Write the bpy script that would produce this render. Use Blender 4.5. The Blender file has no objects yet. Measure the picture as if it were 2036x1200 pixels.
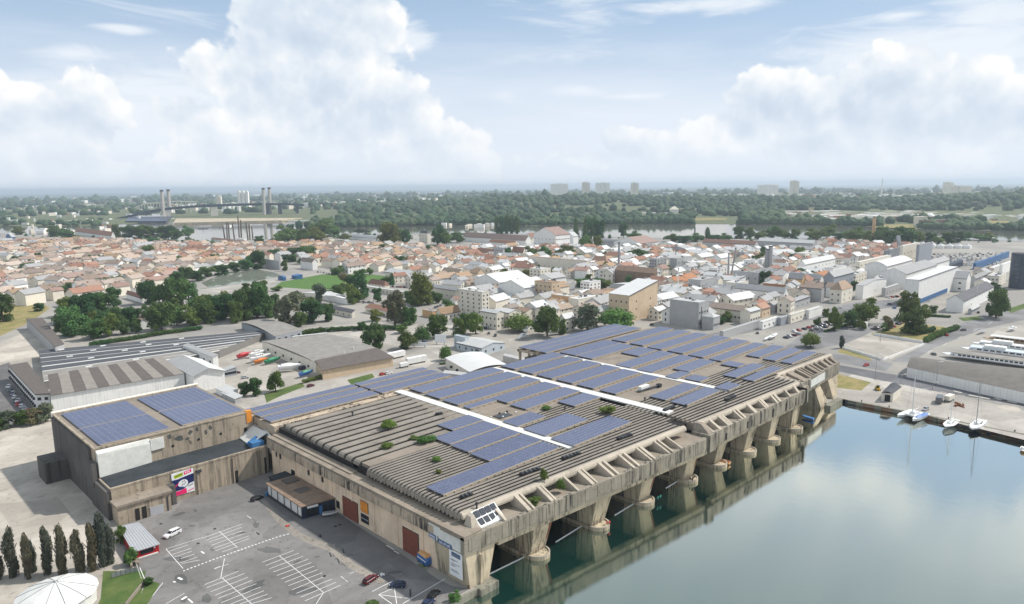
import bpy, bmesh, math, random
import numpy as np
from mathutils import Vector, Matrix
random.seed(7)
rnd = random.Random(11)
S = bpy.context.scene
COL = S.collection
H = 115.0
# ------------------------------------------------------------------ camera
# world axes: X runs along the waterfront of the bunker, Y away from the water
FPX = 1399.0
RC = np.array([[0.70255251, 0.12227019, -0.70104919],
               [-0.71156032, 0.10672517, -0.69447221],
               [-0.01009366, 0.98674198, 0.16198266]])
cam_d = bpy.data.cameras.new('camera')
cam = bpy.data.objects.new('camera', cam_d); COL.objects.link(cam)
cam_d.sensor_width = 36.0
cam_d.lens = 36.0 * FPX / 2036.0
cam_d.clip_start = 1.0; cam_d.clip_end = 90000.0
M4 = Matrix.Identity(4)
for i in range(3):
    for j in range(3): M4[i][j] = RC[i][j]
M4[2][3] = H
cam.matrix_world = M4
S.camera = cam
# survey helpers: where a sight line meets a level plane, and back
def g(u, v, z=0.0):
    d = RC @ np.array([(u-1018)/FPX, -(v-600)/FPX, -1.0])
    t = (z-H)/d[2]
    return Vector((d[0]*t, d[1]*t, z))
def proj(p):
    c = RC.T @ np.array([p[0], p[1], p[2]-H])
    return 1018+FPX*c[0]/-c[2], 600-FPX*c[1]/-c[2], -c[2]
# ------------------------------------------------------------------ exposure
S.view_settings.view_transform = 'Standard'
S.view_settings.look = 'None'
S.view_settings.gamma = 1.0
S.view_settings.exposure = 0.82
S.view_settings.use_curve_mapping = False
S.cycles.max_bounces = 6
S.cycles.diffuse_bounces = 2
S.cycles.glossy_bounces = 3
S.cycles.transparent_max_bounces = 6
S.cycles.volume_bounces = 0
S.cycles.use_denoising = True
# ------------------------------------------------------------------ sun
SUN_TO = Vector((0.60, -0.30, 0.72)).normalized()
sun_d = bpy.data.lights.new('sun', 'SUN')
sun_d.energy = 2.7; sun_d.angle = math.radians(1.5); sun_d.color = (1.0, 0.95, 0.88)
sun = bpy.data.objects.new('sun', sun_d); COL.objects.link(sun)
sun.rotation_euler = SUN_TO.to_track_quat('Z', 'Y').to_euler()
sun.location = (0, 0, 400)
# ------------------------------------------------------------------ node helper
class NT:
    def __init__(s, tree): s.t = tree; s.n = tree.nodes; s.l = tree.links
    def new(s, typ, **kw):
        n = s.n.new(typ)
        for k, v in kw.items(): setattr(n, k, v)
        return n
    def put(s, sock, v):
        if isinstance(v, bpy.types.NodeSocket): s.l.new(v, sock)
        elif v is not None:
            try: sock.default_value = v
            except Exception:
                sock.default_value = (v, v, v)
    def m(s, op, a, b=None, c=None, clamp=False):
        n = s.n.new('ShaderNodeMath'); n.operation = op; n.use_clamp = clamp
        s.put(n.inputs[0], a)
        if b is not None: s.put(n.inputs[1], b)
        if c is not None: s.put(n.inputs[2], c)
        return n.outputs[0]
    def vm(s, op, a, b=None, out=0):
        n = s.n.new('ShaderNodeVectorMath'); n.operation = op
        s.put(n.inputs[0], a)
        if b is not None: s.put(n.inputs[1], b)
        return n.outputs[out]
    def xyz(s, x, y, z):
        n = s.n.new('ShaderNodeCombineXYZ')
        for i, q in enumerate((x, y, z)): s.put(n.inputs[i], q)
        return n.outputs[0]
    def sep(s, v):
        n = s.n.new('ShaderNodeSeparateXYZ'); s.put(n.inputs[0], v); return n.outputs
    def ramp(s, f, stops, interp='LINEAR'):
        n = s.n.new('ShaderNodeValToRGB'); n.color_ramp.interpolation = interp
        e = n.color_ramp.elements
        while len(e) < len(stops): e.new(0.5)
        for q, (p, c) in zip(e, stops):
            q.position = p; q.color = (c, c, c, 1) if isinstance(c, (int, float)) else (*c, 1)
        s.put(n.inputs[0], f); return n.outputs[0]
    def step(s, x, a, b):
        n = s.n.new('ShaderNodeMapRange'); n.interpolation_type = 'SMOOTHSTEP'
        s.put(n.inputs[0], x); s.put(n.inputs[1], a); s.put(n.inputs[2], b)
        return n.outputs[0]
    def mix(s, f, a, b, blend='MIX'):
        n = s.n.new('ShaderNodeMix'); n.data_type = 'RGBA'; n.blend_type = blend
        s.put(n.inputs[0], f)
        for k, q in ((6, a), (7, b)):
            if isinstance(q, tuple): q = (*q[:3], 1)
            s.put(n.inputs[k], q)
        return n.outputs[2]
    def noise(s, vec, scale, detail=3, rough=0.55, dist=0.0, dims='3D', out=0):
        n = s.n.new('ShaderNodeTexNoise'); n.noise_dimensions = dims
        s.put(n.inputs['Vector'], vec); n.inputs['Scale'].default_value = scale
        n.inputs['Detail'].default_value = detail; n.inputs['Roughness'].default_value = rough
        n.inputs['Distortion'].default_value = dist
        return n.outputs[out]
    def voro(s, vec, scale, feature='F1', detail=0, rough=.5, out=0, rand=1.0):
        n = s.n.new('ShaderNodeTexVoronoi'); n.feature = feature
        s.put(n.inputs['Vector'], vec); n.inputs['Scale'].default_value = scale
        if 'Detail' in n.inputs: n.inputs['Detail'].default_value = detail; n.inputs['Roughness'].default_value = rough
        n.inputs['Randomness'].default_value = rand
        return n.outputs[out]
# ------------------------------------------------------------------ sky
W = bpy.data.worlds.new('World'); S.world = W; W.use_nodes = True
def build_sky():
    W.node_tree.nodes.clear()
    t = NT(W.node_tree)
    out = t.new('ShaderNodeOutputWorld'); bg = t.new('ShaderNodeBackground')
    bg.inputs['Strength'].default_value = 0.064
    t.l.new(bg.outputs[0], out.inputs[0])
    sky = t.new('ShaderNodeTexSky'); sky.sky_type = 'NISHITA'; sky.sun_disc = False
    sky.sun_elevation = math.asin(SUN_TO.z)
    sky.sun_rotation = math.atan2(SUN_TO.x, SUN_TO.y)
    sky.air_density = 1.0; sky.dust_density = 1.0; sky.ozone_density = 1.5; sky.altitude = 100
    d = t.new('ShaderNodeTexCoord').outputs['Generated']
    x, y, z = t.sep(d)
    fx, fy = -RC[0][2], -RC[1][2]; L = math.hypot(fx, fy); fx /= L; fy /= L
    r = t.m('ADD', t.m('MULTIPLY', x, fy), t.m('MULTIPLY', y, -fx))
    f = t.m('ADD', t.m('MULTIPLY', x, fx), t.m('MULTIPLY', y, fy))
    az = t.m('ARCTAN2', r, f)
    el = t.m('ARCSINE', z)
    def ae(u, v):
        q = RC @ np.array([(u-1018)/FPX, -(v-600)/FPX, -1.0]); q /= np.linalg.norm(q)
        return math.atan2(q[0]*fy-q[1]*fx, q[0]*fx+q[1]*fy), math.asin(q[2])
    def ell(lst):
        best = None
        for (u, v, ru, rv, wgt) in lst:
            a, e = ae(u, v)
            q = t.m('ADD', t.m('POWER', t.m('DIVIDE', t.m('SUBTRACT', az, a), ru/FPX), 2.0),
                    t.m('POWER', t.m('DIVIDE', t.m('SUBTRACT', el, e), rv/FPX), 2.0))
            q = t.m('MULTIPLY', t.m('SUBTRACT', 1.0, t.m('SQRT', q)), wgt)
            best = q if best is None else t.m('MAXIMUM', best, q)
        return t.m('MAXIMUM', best, -1.0)
    P = t.xyz(az, el, 0.0)
    # clear sky, paled towards the horizon by thin cloud and summer haze
    base = t.mix(0.72, sky.outputs[0], (3.75, 5.25, 7.2))
    hz = t.step(el, 0.30, 0.0)
    base = t.mix(t.m('MULTIPLY', hz, 0.80), base, (6.7, 7.45, 8.5))
    # thin high streaks
    ps = t.xyz(t.m('MULTIPLY', az, 2.2), t.m('MULTIPLY', t.m('ADD', el, t.m('MULTIPLY', az, 0.02)), 15.0), 3.7)
    st = t.noise(ps, 1.9, 6, .6, .6)
    st = t.m('MULTIPLY', t.step(st, 0.53, 0.78), 0.62)
    base = t.mix(st, base, (8.3, 8.7, 9.1))
    streak = ell([(1850, 95, 330, 62, 1.0), (1420, 6, 160, 24, .9), (1790, 30, 90, 16, .9), (1960, 25, 150, 40, .9),
                  (250, 57, 60, 11, .8), (1150, 180, 70, 14, .6), (1270, 190, 70, 8, .6), (320, 178, 190, 30, 1.0),
                  (140, 105, 90, 16, .6), (1880, 150, 300, 30, .8), (800, 75, 70, 45, 1.), (250, 240, 420, 110, .9)])
    ps2 = t.xyz(t.m('MULTIPLY', az, 9.0), t.m('MULTIPLY', el, 34.0), 1.3)
    sn = t.noise(ps2, 1.0, 7, .62, .8)
    sa = t.step(t.m('ADD', streak, t.m('MULTIPLY', t.m('SUBTRACT', sn, 0.5), 1.7)), 0.0, 0.75)
    base = t.mix(t.m('MULTIPLY', sa, 0.72), base, (8.5, 8.8, 9.15))
    # broad pale veil low over the land
    veil = t.step(t.m('ADD', t.m('MULTIPLY', el, -8.0), t.m('MULTIPLY', t.noise(t.xyz(t.m('MULTIPLY', az, 2.0), t.m('MULTIPLY', el, 11.0), 9.0), 1.6, 6, .55), 1.6)), -0.95, 0.4)
    base = t.mix(t.m('MULTIPLY', veil, 0.74), base, (7.7, 8.2, 8.95))
    # heaped clouds
    BIG = [(640, 60, 215, 160, 1.25), (520, 150, 175, 85, 1.1), (700, 40, 170, 120, 1.2), (640, 215, 240, 120, 1.1),
           (775, 215, 120, 95, 1.15), (365, 240, 95, 70, .95), (560, 290, 430, 66, .7), (80, 260, 230, 110, .7),
           (930, 275, 150, 50, .65), (1640, 220, 270, 95, 1.2), (1800, 185, 170, 100, 1.2), (1480, 265, 120, 85, 1.15),
           (1880, 260, 280, 100, .95), (1260, 290, 100, 44, .75), (1050, 315, 420, 50, .62), (250, 330, 330, 40, .6), (800, 335, 300, 34, .55), (1700, 305, 420, 60, .7), (1560, 290, 200, 66, 1.0)]
    E = ell(BIG)
    # cloud heaps in the rest of the sky, unseen, added for more fill light and paler reflections
    rest = t.noise(t.xyz(t.m('MULTIPLY', x, 1.0), t.m('MULTIPLY', y, 1.0), t.m('MULTIPLY', z, 1.8)), 2.3, 2, .5)
    infr = t.step(f, 0.55, 0.80)
    rest = t.m('SUBTRACT', t.m('MULTIPLY', t.m('SUBTRACT', rest, 0.24), 3.6), t.m('MULTIPLY', infr, t.m('MULTIPLY', t.step(el, 0.40, 0.30), 1.6)))
    E = t.m('MAXIMUM', E, rest)
    def dens(daz, dl):
        p = t.vm('ADD', P, (daz, dl, 0.0))
        warp = t.noise(p, 7.0, 4, .6, out=1)
        pw = t.vm('ADD', p, t.vm('MULTIPLY', t.vm('SUBTRACT', warp, (.5, .5, .5)), (.03, .03, .0)))
        n1 = t.noise(pw, 7.0, 8, .54)
        v1 = t.voro(pw, 14.0, 'F1', 3, .45)
        v2 = t.voro(pw, 44.0, 'F1', 2, .5)
        return t.m('ADD', t.m('MULTIPLY', t.m('SUBTRACT', n1, .5), 2.3),
                   t.m('ADD', t.m('MULTIPLY', t.m('SUBTRACT', .46, v1), 1.25), t.m('MULTIPLY', t.m('SUBTRACT', .46, v2), .34)))
    d0 = dens(0, 0); d1 = dens(0.010, 0.022)
    D = t.m('ADD', t.m('ADD', E, .20), t.m('MULTIPLY', d0, .52))
    soft = t.step(el, 0.02, 0.12)
    high = t.step(el, .36, .50)
    base = t.mix(t.m('MULTIPLY', high, .78), base, (5.0, 5.65, 6.2))  # unseen pale veil overhead, added to even out the basin's reflections
    alpha = t.m('MULTIPLY', t.m('MULTIPLY', t.step(D, .02, 0.17), t.m('SUBTRACT', 1.0, t.m('MULTIPLY', high, .62))), t.m('ADD', 0.46, t.m('MULTIPLY', soft, 0.48)))
    lit = t.m('ADD', 0.66, t.m('MULTIPLY', t.m('SUBTRACT', d0, d1), 0.62))
    core = t.step(D, 0.15, 1.0)
    lit = t.m('SUBTRACT', lit, t.m('MULTIPLY', core, 0.42), None, True)
    cc = t.ramp(lit, [(0.0, (.58, .67, .79)), (0.32, (.68, .76, .86)), (0.64, (.83, .875, .925)), (0.9, (1., 1., .99))])
    cc = t.vm('MULTIPLY', cc, (9.3, 9.3, 9.3))
    colr = t.mix(alpha, base, cc)
    # the last degree above the land sits in bright haze
    colr = t.mix(t.m('MULTIPLY', t.step(el, 0.055, -0.01), 0.75), colr, (7.2, 7.9, 8.75))
    t.l.new(colr, bg.inputs['Color'])
build_sky()
W.cycles.sampling_method = 'MANUAL'; W.cycles.sample_map_resolution = 512
# ------------------------------------------------------------------ materials
MATS = {}
def newmat(name):
    m = bpy.data.materials.new(name); m.use_nodes = True
    m.node_tree.nodes.clear(); t = NT(m.node_tree)
    out = t.new('ShaderNodeOutputMaterial'); b = t.new('ShaderNodeBsdfPrincipled')
    t.l.new(b.outputs[0], out.inputs[0]); MATS[name] = m
    return m, t, b
def setb(t, b, col=None, rough=None, metal=None, spec=None, normal=None):
    for k, v in (('Base Color', col), ('Roughness', rough), ('Metallic', metal), ('Specular IOR Level', spec), ('Normal', normal)):
        if v is None: continue
        if isinstance(v, tuple) and k == 'Base Color': v = (*v[:3], 1)
        t.put(b.inputs[k], v)
def pos(t): return t.new('ShaderNodeNewGeometry').outputs['Position']
def plain(name, c, rough=.8, spec=.3, metal=0, var=.12, scale=.6, rv=0.0):
    """weathered paint / masonry: fine grain and broad patches, slight change from one copy to the next"""
    m, t, b = newmat(name)
    p = pos(t)
    n = t.noise(p, scale, 5, .62); n2 = t.noise(p, scale*9, 3, .6)
    k = t.m('ADD', t.m('MULTIPLY', t.m('SUBTRACT', n, .5), var*2.2), t.m('MULTIPLY', t.m('SUBTRACT', n2, .5), var*1.2))
    if rv:
        oi = t.new('ShaderNodeObjectInfo')
        k = t.m('ADD', k, t.m('MULTIPLY', t.m('SUBTRACT', oi.outputs['Random'], .5), rv))
    if name.startswith('wall_'):
        x, y, z = t.sep(p); s_ = t.noise(t.xyz(t.m('MULTIPLY', x, .9), t.m('MULTIPLY', y, .9), t.m('MULTIPLY', z, .06)), 1.0, 5, .7)
        k = t.m('SUBTRACT', k, t.m('MULTIPLY', t.step(s_, .52, .72), .22))
    if name in ('wall_white', 'roof_grey', 'roof_pale', 'roof_white', 'wall_grey', 'roof_dark'):
        q = t.sep(p); k = t.m('SUBTRACT', k, t.m('MULTIPLY', t.m('LESS_THAN', t.m('FRACT', t.m('DIVIDE', t.m('ADD', q[0], q[1]), 2.6)), .07), .16))
    k = t.m('ADD', 1.0, k)
    col = t.vm('MULTIPLY', tuple(c), t.xyz(k, k, k))
    setb(t, b, col, rough, metal, spec)
    return m
def concrete(name, c, stain=.5, streak=.6, moss=0.0, seam=0.0):
    """weathered cast concrete with run-off streaks, patches and optional cast seams"""
    m, t, b = newmat(name)
    p = pos(t); x, y, z = t.sep(p)
    n = t.noise(p, .09, 6, .65, .4); n2 = t.noise(p, 1.3, 5, .65)
    col = t.mix(t.step(n, .35, .7), tuple(c), tuple(q*.74 for q in c))
    col = t.mix(t.m('MULTIPLY', t.step(n2, .45, .75), .35), col, tuple(q*1.12 for q in c))
    ps = t.xyz(t.m('MULTIPLY', x, .75), t.m('MULTIPLY', y, .75), t.m('MULTIPLY', z, .035))
    s = t.noise(ps, 1.0, 6, .72, .2)
    big = t.noise(t.xyz(t.m('MULTIPLY', x, .06), t.m('MULTIPLY', y, .06), t.m('MULTIPLY', z, .05)), 1.0, 3, .5)
    sm = t.m('MULTIPLY', t.step(s, .47, .60), t.m('MULTIPLY', t.step(big, .38, .55), streak))
    col = t.mix(sm, col, (.045, .042, .038))
    s2 = t.noise(t.vm('ADD', ps, (31., 7., 3.)), 1.7, 5, .7)
    col = t.mix(t.m('MULTIPLY', t.step(s2, .58, .72), streak*.55), col, (.33, .20, .11))
    if stain:
        b1 = t.noise(p, .30, 8, .72, .8)
        col = t.mix(t.m('MULTIPLY', t.step(b1, .56, .70), stain), col, (.085, .078, .07))
    if moss:
        b2 = t.noise(t.vm('ADD', p, (13., 5., 9.)), .22, 6, .7)
        col = t.mix(t.m('MULTIPLY', t.step(b2, .60, .72), moss), col, (.06, .075, .03))
    if seam:
        fr = t.m('FRACT', t.m('DIVIDE', t.m('ADD', x, y), seam))
        ln = t.m('LESS_THAN', fr, .025)
        col = t.mix(t.m('MULTIPLY', ln, .6), col, (.07, .065, .06))
    bp = t.new('ShaderNodeBump'); bp.inputs['Strength'].default_value = .5; bp.inputs['Distance'].default_value = .15
    t.l.new(n2, bp.inputs['Height'])
    setb(t, b, col, .9, 0, .2, bp.outputs[0])
    return m
def asphalt(name, c, wear=.5):
    m, t, b = newmat(name)
    p = pos(t)
    n = t.noise(p, .035, 6, .62, .6); n2 = t.noise(p, .35, 6, .7); n3 = t.noise(p, 6., 3, .7)
    col = t.mix(t.step(n, .38, .66), tuple(c), tuple(min(1, q*1.32+.01) for q in c))
    col = t.mix(t.m('MULTIPLY', t.step(n2, .52, .70), wear), col, tuple(q*.62 for q in c))
    pt = t.voro(p, .045, 'F1', 0, .5, out=1)
    k = t.m('ADD', .86, t.m('MULTIPLY', t.sep(pt)[0], .26))
    k = t.m('MULTIPLY', k, t.m('ADD', .86, t.m('MULTIPLY', n3, .28)))
    col = t.vm('MULTIPLY', col, t.xyz(k, k, k))
    cr = t.voro(t.vm('ADD', p, t.vm('MULTIPLY', t.noise(p, .4, 4, .6, out=1), (3., 3., 0.))), .10, 'DISTANCE_TO_EDGE')
    col = t.mix(t.m('MULTIPLY', t.step(cr, .008, .0), .16), col, (.03, .03, .03))
    setb(t, b, col, .88, 0, .25)
    return m
def leafmat(name, c1, c2, rv=.55):
    m, t, b = newmat(name)
    p = pos(t)
    oi = t.new('ShaderNodeObjectInfo'); r = oi.outputs['Random']; r2 = t.m('FRACT', t.m('MULTIPLY', r, 5.31))
    n = t.noise(p, .55, 4, .65); n2 = t.noise(p, 3.1, 3, .7)
    col = t.mix(t.step(t.m('ADD', t.m('MULTIPLY', n, .6), t.m('MULTIPLY', n2, .4)), .33, .67), tuple(c1), tuple(c2))
    k = t.m('ADD', 1-rv*.4, t.m('MULTIPLY', r, rv))
    col = t.vm('MULTIPLY', col, t.xyz(t.m('MULTIPLY', k, t.m('ADD', .8, t.m('MULTIPLY', r2, .5))), k, t.m('MULTIPLY', k, t.m('ADD', 1.1, t.m('MULTIPLY', r2, -.3)))))
    setb(t, b, col, .75, 0, .15)
    tr = t.new('ShaderNodeBsdfTranslucent'); t.l.new(col, tr.inputs[0])
    mx = t.new('ShaderNodeMixShader'); mx.inputs[0].default_value = .25
    t.l.new(b.outputs[0], mx.inputs[1]); t.l.new(tr.outputs[0], mx.inputs[2])
    t.l.new(mx.outputs[0], t.n['Material Output'].inputs[0])
    return m
# ------------------------------------------------------------------ mesh builder
class MB:
    """collects polygons (world coordinates); build() links them as ONE mesh object"""
    def __init__(s): s.v = []; s.f = []; s.mi = []
    def face(s, pts, mi=0):
        k = len(s.v); s.v += [tuple(p) for p in pts]; s.f.append(list(range(k, k+len(pts)))); s.mi.append(mi)
    def prism(s, poly, z0, z1, mi=0, top=None, bottom=True):
        """vertical prism over a footprint (list of xy); z0/z1 numbers or per-corner lists"""
        n = len(poly)
        a = sum(poly[i][0]*poly[(i+1) % n][1]-poly[(i+1) % n][0]*poly[i][1] for i in range(n))
        if a < 0: poly = poly[::-1]; z0 = z0[::-1] if isinstance(z0, (list, tuple)) else z0; z1 = z1[::-1] if isinstance(z1, (list, tuple)) else z1
        zz0 = z0 if isinstance(z0, (list, tuple)) else [z0]*n
        zz1 = z1 if isinstance(z1, (list, tuple)) else [z1]*n
        k = len(s.v)
        for i in range(n): s.v.append((poly[i][0], poly[i][1], zz0[i]))
        for i in range(n): s.v.append((poly[i][0], poly[i][1], zz1[i]))
        for i in range(n):
            j = (i+1) % n; s.f.append([k+i, k+j, k+n+j, k+n+i]); s.mi.append(mi)
        s.f.append([k+n+i for i in range(n)]); s.mi.append(mi if top is None else top)
        if bottom: s.f.append([k+i for i in reversed(range(n))]); s.mi.append(mi)
    def box(s, x0, y0, z0, x1, y1, z1, mi=0):
        x0, x1 = min(x0, x1), max(x0, x1); y0, y1 = min(y0, y1), max(y0, y1)
        s.prism([(x0, y0), (x1, y0), (x1, y1), (x0, y1)], z0, z1, mi)
    def obox(s, c, ex, l, w, z0, z1, mi=0):
        """box with centre c, long axis ex (2D), length l, width w"""
        ex = Vector((ex[0], ex[1])).normalized(); ey = Vector((-ex.y, ex.x)); c = Vector((c[0], c[1]))
        s.prism([c-ex*l/2-ey*w/2, c+ex*l/2-ey*w/2, c+ex*l/2+ey*w/2, c-ex*l/2+ey*w/2], z0, z1, mi)
    def tube(s, a, b, r0, r1=None, n=8, mi=0, cap=True):
        a = Vector(a); b = Vector(b); r1 = r0 if r1 is None else r1
        d = (b-a).normalized(); q = d.to_track_quat('Z', 'Y')
        k = len(s.v)
        for (c, r) in ((a, r0), (b, r1)):
            for i in range(n):
                w = q @ Vector((math.cos(2*math.pi*i/n)*r, math.sin(2*math.pi*i/n)*r, 0)); s.v.append(tuple(c+w))
        for i in range(n):
            j = (i+1) % n; s.f.append([k+i, k+j, k+n+j, k+n+i]); s.mi.append(mi)
        if cap:
            s.f.append([k+i for i in reversed(range(n))]); s.mi.append(mi)
            s.f.append([k+n+i for i in range(n)]); s.mi.append(mi)
    def loft(s, rings, mi=0, cap=True, closed=True):
        k = len(s.v); n = len(rings[0])
        for r in rings: s.v += [tuple(p) for p in r]
        for a in range(len(rings)-1):
            for i in range(n if closed else n-1):
                j = (i+1) % n; s.f.append([k+a*n+i, k+a*n+j, k+(a+1)*n+j, k+(a+1)*n+i]); s.mi.append(mi)
        if cap and closed:
            s.f.append([k+i for i in reversed(range(n))]); s.mi.append(mi)
            s.f.append([k+(len(rings)-1)*n+i for i in range(n)]); s.mi.append(mi)
    def profile_x(s, prof, y0, y1, mi=0):
        """(x,z) profile swept along Y"""
        s.loft([[(x, y0, z) for x, z in prof], [(x, y1, z) for x, z in prof]], mi)
    def mesh(s, name, mats, off=(0, 0, 0), smooth=False):
        me = bpy.data.meshes.new(name)
        v = np.array(s.v, dtype=float)-np.array(off, dtype=float) if s.v else []
        me.from_pydata([tuple(q) for q in v], [], s.f)
        for q in (mats if isinstance(mats, (list, tuple)) else [mats]):
            me.materials.append(MATS[q] if isinstance(q, str) else q)
        me.polygons.foreach_set('material_index', s.mi)
        if smooth: me.polygons.foreach_set('use_smooth', [True]*len(s.f))
        me.update()
        return me
    def build(s, name, mats, parent=None, smooth=False, origin=None):
        off = Vector(origin) if origin is not None else (Vector(parent['org']) if parent is not None and 'org' in parent else Vector((0, 0, 0)))
        o = bpy.data.objects.new(name, s.mesh(name, mats, off, smooth)); COL.objects.link(o)
        if parent is not None:
            o.parent = parent
            o['org'] = list(off)
        else:
            o.location = off; o['org'] = list(off)
        return o
def tag(o, label=None, cat=None, group=None, kind=None):
    if label: o['label'] = label
    if cat: o['category'] = cat
    if group: o['group'] = group
    if kind: o['kind'] = kind
    return o
def thing(name, loc, label, cat, group=None, rz=0.0):
    o = bpy.data.objects.new(name, None); COL.objects.link(o)
    o.empty_display_size = 1.0
    o.location = loc; o.rotation_euler = (0, 0, rz); o['org'] = [float(q) for q in loc]
    return tag(o, label, cat, group)
def inst(name, me, parent=None, loc=(0, 0, 0), rz=0.0, sc=None):
    o = bpy.data.objects.new(name, me); COL.objects.link(o)
    o.location = loc; o.rotation_euler = (0, 0, rz)
    if sc is not None: o.scale = sc if isinstance(sc, (tuple, list)) else (sc, sc, sc)
    if parent is not None: o.parent = parent
    return o
def copy_tree(o, parent=None):
    c = o.copy(); COL.objects.link(c)
    if parent is not None: c.parent = parent
    for ch in list(o.children): copy_tree(ch, c)
    return c
# ------------------------------------------------------------------ base materials
asphalt('lot_asphalt', (.165, .158, .152), .75)
asphalt('lane_edge', (.225, .205, .18), .9)
asphalt('drive_asphalt', (.135, .13, .128), .4)
asphalt('road_asphalt', (.17, .168, .17), .3)
asphalt('dark_road', (.105, .105, .112), .3)
asphalt('pale_ground', (.32, .298, .268), .45)
asphalt('sand_ground', (.37, .335, .29), .7)
asphalt('yard_concrete', (.32, .295, .26), .4)
plain('white_line', (.78, .78, .77), .7, .2, 0, .25, 1.4)
plain('kerb_stone', (.42, .40, .36), .85, .2, 0, .2)
def grass_mat(name, c1, c2):
    m, t, b = newmat(name); p = pos(t)
    n = t.noise(p, .11, 6, .65); n2 = t.noise(p, 2.2, 4, .7)
    col = t.mix(t.step(t.m('ADD', t.m('MULTIPLY', n, .7), t.m('MULTIPLY', n2, .3)), .36, .64), c1, c2)
    setb(t, b, col, .9, 0, .1)
grass_mat('lawn', (.058, .105, .030), (.125, .155, .052))
grass_mat('dry_lawn', (.17, .18, .06), (.34, .26, .13))
grass_mat('pitch_grass', (.075, .145, .040), (.105, .185, .052))
grass_mat('field_green', (.075, .105, .05), (.17, .17, .10))
m, t, b = newmat('town_ground'); p = pos(t)
n = t.noise(p, .012, 5, .6); n2 = t.noise(p, .06, 6, .7)
c = t.mix(t.step(n, .42, .6), (.33, .31, .28), (.26, .247, .23))
c = t.mix(t.m('MULTIPLY', t.step(n2, .60, .68), .8), c, (.09, .13, .045))
c = t.mix(t.m('MULTIPLY', t.step(n2, .36, .30), .6), c, (.19, .188, .19))
setb(t, b, c, .9, 0, .2)
# far country: woods, fields and pale specks of villages
m, t, b = newmat('far_country'); p = pos(t)
q = t.vm('MULTIPLY', p, (.001, .001, 0.0))
n = t.noise(q, .9, 8, .68); n2 = t.noise(q, 5.5, 6, .7); n3 = t.noise(t.vm('ADD', q, (5., 3., 0.)), 2.2, 7, .7)
c = t.mix(t.step(n2, .40, .62), (.028, .055, .028), (.055, .085, .040))
c = t.mix(t.m('MULTIPLY', t.step(n3, .57, .66), .75), c, (.20, .20, .12))
v = t.voro(q, 46.0, 'F1', 0)
spk = t.m('MULTIPLY', t.m('LESS_THAN', v, .20), t.step(n, .50, .60))
c = t.mix(t.m('MULTIPLY', spk, .75), c, (.62, .58, .54))
setb(t, b, c, .95, 0, .05)
# water: green, still, mirrors the sky more the flatter one looks across it
def water(name, body, f0, f1, ripple, rs, tint=(.90, .97, .95)):
    m = bpy.data.materials.new(name); m.use_nodes = True; m.node_tree.nodes.clear(); t = NT(m.node_tree); MATS[name] = m
    out = t.new('ShaderNodeOutputMaterial'); p = pos(t)
    df = t.new('ShaderNodeBsdfDiffuse'); gl = t.new('ShaderNodeBsdfGlossy'); mx = t.new('ShaderNodeMixShader')
    n = t.noise(p, .02, 4, .6)
    t.put(df.inputs[0], t.mix(n, tuple(q*.85 for q in body), tuple(q*1.15 for q in body)))
    gl.inputs['Roughness'].default_value = .045; gl.inputs['Color'].default_value = (*tint, 1)
    bp = t.new('ShaderNodeBump'); bp.inputs['Strength'].default_value = ripple; bp.inputs['Distance'].default_value = .3
    w = t.m('ADD', t.noise(p, rs, 4, .6, .6), t.m('MULTIPLY', t.noise(p, rs*.16, 3, .5), 2.0))
    t.l.new(w, bp.inputs['Height']); t.l.new(bp.outputs[0], gl.inputs['Normal'])
    lw = t.new('ShaderNodeLayerWeight'); lw.inputs[0].default_value = .5
    t.put(mx.inputs[0], t.m('MULTIPLY', t.m('SUBTRACT', lw.outputs['Facing'], f0), f1, None, True))
    t.l.new(df.outputs[0], mx.inputs[1]); t.l.new(gl.outputs[0], mx.inputs[2]); t.l.new(mx.outputs[0], out.inputs[0])
water('basin_water', (.007, .042, .034), .25, 2.15, .03, 1.6, (.90, .905, .82))
water('river_water', (.16, .155, .13), .30, 1.2, .05, .3, (.90, .85, .80))
water('inner_water', (.17, .185, .15), .45, .85, .03, .3)
# ------------------------------------------------------------------ ground sheets
QY = 140.6                    # quay line in front of the bunker
QX = 385.5                    # east quay of the basin
PEN_X0, PEN_X1, PEN_Y1 = 129.0, 372.0, 236.0
def sheet(name, quads, m, kind='structure'):
    b = MB()
    for q in quads: b.face(q)
    return tag(b.build(name, m), kind=kind)
sheet('ground', [
    [(-1500, QY, 0), (PEN_X0, QY, 0), (PEN_X0, 4200, 0), (-1500, 4200, 0)],
    [(PEN_X0, PEN_Y1, 0), (PEN_X1, PEN_Y1, 0), (PEN_X1, 4200, 0), (PEN_X0, 4200, 0)],
    [(PEN_X1, 134.0, 0), (QX, 134.0, 0), (QX, 4200, 0), (PEN_X1, 4200, 0)],
    [(QX, -1500, 0), (4200, -1500, 0), (4200, 4200, 0), (QX, 4200, 0)]], 'town_ground')
b = MB(); b.face([(-45000, -45000, -6), (60000, -45000, -6), (60000, 60000, -6), (-45000, 60000, -6)])
tag(b.build('far_plain', 'far_country'), kind='structure')
sheet('basin_water', [[(-420, -700, -2.0), (QX+1, -700, -2.0), (QX+1, 262, -2.0), (-420, 262, -2.0)]], 'basin_water')
def ppoly(name, pts, m, z, kind='structure'):
    """ground patch surveyed from its corners"""
    b = MB(); P = [g(u, v, 0) for u, v in pts]
    a = sum(P[i].x*P[(i+1) % len(P)].y-P[(i+1) % len(P)].x*P[i].y for i in range(len(P)))
    if a < 0: P = P[::-1]
    b.face([(q.x, q.y, z) for q in P])
    return tag(b.build(name, m), kind=kind)
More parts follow.
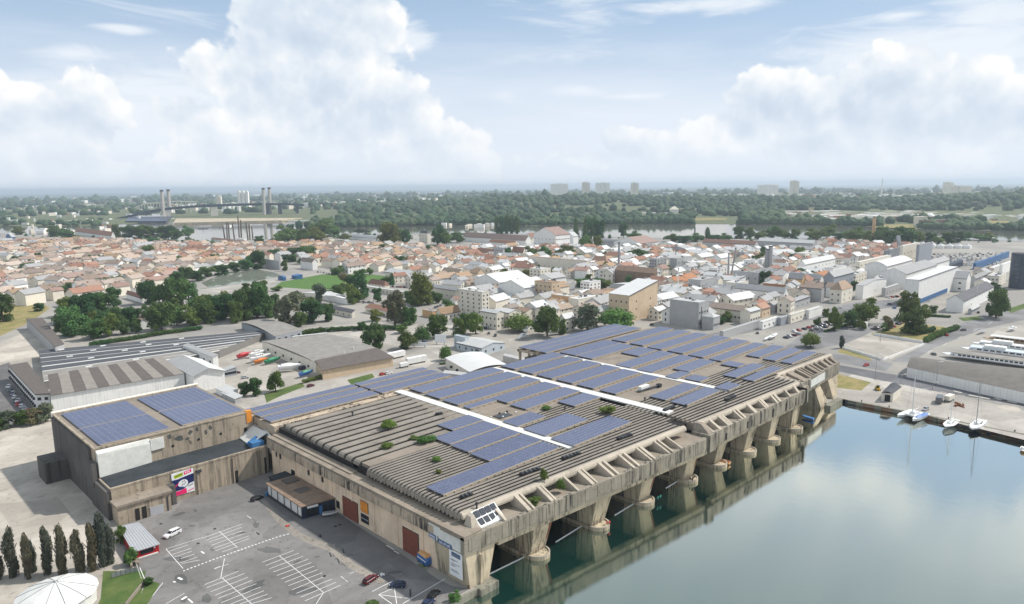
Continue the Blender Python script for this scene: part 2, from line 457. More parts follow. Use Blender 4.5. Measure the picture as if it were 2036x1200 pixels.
# quay walls (real drop to the water)
concrete('quay_stone', (.27, .26, .21), .4, .7, .5)
b = MB(); b.box(-420, QY-.8, -6, PEN_X0-3, QY, .12); b.box(PEN_X0-3, QY-2.2, -6, PEN_X0+4, QY+6, .12); tag(b.build('quay_wall', 'quay_stone'), kind='structure')
b = MB(); b.box(QX-.9, -700, -6, QX+.6, 128, .14); b.box(QX-1.7, -700, -1.3, QX-.9, 128, -.75); tag(b.build('quay_wall', 'quay_stone'), kind='structure')
b = MB(); b.box(PEN_X1-4, 131, -6, QX+.6, 134.2, .13); tag(b.build('quay_wall', 'quay_stone'), kind='structure')
# surfaces round the bunker
ppoly('parking_lot', [(560, 925), (530, 985), (900, 1165), (935, 1170), (870, 1206), (760, 1330), (60, 1420), (300, 1210), (270, 1130), (225, 1055), (300, 1000)], 'lot_asphalt', .008)
ppoly('access_road', [(562, 940), (536, 966), (512, 978), (560, 1020), (606, 1052), (648, 1085), (706, 1118), (770, 1160), (800, 1150), (880, 1158), (800, 1102), (700, 1038), (610, 975)], 'drive_asphalt', .014)
ppoly('sand_yard', [(-120, 735), (60, 655), (108, 690), (95, 740), (92, 800), (118, 860), (215, 1025), (240, 1120), (240, 1260), (-200, 1400)], 'sand_ground', .008)
ppoly('service_road', [(-40, 740), (18, 720), (92, 812), (60, 840), (10, 850), (-60, 800)], 'drive_asphalt', .014)
ppoly('verge', [(205, 1135), (290, 1135), (275, 1205), (262, 1245), (165, 1260), (200, 1190)], 'lawn', .020)
ppoly('verge', [(294, 1152), (318, 1160), (285, 1215), (252, 1240)], 'lawn', .024)
# yards behind
ppoly('storage_yard', [(400, 700), (530, 655), (640, 690), (720, 745), (600, 775), (440, 800)], 'yard_concrete', .008)
ppoly('back_road', [(420, 800), (600, 775), (760, 722), (850, 690), (900, 700), (840, 735), (640, 785), (480, 815)], 'pale_ground', .014)
ppoly('verge', [(525, 783), (600, 760), (606, 768), (560, 786), (530, 800)], 'lawn', .024)
ppoly('verge', [(690, 755), (740, 742), (745, 750), (700, 766)], 'lawn', .024)
ppoly('depot_road', [(600, 650), (760, 640), (930, 648), (900, 690), (800, 690), (690, 670), (620, 668)], 'pale_ground', .014)
ppoly('depot_court', [(930, 690), (930, 640), (1050, 640), (1070, 660), (1010, 690), (960, 710)], 'yard_concrete', .018)
ppoly('wild_meadow', [(-20, 620), (60, 590), (100, 612), (60, 640), (0, 668)], 'dry_lawn', .02)
# right-hand streets and lots
ppoly('quay_apron', [(1650, 770), (1700, 740), (1830, 770), (2100, 830), (2100, 890), (1860, 830), (1680, 788)], 'pale_ground', .008)
ppoly('dock_road', [(1640, 722), (1672, 726), (1740, 738), (1860, 758), (2080, 798), (2080, 814), (1850, 776), (1732, 752), (1655, 735)], 'dark_road', .016)
ppoly('dock_road', [(1655, 703), (1700, 708), (1776, 722), (1760, 738), (1660, 718)], 'road_asphalt', .020)
ppoly('avenue', [(1810, 720), (1860, 690), (1950, 655), (2060, 630), (2060, 600), (1960, 622), (1900, 648), (1830, 690), (1770, 718)], 'road_asphalt', .016)
ppoly('avenue', [(1290, 700), (1520, 655), (1600, 638), (1720, 618), (1850, 600), (1850, 590), (1700, 600), (1560, 635), (1420, 662), (1270, 690)], 'road_asphalt', .012)
ppoly('car_park', [(1560, 690), (1600, 662), (1680, 648), (1760, 640), (1700, 680), (1640, 690), (1600, 705)], 'road_asphalt', .016)
ppoly('paved_court', [(1675, 685), (1730, 662), (1836, 680), (1772, 714), (1750, 706)], 'yard_concrete', .02)
ppoly('verge', [(1620, 748), (1655, 740), (1732, 760), (1712, 776), (1640, 768)], 'dry_lawn', .022)
ppoly('verge', [(1730, 664), (1800, 640), (1880, 650), (1850, 680)], 'dry_lawn', .024)
ppoly('verge', [(1672, 690), (1730, 712), (1735, 718), (1665, 700)], 'dry_lawn', .024)
ppoly('verge', [(1905, 632), (1945, 628), (1955, 635), (1915, 638)], 'lawn', .024)
ppoly('verge', [(2000, 615), (2060, 595), (2060, 605), (2010, 622)], 'lawn', .024)
ppoly('boat_yard', [(1940, 690), (1990, 650), (2080, 640), (2080, 760), (1960, 730)], 'pale_ground', .010)
# stadium and inner basin in the town
ppoly('playing_field', [(560, 560), (640, 545), (735, 545), (775, 549), (700, 575), (620, 575), (545, 570)], 'pitch_grass', .02)
ppoly('verge', [(640, 578), (700, 572), (690, 582), (650, 584)], 'lawn', .024)
ppoly('inner_basin', [(415, 572), (400, 562), (440, 545), (510, 535), (545, 541), (560, 548), (500, 560)], 'inner_water', .03)
ppoly('basin_path', [(400, 576), (560, 552), (580, 548), (575, 556), (540, 562), (440, 582)], 'pale_ground', .034)
# ------------------------------------------------------------------ river and far bank
NEARB = [(-300, 470), (0, 464), (120, 468), (230, 470), (380, 480), (520, 476), (640, 471), (760, 466), (900, 463), (1000, 464), (1240, 472), (1400, 474), (1640, 474), (1820, 472), (2036, 480), (2400, 490)]
FARB = [(-300, 452), (0, 449), (200, 450), (300, 441), (480, 439), (600, 442), (700, 444), (800, 447), (1040, 449), (1300, 445), (1500, 446), (1700, 449), (1850, 456), (2036, 460), (2400, 462)]
b = MB(); nn = [g(u, v) for u, v in NEARB]; ff = [g(u, v) for u, v in FARB]
b.face([(q.x, q.y, .35) for q in nn]+[(q.x, q.y, .35) for q in reversed(ff)])
tag(b.build('river', 'river_water'), kind='structure')
# far bank: gentle wooded hills (height field in distance / bearing)
def far_h(dist, az):
    """height of the land at distance (m) and bearing (rad) from the lookout"""
    k = max(0.0, min(1.0, (dist-2300)/1500)); k = k*k*(3-2*k)
    r = math.exp(-((dist-3900)/1700)**2)
    a = 0.5+0.5*math.tanh((az+0.22)*5)       # hills stand to the right of the bridge
    w = .75+.25*math.sin(az*9+1)+.10*math.sin(az*23)
    return 1.5+48*a*w*k*max(r, .42*math.exp(-((dist-6500)/2600)**2))
AZ0 = math.atan2(-RC[1][2], -RC[0][2])
def polar(dist, az): return Vector((math.cos(AZ0-az)*dist, math.sin(AZ0-az)*dist, 0))
def bear(p): return math.hypot(p.x, p.y), AZ0-math.atan2(p.y, p.x)
bank = sorted([(bear(q)[1], bear(q)[0]) for q in ff])
def bank_d(az):
    for (a0, d0), (a1, d1) in zip(bank, bank[1:]):
        if a0 <= az <= a1: return d0+(d1-d0)*(az-a0)/(a1-a0)
    return bank[0][1] if az < bank[0][0] else bank[-1][1]
NA, ND = 90, 46
b = MB(); grid = []
for i in range(NA+1):
    az = -.86+1.72*i/NA; d0 = bank_d(az); row = []
    for j in range(ND+1):
        d = d0+(11000-d0)*(j/ND)**1.6
        p = polar(d, az); row.append((p.x, p.y, far_h(d, az) if j else .2))
    grid.append(row)
for row in grid: b.v += row
for i in range(NA):
    for j in range(ND):
        k = i*(ND+1)+j; b.f.append([k, k+1, k+ND+2, k+ND+1]); b.mi.append(0)
tag(b.build('far_bank', 'field_green', smooth=True), kind='structure')
# ------------------------------------------------------------------ painted marks
def marks(name, segs, w=.16, z=.022):
    b = MB()
    for s in segs:
        (u0, v0, u1, v1) = s[:4]; ww = s[4] if len(s) > 4 else w
        a = g(u0, v0); c = g(u1, v1); d = (c-a).normalized(); n = Vector((-d.y, d.x, 0))*ww/2
        b.face([(q.x, q.y, z) for q in (a-n, c-n, c+n, a+n)])
    return tag(b.build(name, 'white_line'), kind='structure')
def c1(l): return [tuple([200+a/5, 960+bb/5, 200+c/5, 960+d/5]+list(r)) for a, bb, c, d, *r in l]
def c2(l): return [tuple([500+a/5.09, 1000+bb/5.09, 500+c/5.09, 1000+d/5.09]+list(r)) for a, bb, c, d, *r in l]
marks('bay_marking', c1([(650, 655, 820, 850), (650, 655, 1020, 540), (680, 680, 870, 615), (715, 710, 900, 648), (735, 735, 905, 680), (770, 760, 935, 707), (790, 795, 960, 735), (810, 800, 985, 765)]))
marks('bay_marking', c1([(1180, 480, 1360, 640), (1015, 548, 1405, 408), (1050, 570, 1400, 440), (1080, 585, 1415, 475), (1100, 620, 1440, 498), (1110, 655, 1475, 525), (1140, 675, 1480, 550), (1210, 685, 1360, 632)]))
marks('bay_marking', c1([(1205, 940, 1500, 1200), (1035, 1010, 1375, 875), (1055, 1040, 1430, 900), (1095, 1080, 1465, 937), (1135, 1117, 1505, 968), (1170, 1145, 1550, 1000), (1200, 1190, 1590, 1033), (1290, 1205, 1625, 1070), (1380, 1205, 1660, 1105), (1450, 1215, 1700, 1140), (1195, 940, 1232, 750), (1130, 850, 1275, 805)]))
marks('bay_marking', c2([(280, 530, 730, 905), (110, 598, 428, 478), (145, 630, 480, 505), (180, 665, 522, 537), (220, 697, 572, 568), (258, 732, 605, 602), (300, 768, 635, 637), (335, 802, 670, 672), (375, 835, 715, 705), (412, 877, 760, 735), (455, 913, 815, 768), (498, 952, 858, 800), (540, 990, 900, 832), (730, 905, 655, 1018)]))
marks('hatched_marking', c2([(1220, 895, 1425, 790), (1285, 925, 1450, 855), (1285, 925, 1420, 1018), (1285, 925, 1600, 965), (1445, 850, 1470, 1018), (1530, 1018, 1960, 765)]), .2)
marks('lane_dash', c2([(1365, 425, 1440, 470, .3), (1440, 480, 1495, 512, .3), (730, 462, 840, 420), (990, 715, 1040, 695), (905, 740, 940, 768), (945, 775, 975, 795), (0, 155, 55, 190), (42, 290, 82, 320, .5)])
      + c1([(650, 1200, 835, 1095), (805, 1160, 855, 1128, .8), (870, 1150, 915, 1190, .4), (770, 940, 812, 960, .7), (722, 980, 745, 985, .5), (1000, 680, 1030, 700, .45), (1545, 485, 1580, 515, .5), (1455, 325, 1560, 390, .18), (620, 990, 455, 1200), (390, 840, 440, 960, .18), (1130, 852, 1190, 830, .5)]))
dots = []
pth = [(364, 1135), (430, 1110), (500, 1085), (555, 1066), (586, 1058)]
for (u0, v0), (u1, v1) in zip(pth, pth[1:]):
    n = max(2, int(math.hypot(u1-u0, v1-v0)/7.2))
    for k in range(n):
        f = k/n; dots.append((u0+(u1-u0)*f, v0+(v1-v0)*f, u0+(u1-u0)*(f+.55/n), v0+(v1-v0)*(f+.55/n), .42))
marks('dotted_marking', dots)
asphalt('tar_patch', (.10, .098, .097), .6)
pr_ = random.Random(14)
for k in range(20):
    u, v = pr_.choice([(pr_.uniform(330, 640), pr_.uniform(1070, 1195)), (pr_.uniform(560, 840), pr_.uniform(1040, 1150)), (pr_.uniform(340, 520), pr_.uniform(1000, 1060))])
    p0 = g(u, v); w = pr_.uniform(1.2, 5); a0 = pr_.uniform(0, 3); b = MB()
    b.face([(p0.x+w*pr_.uniform(.55, 1.2)*math.cos(q)*math.cos(a0)-w*.4*math.sin(q)*math.sin(a0), p0.y+w*pr_.uniform(.55, 1.2)*math.cos(q)*math.sin(a0)+w*.4*math.sin(q)*math.cos(a0), .0175) for q in [j*.524 for j in range(12)]]); tag(b.build('asphalt_patch', 'tar_patch'), kind='structure')
# worn dark painted words on the asphalt, and patches
plain('faded_black', (.05, .052, .055), .8, .2, 0, .3, 2.0)
wb = MB()
for (u0, v0, u1, v1) in c2([(790, 500, 806, 545), (822, 490, 840, 540), (850, 485, 870, 535), (885, 475, 905, 515), (905, 512, 935, 500), (920, 462, 940, 505), (870, 562, 890, 610), (905, 555, 922, 600), (922, 575, 945, 568), (945, 545, 962, 590), (968, 540, 992, 580), (840, 565, 890, 555), (940, 635, 990, 620)]):
    a = g(u0, v0); c = g(u1, v1); d = (c-a).normalized(); n = Vector((-d.y, d.x, 0))*.22
    wb.face([(q.x, q.y, .021) for q in (a-n, c-n, c+n, a+n)])
tag(wb.build('worn_marking', 'faded_black'), kind='structure')
marks('lane_dash', [(1690+i*36, 745+i*6.6, 1702+i*36, 747+i*6.6, .3) for i in range(10)]+[(1845+i*30, 700-i*14, 1853+i*30, 696-i*14, .25) for i in range(5)], z=.03)
for (u0, v0, u1, v1) in ((1926, 785, 1968, 793), (1978, 791, 1991, 795), (2003, 797, 2022, 801), (1896, 777, 1912, 781)):
    a = g(u0, v0); c = g(u1, v1); b = MB(); b.obox(((a.x+c.x)/2, (a.y+c.y)/2), (c-a).xy, (c-a).length, 2.2, 0, .14); tag(b.build('traffic_island', 'kerb_stone'), kind='structure')
a = g(2007, 811); b = MB(); b.prism([(a.x+5*math.cos(k*.3927), a.y+5*math.sin(k*.3927)) for k in range(16)], 0, .03); tag(b.build('round_bed', 'sand_ground'), kind='structure')
# ------------------------------------------------------------------ the bunker
concrete('beam_concrete', (.265, .238, .205), .8, .10, .1)
plain('roof_gap', (.03, .029, .028), .9, .1, 0, .3)  # near-black: shade of the gaps and openings is put into the colour
concrete('fascia_concrete', (.32, .288, .232), .85, 1.0, .25, 6.5)
concrete('pier_concrete', (.56, .475, .345), .25, .7, .1)
concrete('cornice_concrete', (.52, .43, .33), .6, 1.0, .1, 2.4)
concrete('ledge_concrete', (.30, .255, .205), .9, .2, .4)
concrete('rear_pier', (.20, .18, .145), .4, .5)  # darker copy of pier_concrete, the pen's shade put into its colour
concrete('pale_beam', (.50, .44, .36), .35, .15)
concrete('cream_wall', (.86, .68, .50), .05, .18)
concrete('inner_wall', (.035, .033, .03), .4, .4)  # pen interior, its darkness painted into a near-black tone
plain('white_band', (.66, .66, .62), .8, .2, 0, .25, .4)
plain('white_membrane', (.66, .66, .63), .6, .3, 0, .12, .25)
plain('red_door', (.21, .068, .045), .7, .3, 0, .35, .7)
plain('dark_glass', (.018, .022, .028), .3, .35)
plain('sky_pane', (.03, .038, .055), .6, .2)
plain('orange_blind', (.72, .27, .04), .6, .3, 0, .4, .8)
plain('black_plastic', (.022, .022, .025), .5, .4)
plain('sign_blue', (.035, .085, .22), .6, .3)
plain('sign_white', (.80, .81, .82), .5, .3, 0, .08)
plain('white_paint', (.74, .74, .72), .6, .3, 0, .18, .3)
plain('rust', (.22, .09, .045), .8, .2, 0, .4)
plain('dark_metal', (.06, .065, .07), .5, .5, .3)
plain('grey_metal', (.30, .31, .32), .5, .5, .3)
bunker = thing('submarine_bunker', (124, 141, 0), 'huge weathered concrete submarine bunker with ribbed roof, standing over the green basin', 'bunker')
def lin(x, a, b): return a[1]+(b[1]-a[1])*(x-a[0])/(b[0]-a[0])
def beam_y(x):
    if x < 243: return lin(x, (127, 147.6), (243, 139.8))
    if x < 335: return lin(x, (247, 138.8), (335, 133.6))
    return lin(x, (339, 147.2), (402, 143.8))
def fasc_y(x):
    if x < 244: return lin(x, (122, 141.7), (244, 132.0))
    if x < 337: return lin(x, (246, 133.0), (335, 130.6))
    return lin(x, (341, 136.6), (400, 139.4))
RT = 19.9                                  # top of the roof beams
def strip(b, x0, x1, f0, f1, z0, z1, n=6, mi=0):
    """band between two front lines f0(x) < f1(x)"""
    xs = [x0+(x1-x0)*k/n for k in range(n+1)]
    b.prism([(x, f0(x)) for x in xs]+[(x, f1(x)) for x in reversed(xs)], z0, z1, mi)
# parking-side wall, cornice and ledge
b = MB(); b.box(124.6, 147.5, -.5, 128.0, 262, 11.8); b.build('side_wall', 'cream_wall', bunker)
b = MB(); b.box(123.0, 158.5, 11.82, 128.2, 262.3, 15.2); b.build('cornice', 'cornice_concrete', bunker)
b = MB(); b.box(123.0, 141.9, 10.8, 128.2, 158.48, 15.2); b.box(124.45, 147.6, 8.6, 124.7, 158.4, 10.8); b.build('cornice', 'white_band', bunker)
b = MB(); b.box(122.6, 141.6, 15.2, 129.4, 152.3, 16.6); b.box(123.2, 152.32, 15.2, 129.4, 262.4, 16.1); b.box(122.8, 176, 15.22, 123.4, 188, 16.5); b.box(125.5, 205, 16.1, 129.2, 262.3, 16.45); b.build('ledge', 'ledge_concrete', bunker)
rr = random.Random(3)
for k in range(26):
    y = 156+k*4.05
    b = MB(); b.box(122.85, y+.1, 12.2+rr.uniform(0, .4), 123.0, y+rr.uniform(2.4, 3.7), 15.0-rr.uniform(0, .5)); b.build('cast_panel', 'cornice_concrete', bunker)
for y in np.arange(163, 260, 13.2):
    b = MB(); b.box(124.35, y, 0, 124.62, y+.5, 11.8); b.build('wall_rib', 'cream_wall', bunker)
# openings of the parking-side wall
def wall_door(y0, y1, h):
    f = MB(); f.box(124.42, y0-.15, 0, 124.62, y1+.15, h+.15); d = f.build('door_frame', 'dark_metal', bunker)
    n = 8
    for k in range(n):
        q = MB(); q.box(124.28+.02*(k % 2), y0, .05+(h-.05)*k/n+.02, 124.44, y1, .05+(h-.05)*(k+1)/n-.02); q.build('door_panel', 'red_door', d)
wall_door(199.6, 209.0, 7.2); wall_door(165.6, 173.6, 8.0)
def wall_win(y0, y1, z0, z1, glass, bars=2):
    f = MB(); f.box(124.44, y0-.12, z0-.12, 124.62, y1+.12, z1+.12); d = f.build('window', 'dark_metal', bunker)
    for k in range(bars):
        q = MB(); a = y0+(y1-y0)*k/bars; c = y0+(y1-y0)*(k+1)/bars; q.box(124.36, a+.06, z0, 124.46, c-.06, z1); q.build('pane', glass, d)
wall_win(193.2, 197.6, 5.6, 9.3, 'orange_blind', 3); wall_win(193.2, 197.6, 1.7, 4.5, 'dark_glass', 3)
b = MB(); b.box(124.3, 193.2, 2.9, 124.42, 197.6, 3.35); b.build('blind_rail', 'grey_metal', bunker)
for (y0, y1, z0, z1) in ((211.6, 213.4, 1.6, 4.0), (243.5, 246.0, 3.6, 6.4), (232, 233, 8.2, 10.0), (254, 255, 8.6, 10.6), (257.4, 258.2, 8.6, 10.6), (222, 223, 8.4, 10.2)):
    wall_win(y0, y1, z0, z1, 'dark_glass', 2)
# sign boards beside the corner: lettering is too worn to read, white strokes on blue
def sign_board(y0, y1, z0, z1, x=122.94, bg='sign_blue'):
    q = MB(); q.box(x, y0, z0, x+.06, y1, z1); return q.build('sign_board', bg, bunker)
def strokes(par, y0, y1, z0, z1, n, m, x, seed):
    r2 = random.Random(seed); q = MB(); w = (y1-y0)/n
    for k in range(n):
        a = y1-w*k; h = z1-z0
        q.box(x-.02, a-w*.18, z0, x, a-w*.02, z1)
        for f in r2.sample((0, .42, .84), 2): q.box(x-.021, a-w*.7, z0+h*f, x-.001, a-w*.18, z0+h*(f+.16))
        if r2.random() < .5: q.box(x-.02, a-w*.8, z0+h*.05, x, a-w*.66, z0+h*.9)
    return q.build('lettering', m, par)
s = sign_board(154.9, 158.3, 10.85, 12.2); strokes(s, 155.2, 158.0, 11.1, 11.95, 5, 'sign_white', 122.93, 1)
s = sign_board(147.6, 154.1, 10.3, 11.75, 122.9); strokes(s, 147.9, 153.4, 10.6, 11.45, 9, 'sign_white', 122.88, 2)
q = MB(); q.tube((122.9, 154.1, 12.3), (122.9, 153.2, 11.2), .1); q.build('sign_hook', 'dark_metal', bunker)
q = MB(); q.box(122.98, 143.3, 2.4, 123.2, 148.9, 10.3); bd = q.build('notice_board', 'sign_white', bunker)
q = MB(); q.box(122.92, 143.9, 8.6, 122.98, 147.8, 9.9); hb = q.build('board_heading', 'sign_blue', bd); 
b0 = MB()
for i, (zz, ww) in enumerate(((7.4, 3.2), (7.1, 2.0), (6.2, 3.9), (5.7, 2.4), (5.4, 1.6), (4.2, 3.0), (3.8, 3.6))):
    b0.box(122.94, 148.2-ww, zz, 122.98, 148.2, zz+.18)
for k in range(8): b0.box(122.88, 144.1+k*.42, 8.95, 122.92, 144.1+k*.42+.26, 9.5)
b0.build('board_lettering', 'grey_metal', bd)
# pier at the corner
b = MB()
b.loft([[(124.7, 141.3, -3), (131.2, 141.6, -3), (131.2, 156, -3), (124.7, 156, -3)],
        [(123.3, 142.0, 10.8), (134.6, 141.4, 10.8), (134.6, 156, 10.8), (123.3, 156, 10.8)]])
b.build('corner_pier', 'pier_concrete', bunker)
b = MB(); b.loft([[(127.9, 140.8, .2), (129.5, 140.8, .2), (129.5, 142, .2), (127.9, 142, .2)], [(128.3, 140.7, 9.3), (129.0, 140.7, 9.3), (129.0, 142, 9.3), (128.3, 142, 9.3)]]); b.build('pier_rib', 'pier_concrete', bunker)
# front: fascia, lintel, soffit, ledge
fa = MB()
xs = [122.6, 140, 160, 180, 200, 220, 240, 244]
for k in range(len(xs)-1): fa.prism([(xs[k], fasc_y(xs[k])), (xs[k+1]-.06, fasc_y(xs[k+1])), (xs[k+1]-.06, fasc_y(xs[k+1])+1.6), (xs[k], fasc_y(xs[k])+1.6)], 10.8, 16.0)
fa.build('fascia', 'fascia_concrete', bunker)
fa = MB(); strip(fa, 245.5, 335.5, fasc_y, lambda x: fasc_y(x)+1.6, 10.6, 16.4); fa.prism([(243.6, fasc_y(243)-.3), (248.5, 131.6), (248.5, 140), (243.6, 140)], 9.9, 16.9); fa.build('fascia', 'fascia_concrete', bunker)
fa = MB(); strip(fa, 338, 401, fasc_y, lambda x: fasc_y(x)+1.6, 9.8, 16.2)
fa.prism([(333.5, 129.9), (339, 131.6), (340.2, 138), (340.2, 147), (333.5, 147)], 9.9, 17.2); fa.build('fascia', 'fascia_concrete', bunker)
b = MB()
for (xa, xb, i0) in ((136, 243.5, 0), (250, 333, 1), (342, 366, 2)): strip(b, xa, xb, lambda x: fasc_y(x)+.9, lambda x: fasc_y(x)+3.2, 9.0, 10.75-(.9 if i0 == 2 else (.2 if i0 else 0)))
b.build('lintel', 'pier_concrete', bunker)
rr = random.Random(5)
for k in range(44):                              # cast panels of the fascia
    x = 124+k*6.1+rr.uniform(-.6, .6)
    if 240 < x < 250 or 331 < x < 342 or x > 396: continue
    w = rr.uniform(3.0, 5.6); z1 = 15.8-rr.uniform(0, .5)
    b = MB(); strip(b, x, x+w, lambda q: fasc_y(q)-.10, lambda q: fasc_y(q), 11.2+rr.uniform(0, .6), z1, 1); b.build('cast_panel', 'fascia_concrete', bunker)
b = MB(); strip(b, 124, 243.9, lambda x: fasc_y(x)+1.6, lambda x: beam_y(x)+6, 14.6, 15.7); strip(b, 248.6, 333.4, lambda x: fasc_y(x)+1.6, lambda x: beam_y(x)+6, 14.9, 16.0); strip(b, 340.3, 401, lambda x: fasc_y(x)+1.6, lambda x: beam_y(x)+6, 14.9, 15.9); b.build('front_ledge', 'ledge_concrete', bunker)
b = MB()
for (xa, xb) in ((124.7, 243), (243.2, 333), (333.2, 401)):
    strip(b, xa, xb, lambda x: max(fasc_y(x)+3.3, beam_y(x)-8), lambda x: 262, 11.0, 14.5, 2)
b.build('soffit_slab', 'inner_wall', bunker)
# roof slab below the beams
b = MB()
strip(b, 128.6, 243.2, lambda x: beam_y(x)+5.2, lambda x: 262.6, 14.6, 18.5, 2)
strip(b, 243.3, 336.9, lambda x: (beam_y(x) if x > 247 else 139)+5.2, lambda x: 262.6, 14.6, 18.5, 2)
strip(b, 337.0, 401.0, lambda x: beam_y(x)+3.5, lambda x: 262.6, 14.6, 18.5, 2)
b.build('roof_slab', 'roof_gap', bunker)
# rounded edge beam over the open recess
def edge_beam(x0, x1, dz=0.0):
    b = MB(); rings = []
    for x in np.linspace(x0, x1, 12):
        y = beam_y(x); r = []
        for (dy, z) in ((0, 18.0), (-.1, 18.7), (.15, 19.4), (.7, 19.85), (1.5, 19.95), (2.0, 19.6), (2.0, 18.0)): r.append((x, y+dy, z+dz))
        rings.append(r)
    b.loft(rings); b.build('edge_beam', 'pale_beam', bunker)
edge_beam(127.6, 239.5); edge_beam(248, 333.5); edge_beam(340, 401.5)
# end walls of the recesses
b = MB(); b.box(246.2, 138.7, 16.0, 247.9, 148, 19.3); b.loft([[(244.5, 132.2, 16.4), (248.5, 132.4, 16.4), (248.5, 140.5, 16.4), (244.5, 140.5, 16.4)], [(246.2, 137.4, 19.8), (248.5, 137.4, 19.8), (248.5, 140.5, 19.8), (246.2, 140.5, 19.8)]]); b.build('end_wall', 'ledge_concrete', bunker)
b = MB(); b.loft([[(333.5, 131.0, 16.4), (340, 137, 16.4), (340, 148, 16.4), (333.5, 148, 16.4)], [(333.5, 133.4, 19.6), (336.0, 136.5, 19.6), (339.5, 147.5, 19.6), (333.5, 148, 19.6)]]); b.build('end_wall', 'pale_beam', bunker)
# buttresses
fin_px = [(990, 1022), (1031, 1000), (1039, 996), (1076, 982), (1081, 979), (1128, 962), (1158, 950), (1165, 947), (1198, 934), (1207, 930), (1233, 916), (1242, 912), (1268, 902), (1274, 899), (1302, 888), (1309, 885), (1325, 878)]
def buttress(x, w, m='pale_beam'):
    y1 = beam_y(x)+.3; y0 = fasc_y(x)+.5
    b = MB()
    b.loft([[(x-w/2, y0, 15.7), (x-w/2, y0, 16.4), (x-w/2, y1-.3, 19.3), (x-w/2, y1+1.5, 19.3), (x-w/2, y1+1.5, 15.7)],
            [(x+w/2, y0, 15.7), (x+w/2, y0, 16.4), (x+w/2, y1-.3, 19.3), (x+w/2, y1+1.5, 19.3), (x+w/2, y1+1.5, 15.7)]])
    b.build('buttress', m, bunker)
rr = random.Random(8)
for k, (u, v) in enumerate(fin_px): buttress(g(u, v, 17.0).x, rr.uniform(.7, 1.5))
for x in (249.6, 255, 262, 264, 273, 275.5, 285, 294, 296, 305, 308, 318, 327): buttress(x, rr.uniform(.9, 2.4))
for x in (343, 349, 351.5, 358, 361, 364, 370, 374, 379, 386, 392, 398): buttress(x, rr.uniform(1.0, 3.0), 'ledge_concrete')
# roof beams (long ribs with rounded ends)
def rib(x0, y0, x1, y1, w, top=RT, m='beam_concrete', round0=True):
    """overhanging beam: wide top, web drawn in below the lip"""
    b = MB(); st = [(x0, 18.2), (x0+.1, 18.5), (x0+.5, top-.6), (x0+1.2, top-.12), (x0+2.2, top)] if round0 else [(x0, top-.1), (x0+.3, top)]
    st += [(x1-.3, top), (x1, top-.1)]; lip = .16 if w < 2 else .3; wb_ = w/2-(.30 if w < 2 else .65)
    rings = []
    for x, z in st:
        y = y0+(y1-y0)*(x-x0)/(x1-x0)
        rings.append([(x, y-wb_, 17.3), (x, y-wb_, z-lip-.45), (x, y-w/2, z-lip), (x, y-w/2, z), (x, y+w/2, z), (x, y+w/2, z-lip), (x, y+wb_, z-lip-.45), (x, y+wb_, 17.3)])
    b.loft(rings)
    return b.build('roof_beam', m, bunker)
rr = random.Random(4)
n1 = 26
for k in range(n1):
    f = k/(n1-1); yl = 149.2+f*47.5; yr = 141.6+f*53.5
    if yl > 201: continue
    if k < 4: rib(127.2+rr.uniform(-.1, .1), yl, 238.8+rr.uniform(-.6, .6), lin(238.8, (127, yl), (244, yr)), 1.14)
    else: rib(127.2+rr.uniform(-.15, .15), yl, 244.0, yr, 1.12)
    if k < 9: rib(246.6, yr-1.2, 336.5, yr-1.2-lin(k, (0, 5.6), (9, 2.5)), 1.16, RT, 'beam_concrete', False)
    elif k < 16: rib(244.3, yr-.6, 336.5, yr-2.2, 1.16, RT-.05, 'beam_concrete', False)
for k in range(9): rib(336.9, 149.8+k*2.05, 401, 146.2+k*2.0, 1.2, RT, 'beam_concrete', False)
for k in range(11):
    y = 206.2+k*5.15
    rib(128.6+.1*k, y, 194.0+rr.uniform(-4, 3)-(22 if k == 0 else 12 if k == 1 else 0), y-.3, 3.5, RT+.1)
# worn stretches where rubble has filled the gaps between the beams
concrete('worn_roof', (.285, .242, .20), .5, .05, .1)
b = MB()
b.prism([(129.5, 198.2), (196, 196.6), (196, 263), (190, 263), (178, 207.5), (172, 203.6), (129.5, 203.4)], 18.4, RT-.14)
b.prism([(196.1, 205.0), (252, 202.5), (252, 262.5), (196.1, 262.5)], 18.4, RT-.12)
b.prism([(196.1, 196.6), (228, 195.6), (236, 202.9), (196.1, 204.9)], 18.4, RT-.05)
b.prism([(252.1, 173.5), (336.8, 171.5), (336.8, 262.4), (252.1, 262.4)], 18.4, RT-.13)
b.prism([(336.9, 167), (401.2, 163.5), (401.2, 262.4), (336.9, 262.4)], 18.4, RT-.11)
b.build('worn_roof', 'worn_roof', bunker)
rr = random.Random(21)
q = MB()                                                            # shallow board joints left visible in the worn stretches
for k in range(60):
    y = 171+k*1.52; x0 = 253+rr.uniform(0, 60); q.box(x0, y, RT-.2, x0+rr.uniform(20, 90), y+.10, RT-.10)
    y = 198+k*1.07; x0 = 170+rr.uniform(0, 40); q.box(x0, y, RT-.2, x0+rr.uniform(8, 42), y+.12, RT-.045)
tag(q.build('roof_joint', 'ledge_concrete', bunker), kind='stuff')
# white membrane strips over the expansion joints
for pts in (((793, 773.7), (807, 770.7), (1137.3, 887.8), (1119.6, 892.7)), ((976, 728.5), (991.8, 726.5), (1332.7, 817.6), (1321, 823.5)), ((1102.4, 699.6), (1112, 698.6), (1447, 776), (1436.5, 779))):
    P = [g(u, v, 20.5) for u, v in pts]
    xa = (P[0].x+P[3].x)/2; xb = (P[1].x+P[2].x)/2
    b = MB(); b.prism([(xa, P[3].y), (xb+.2, P[2].y), (xb+.2, P[1].y), (xa, P[0].y)], RT-.3, RT+.28); b.build('joint_cover', 'white_membrane', bunker)
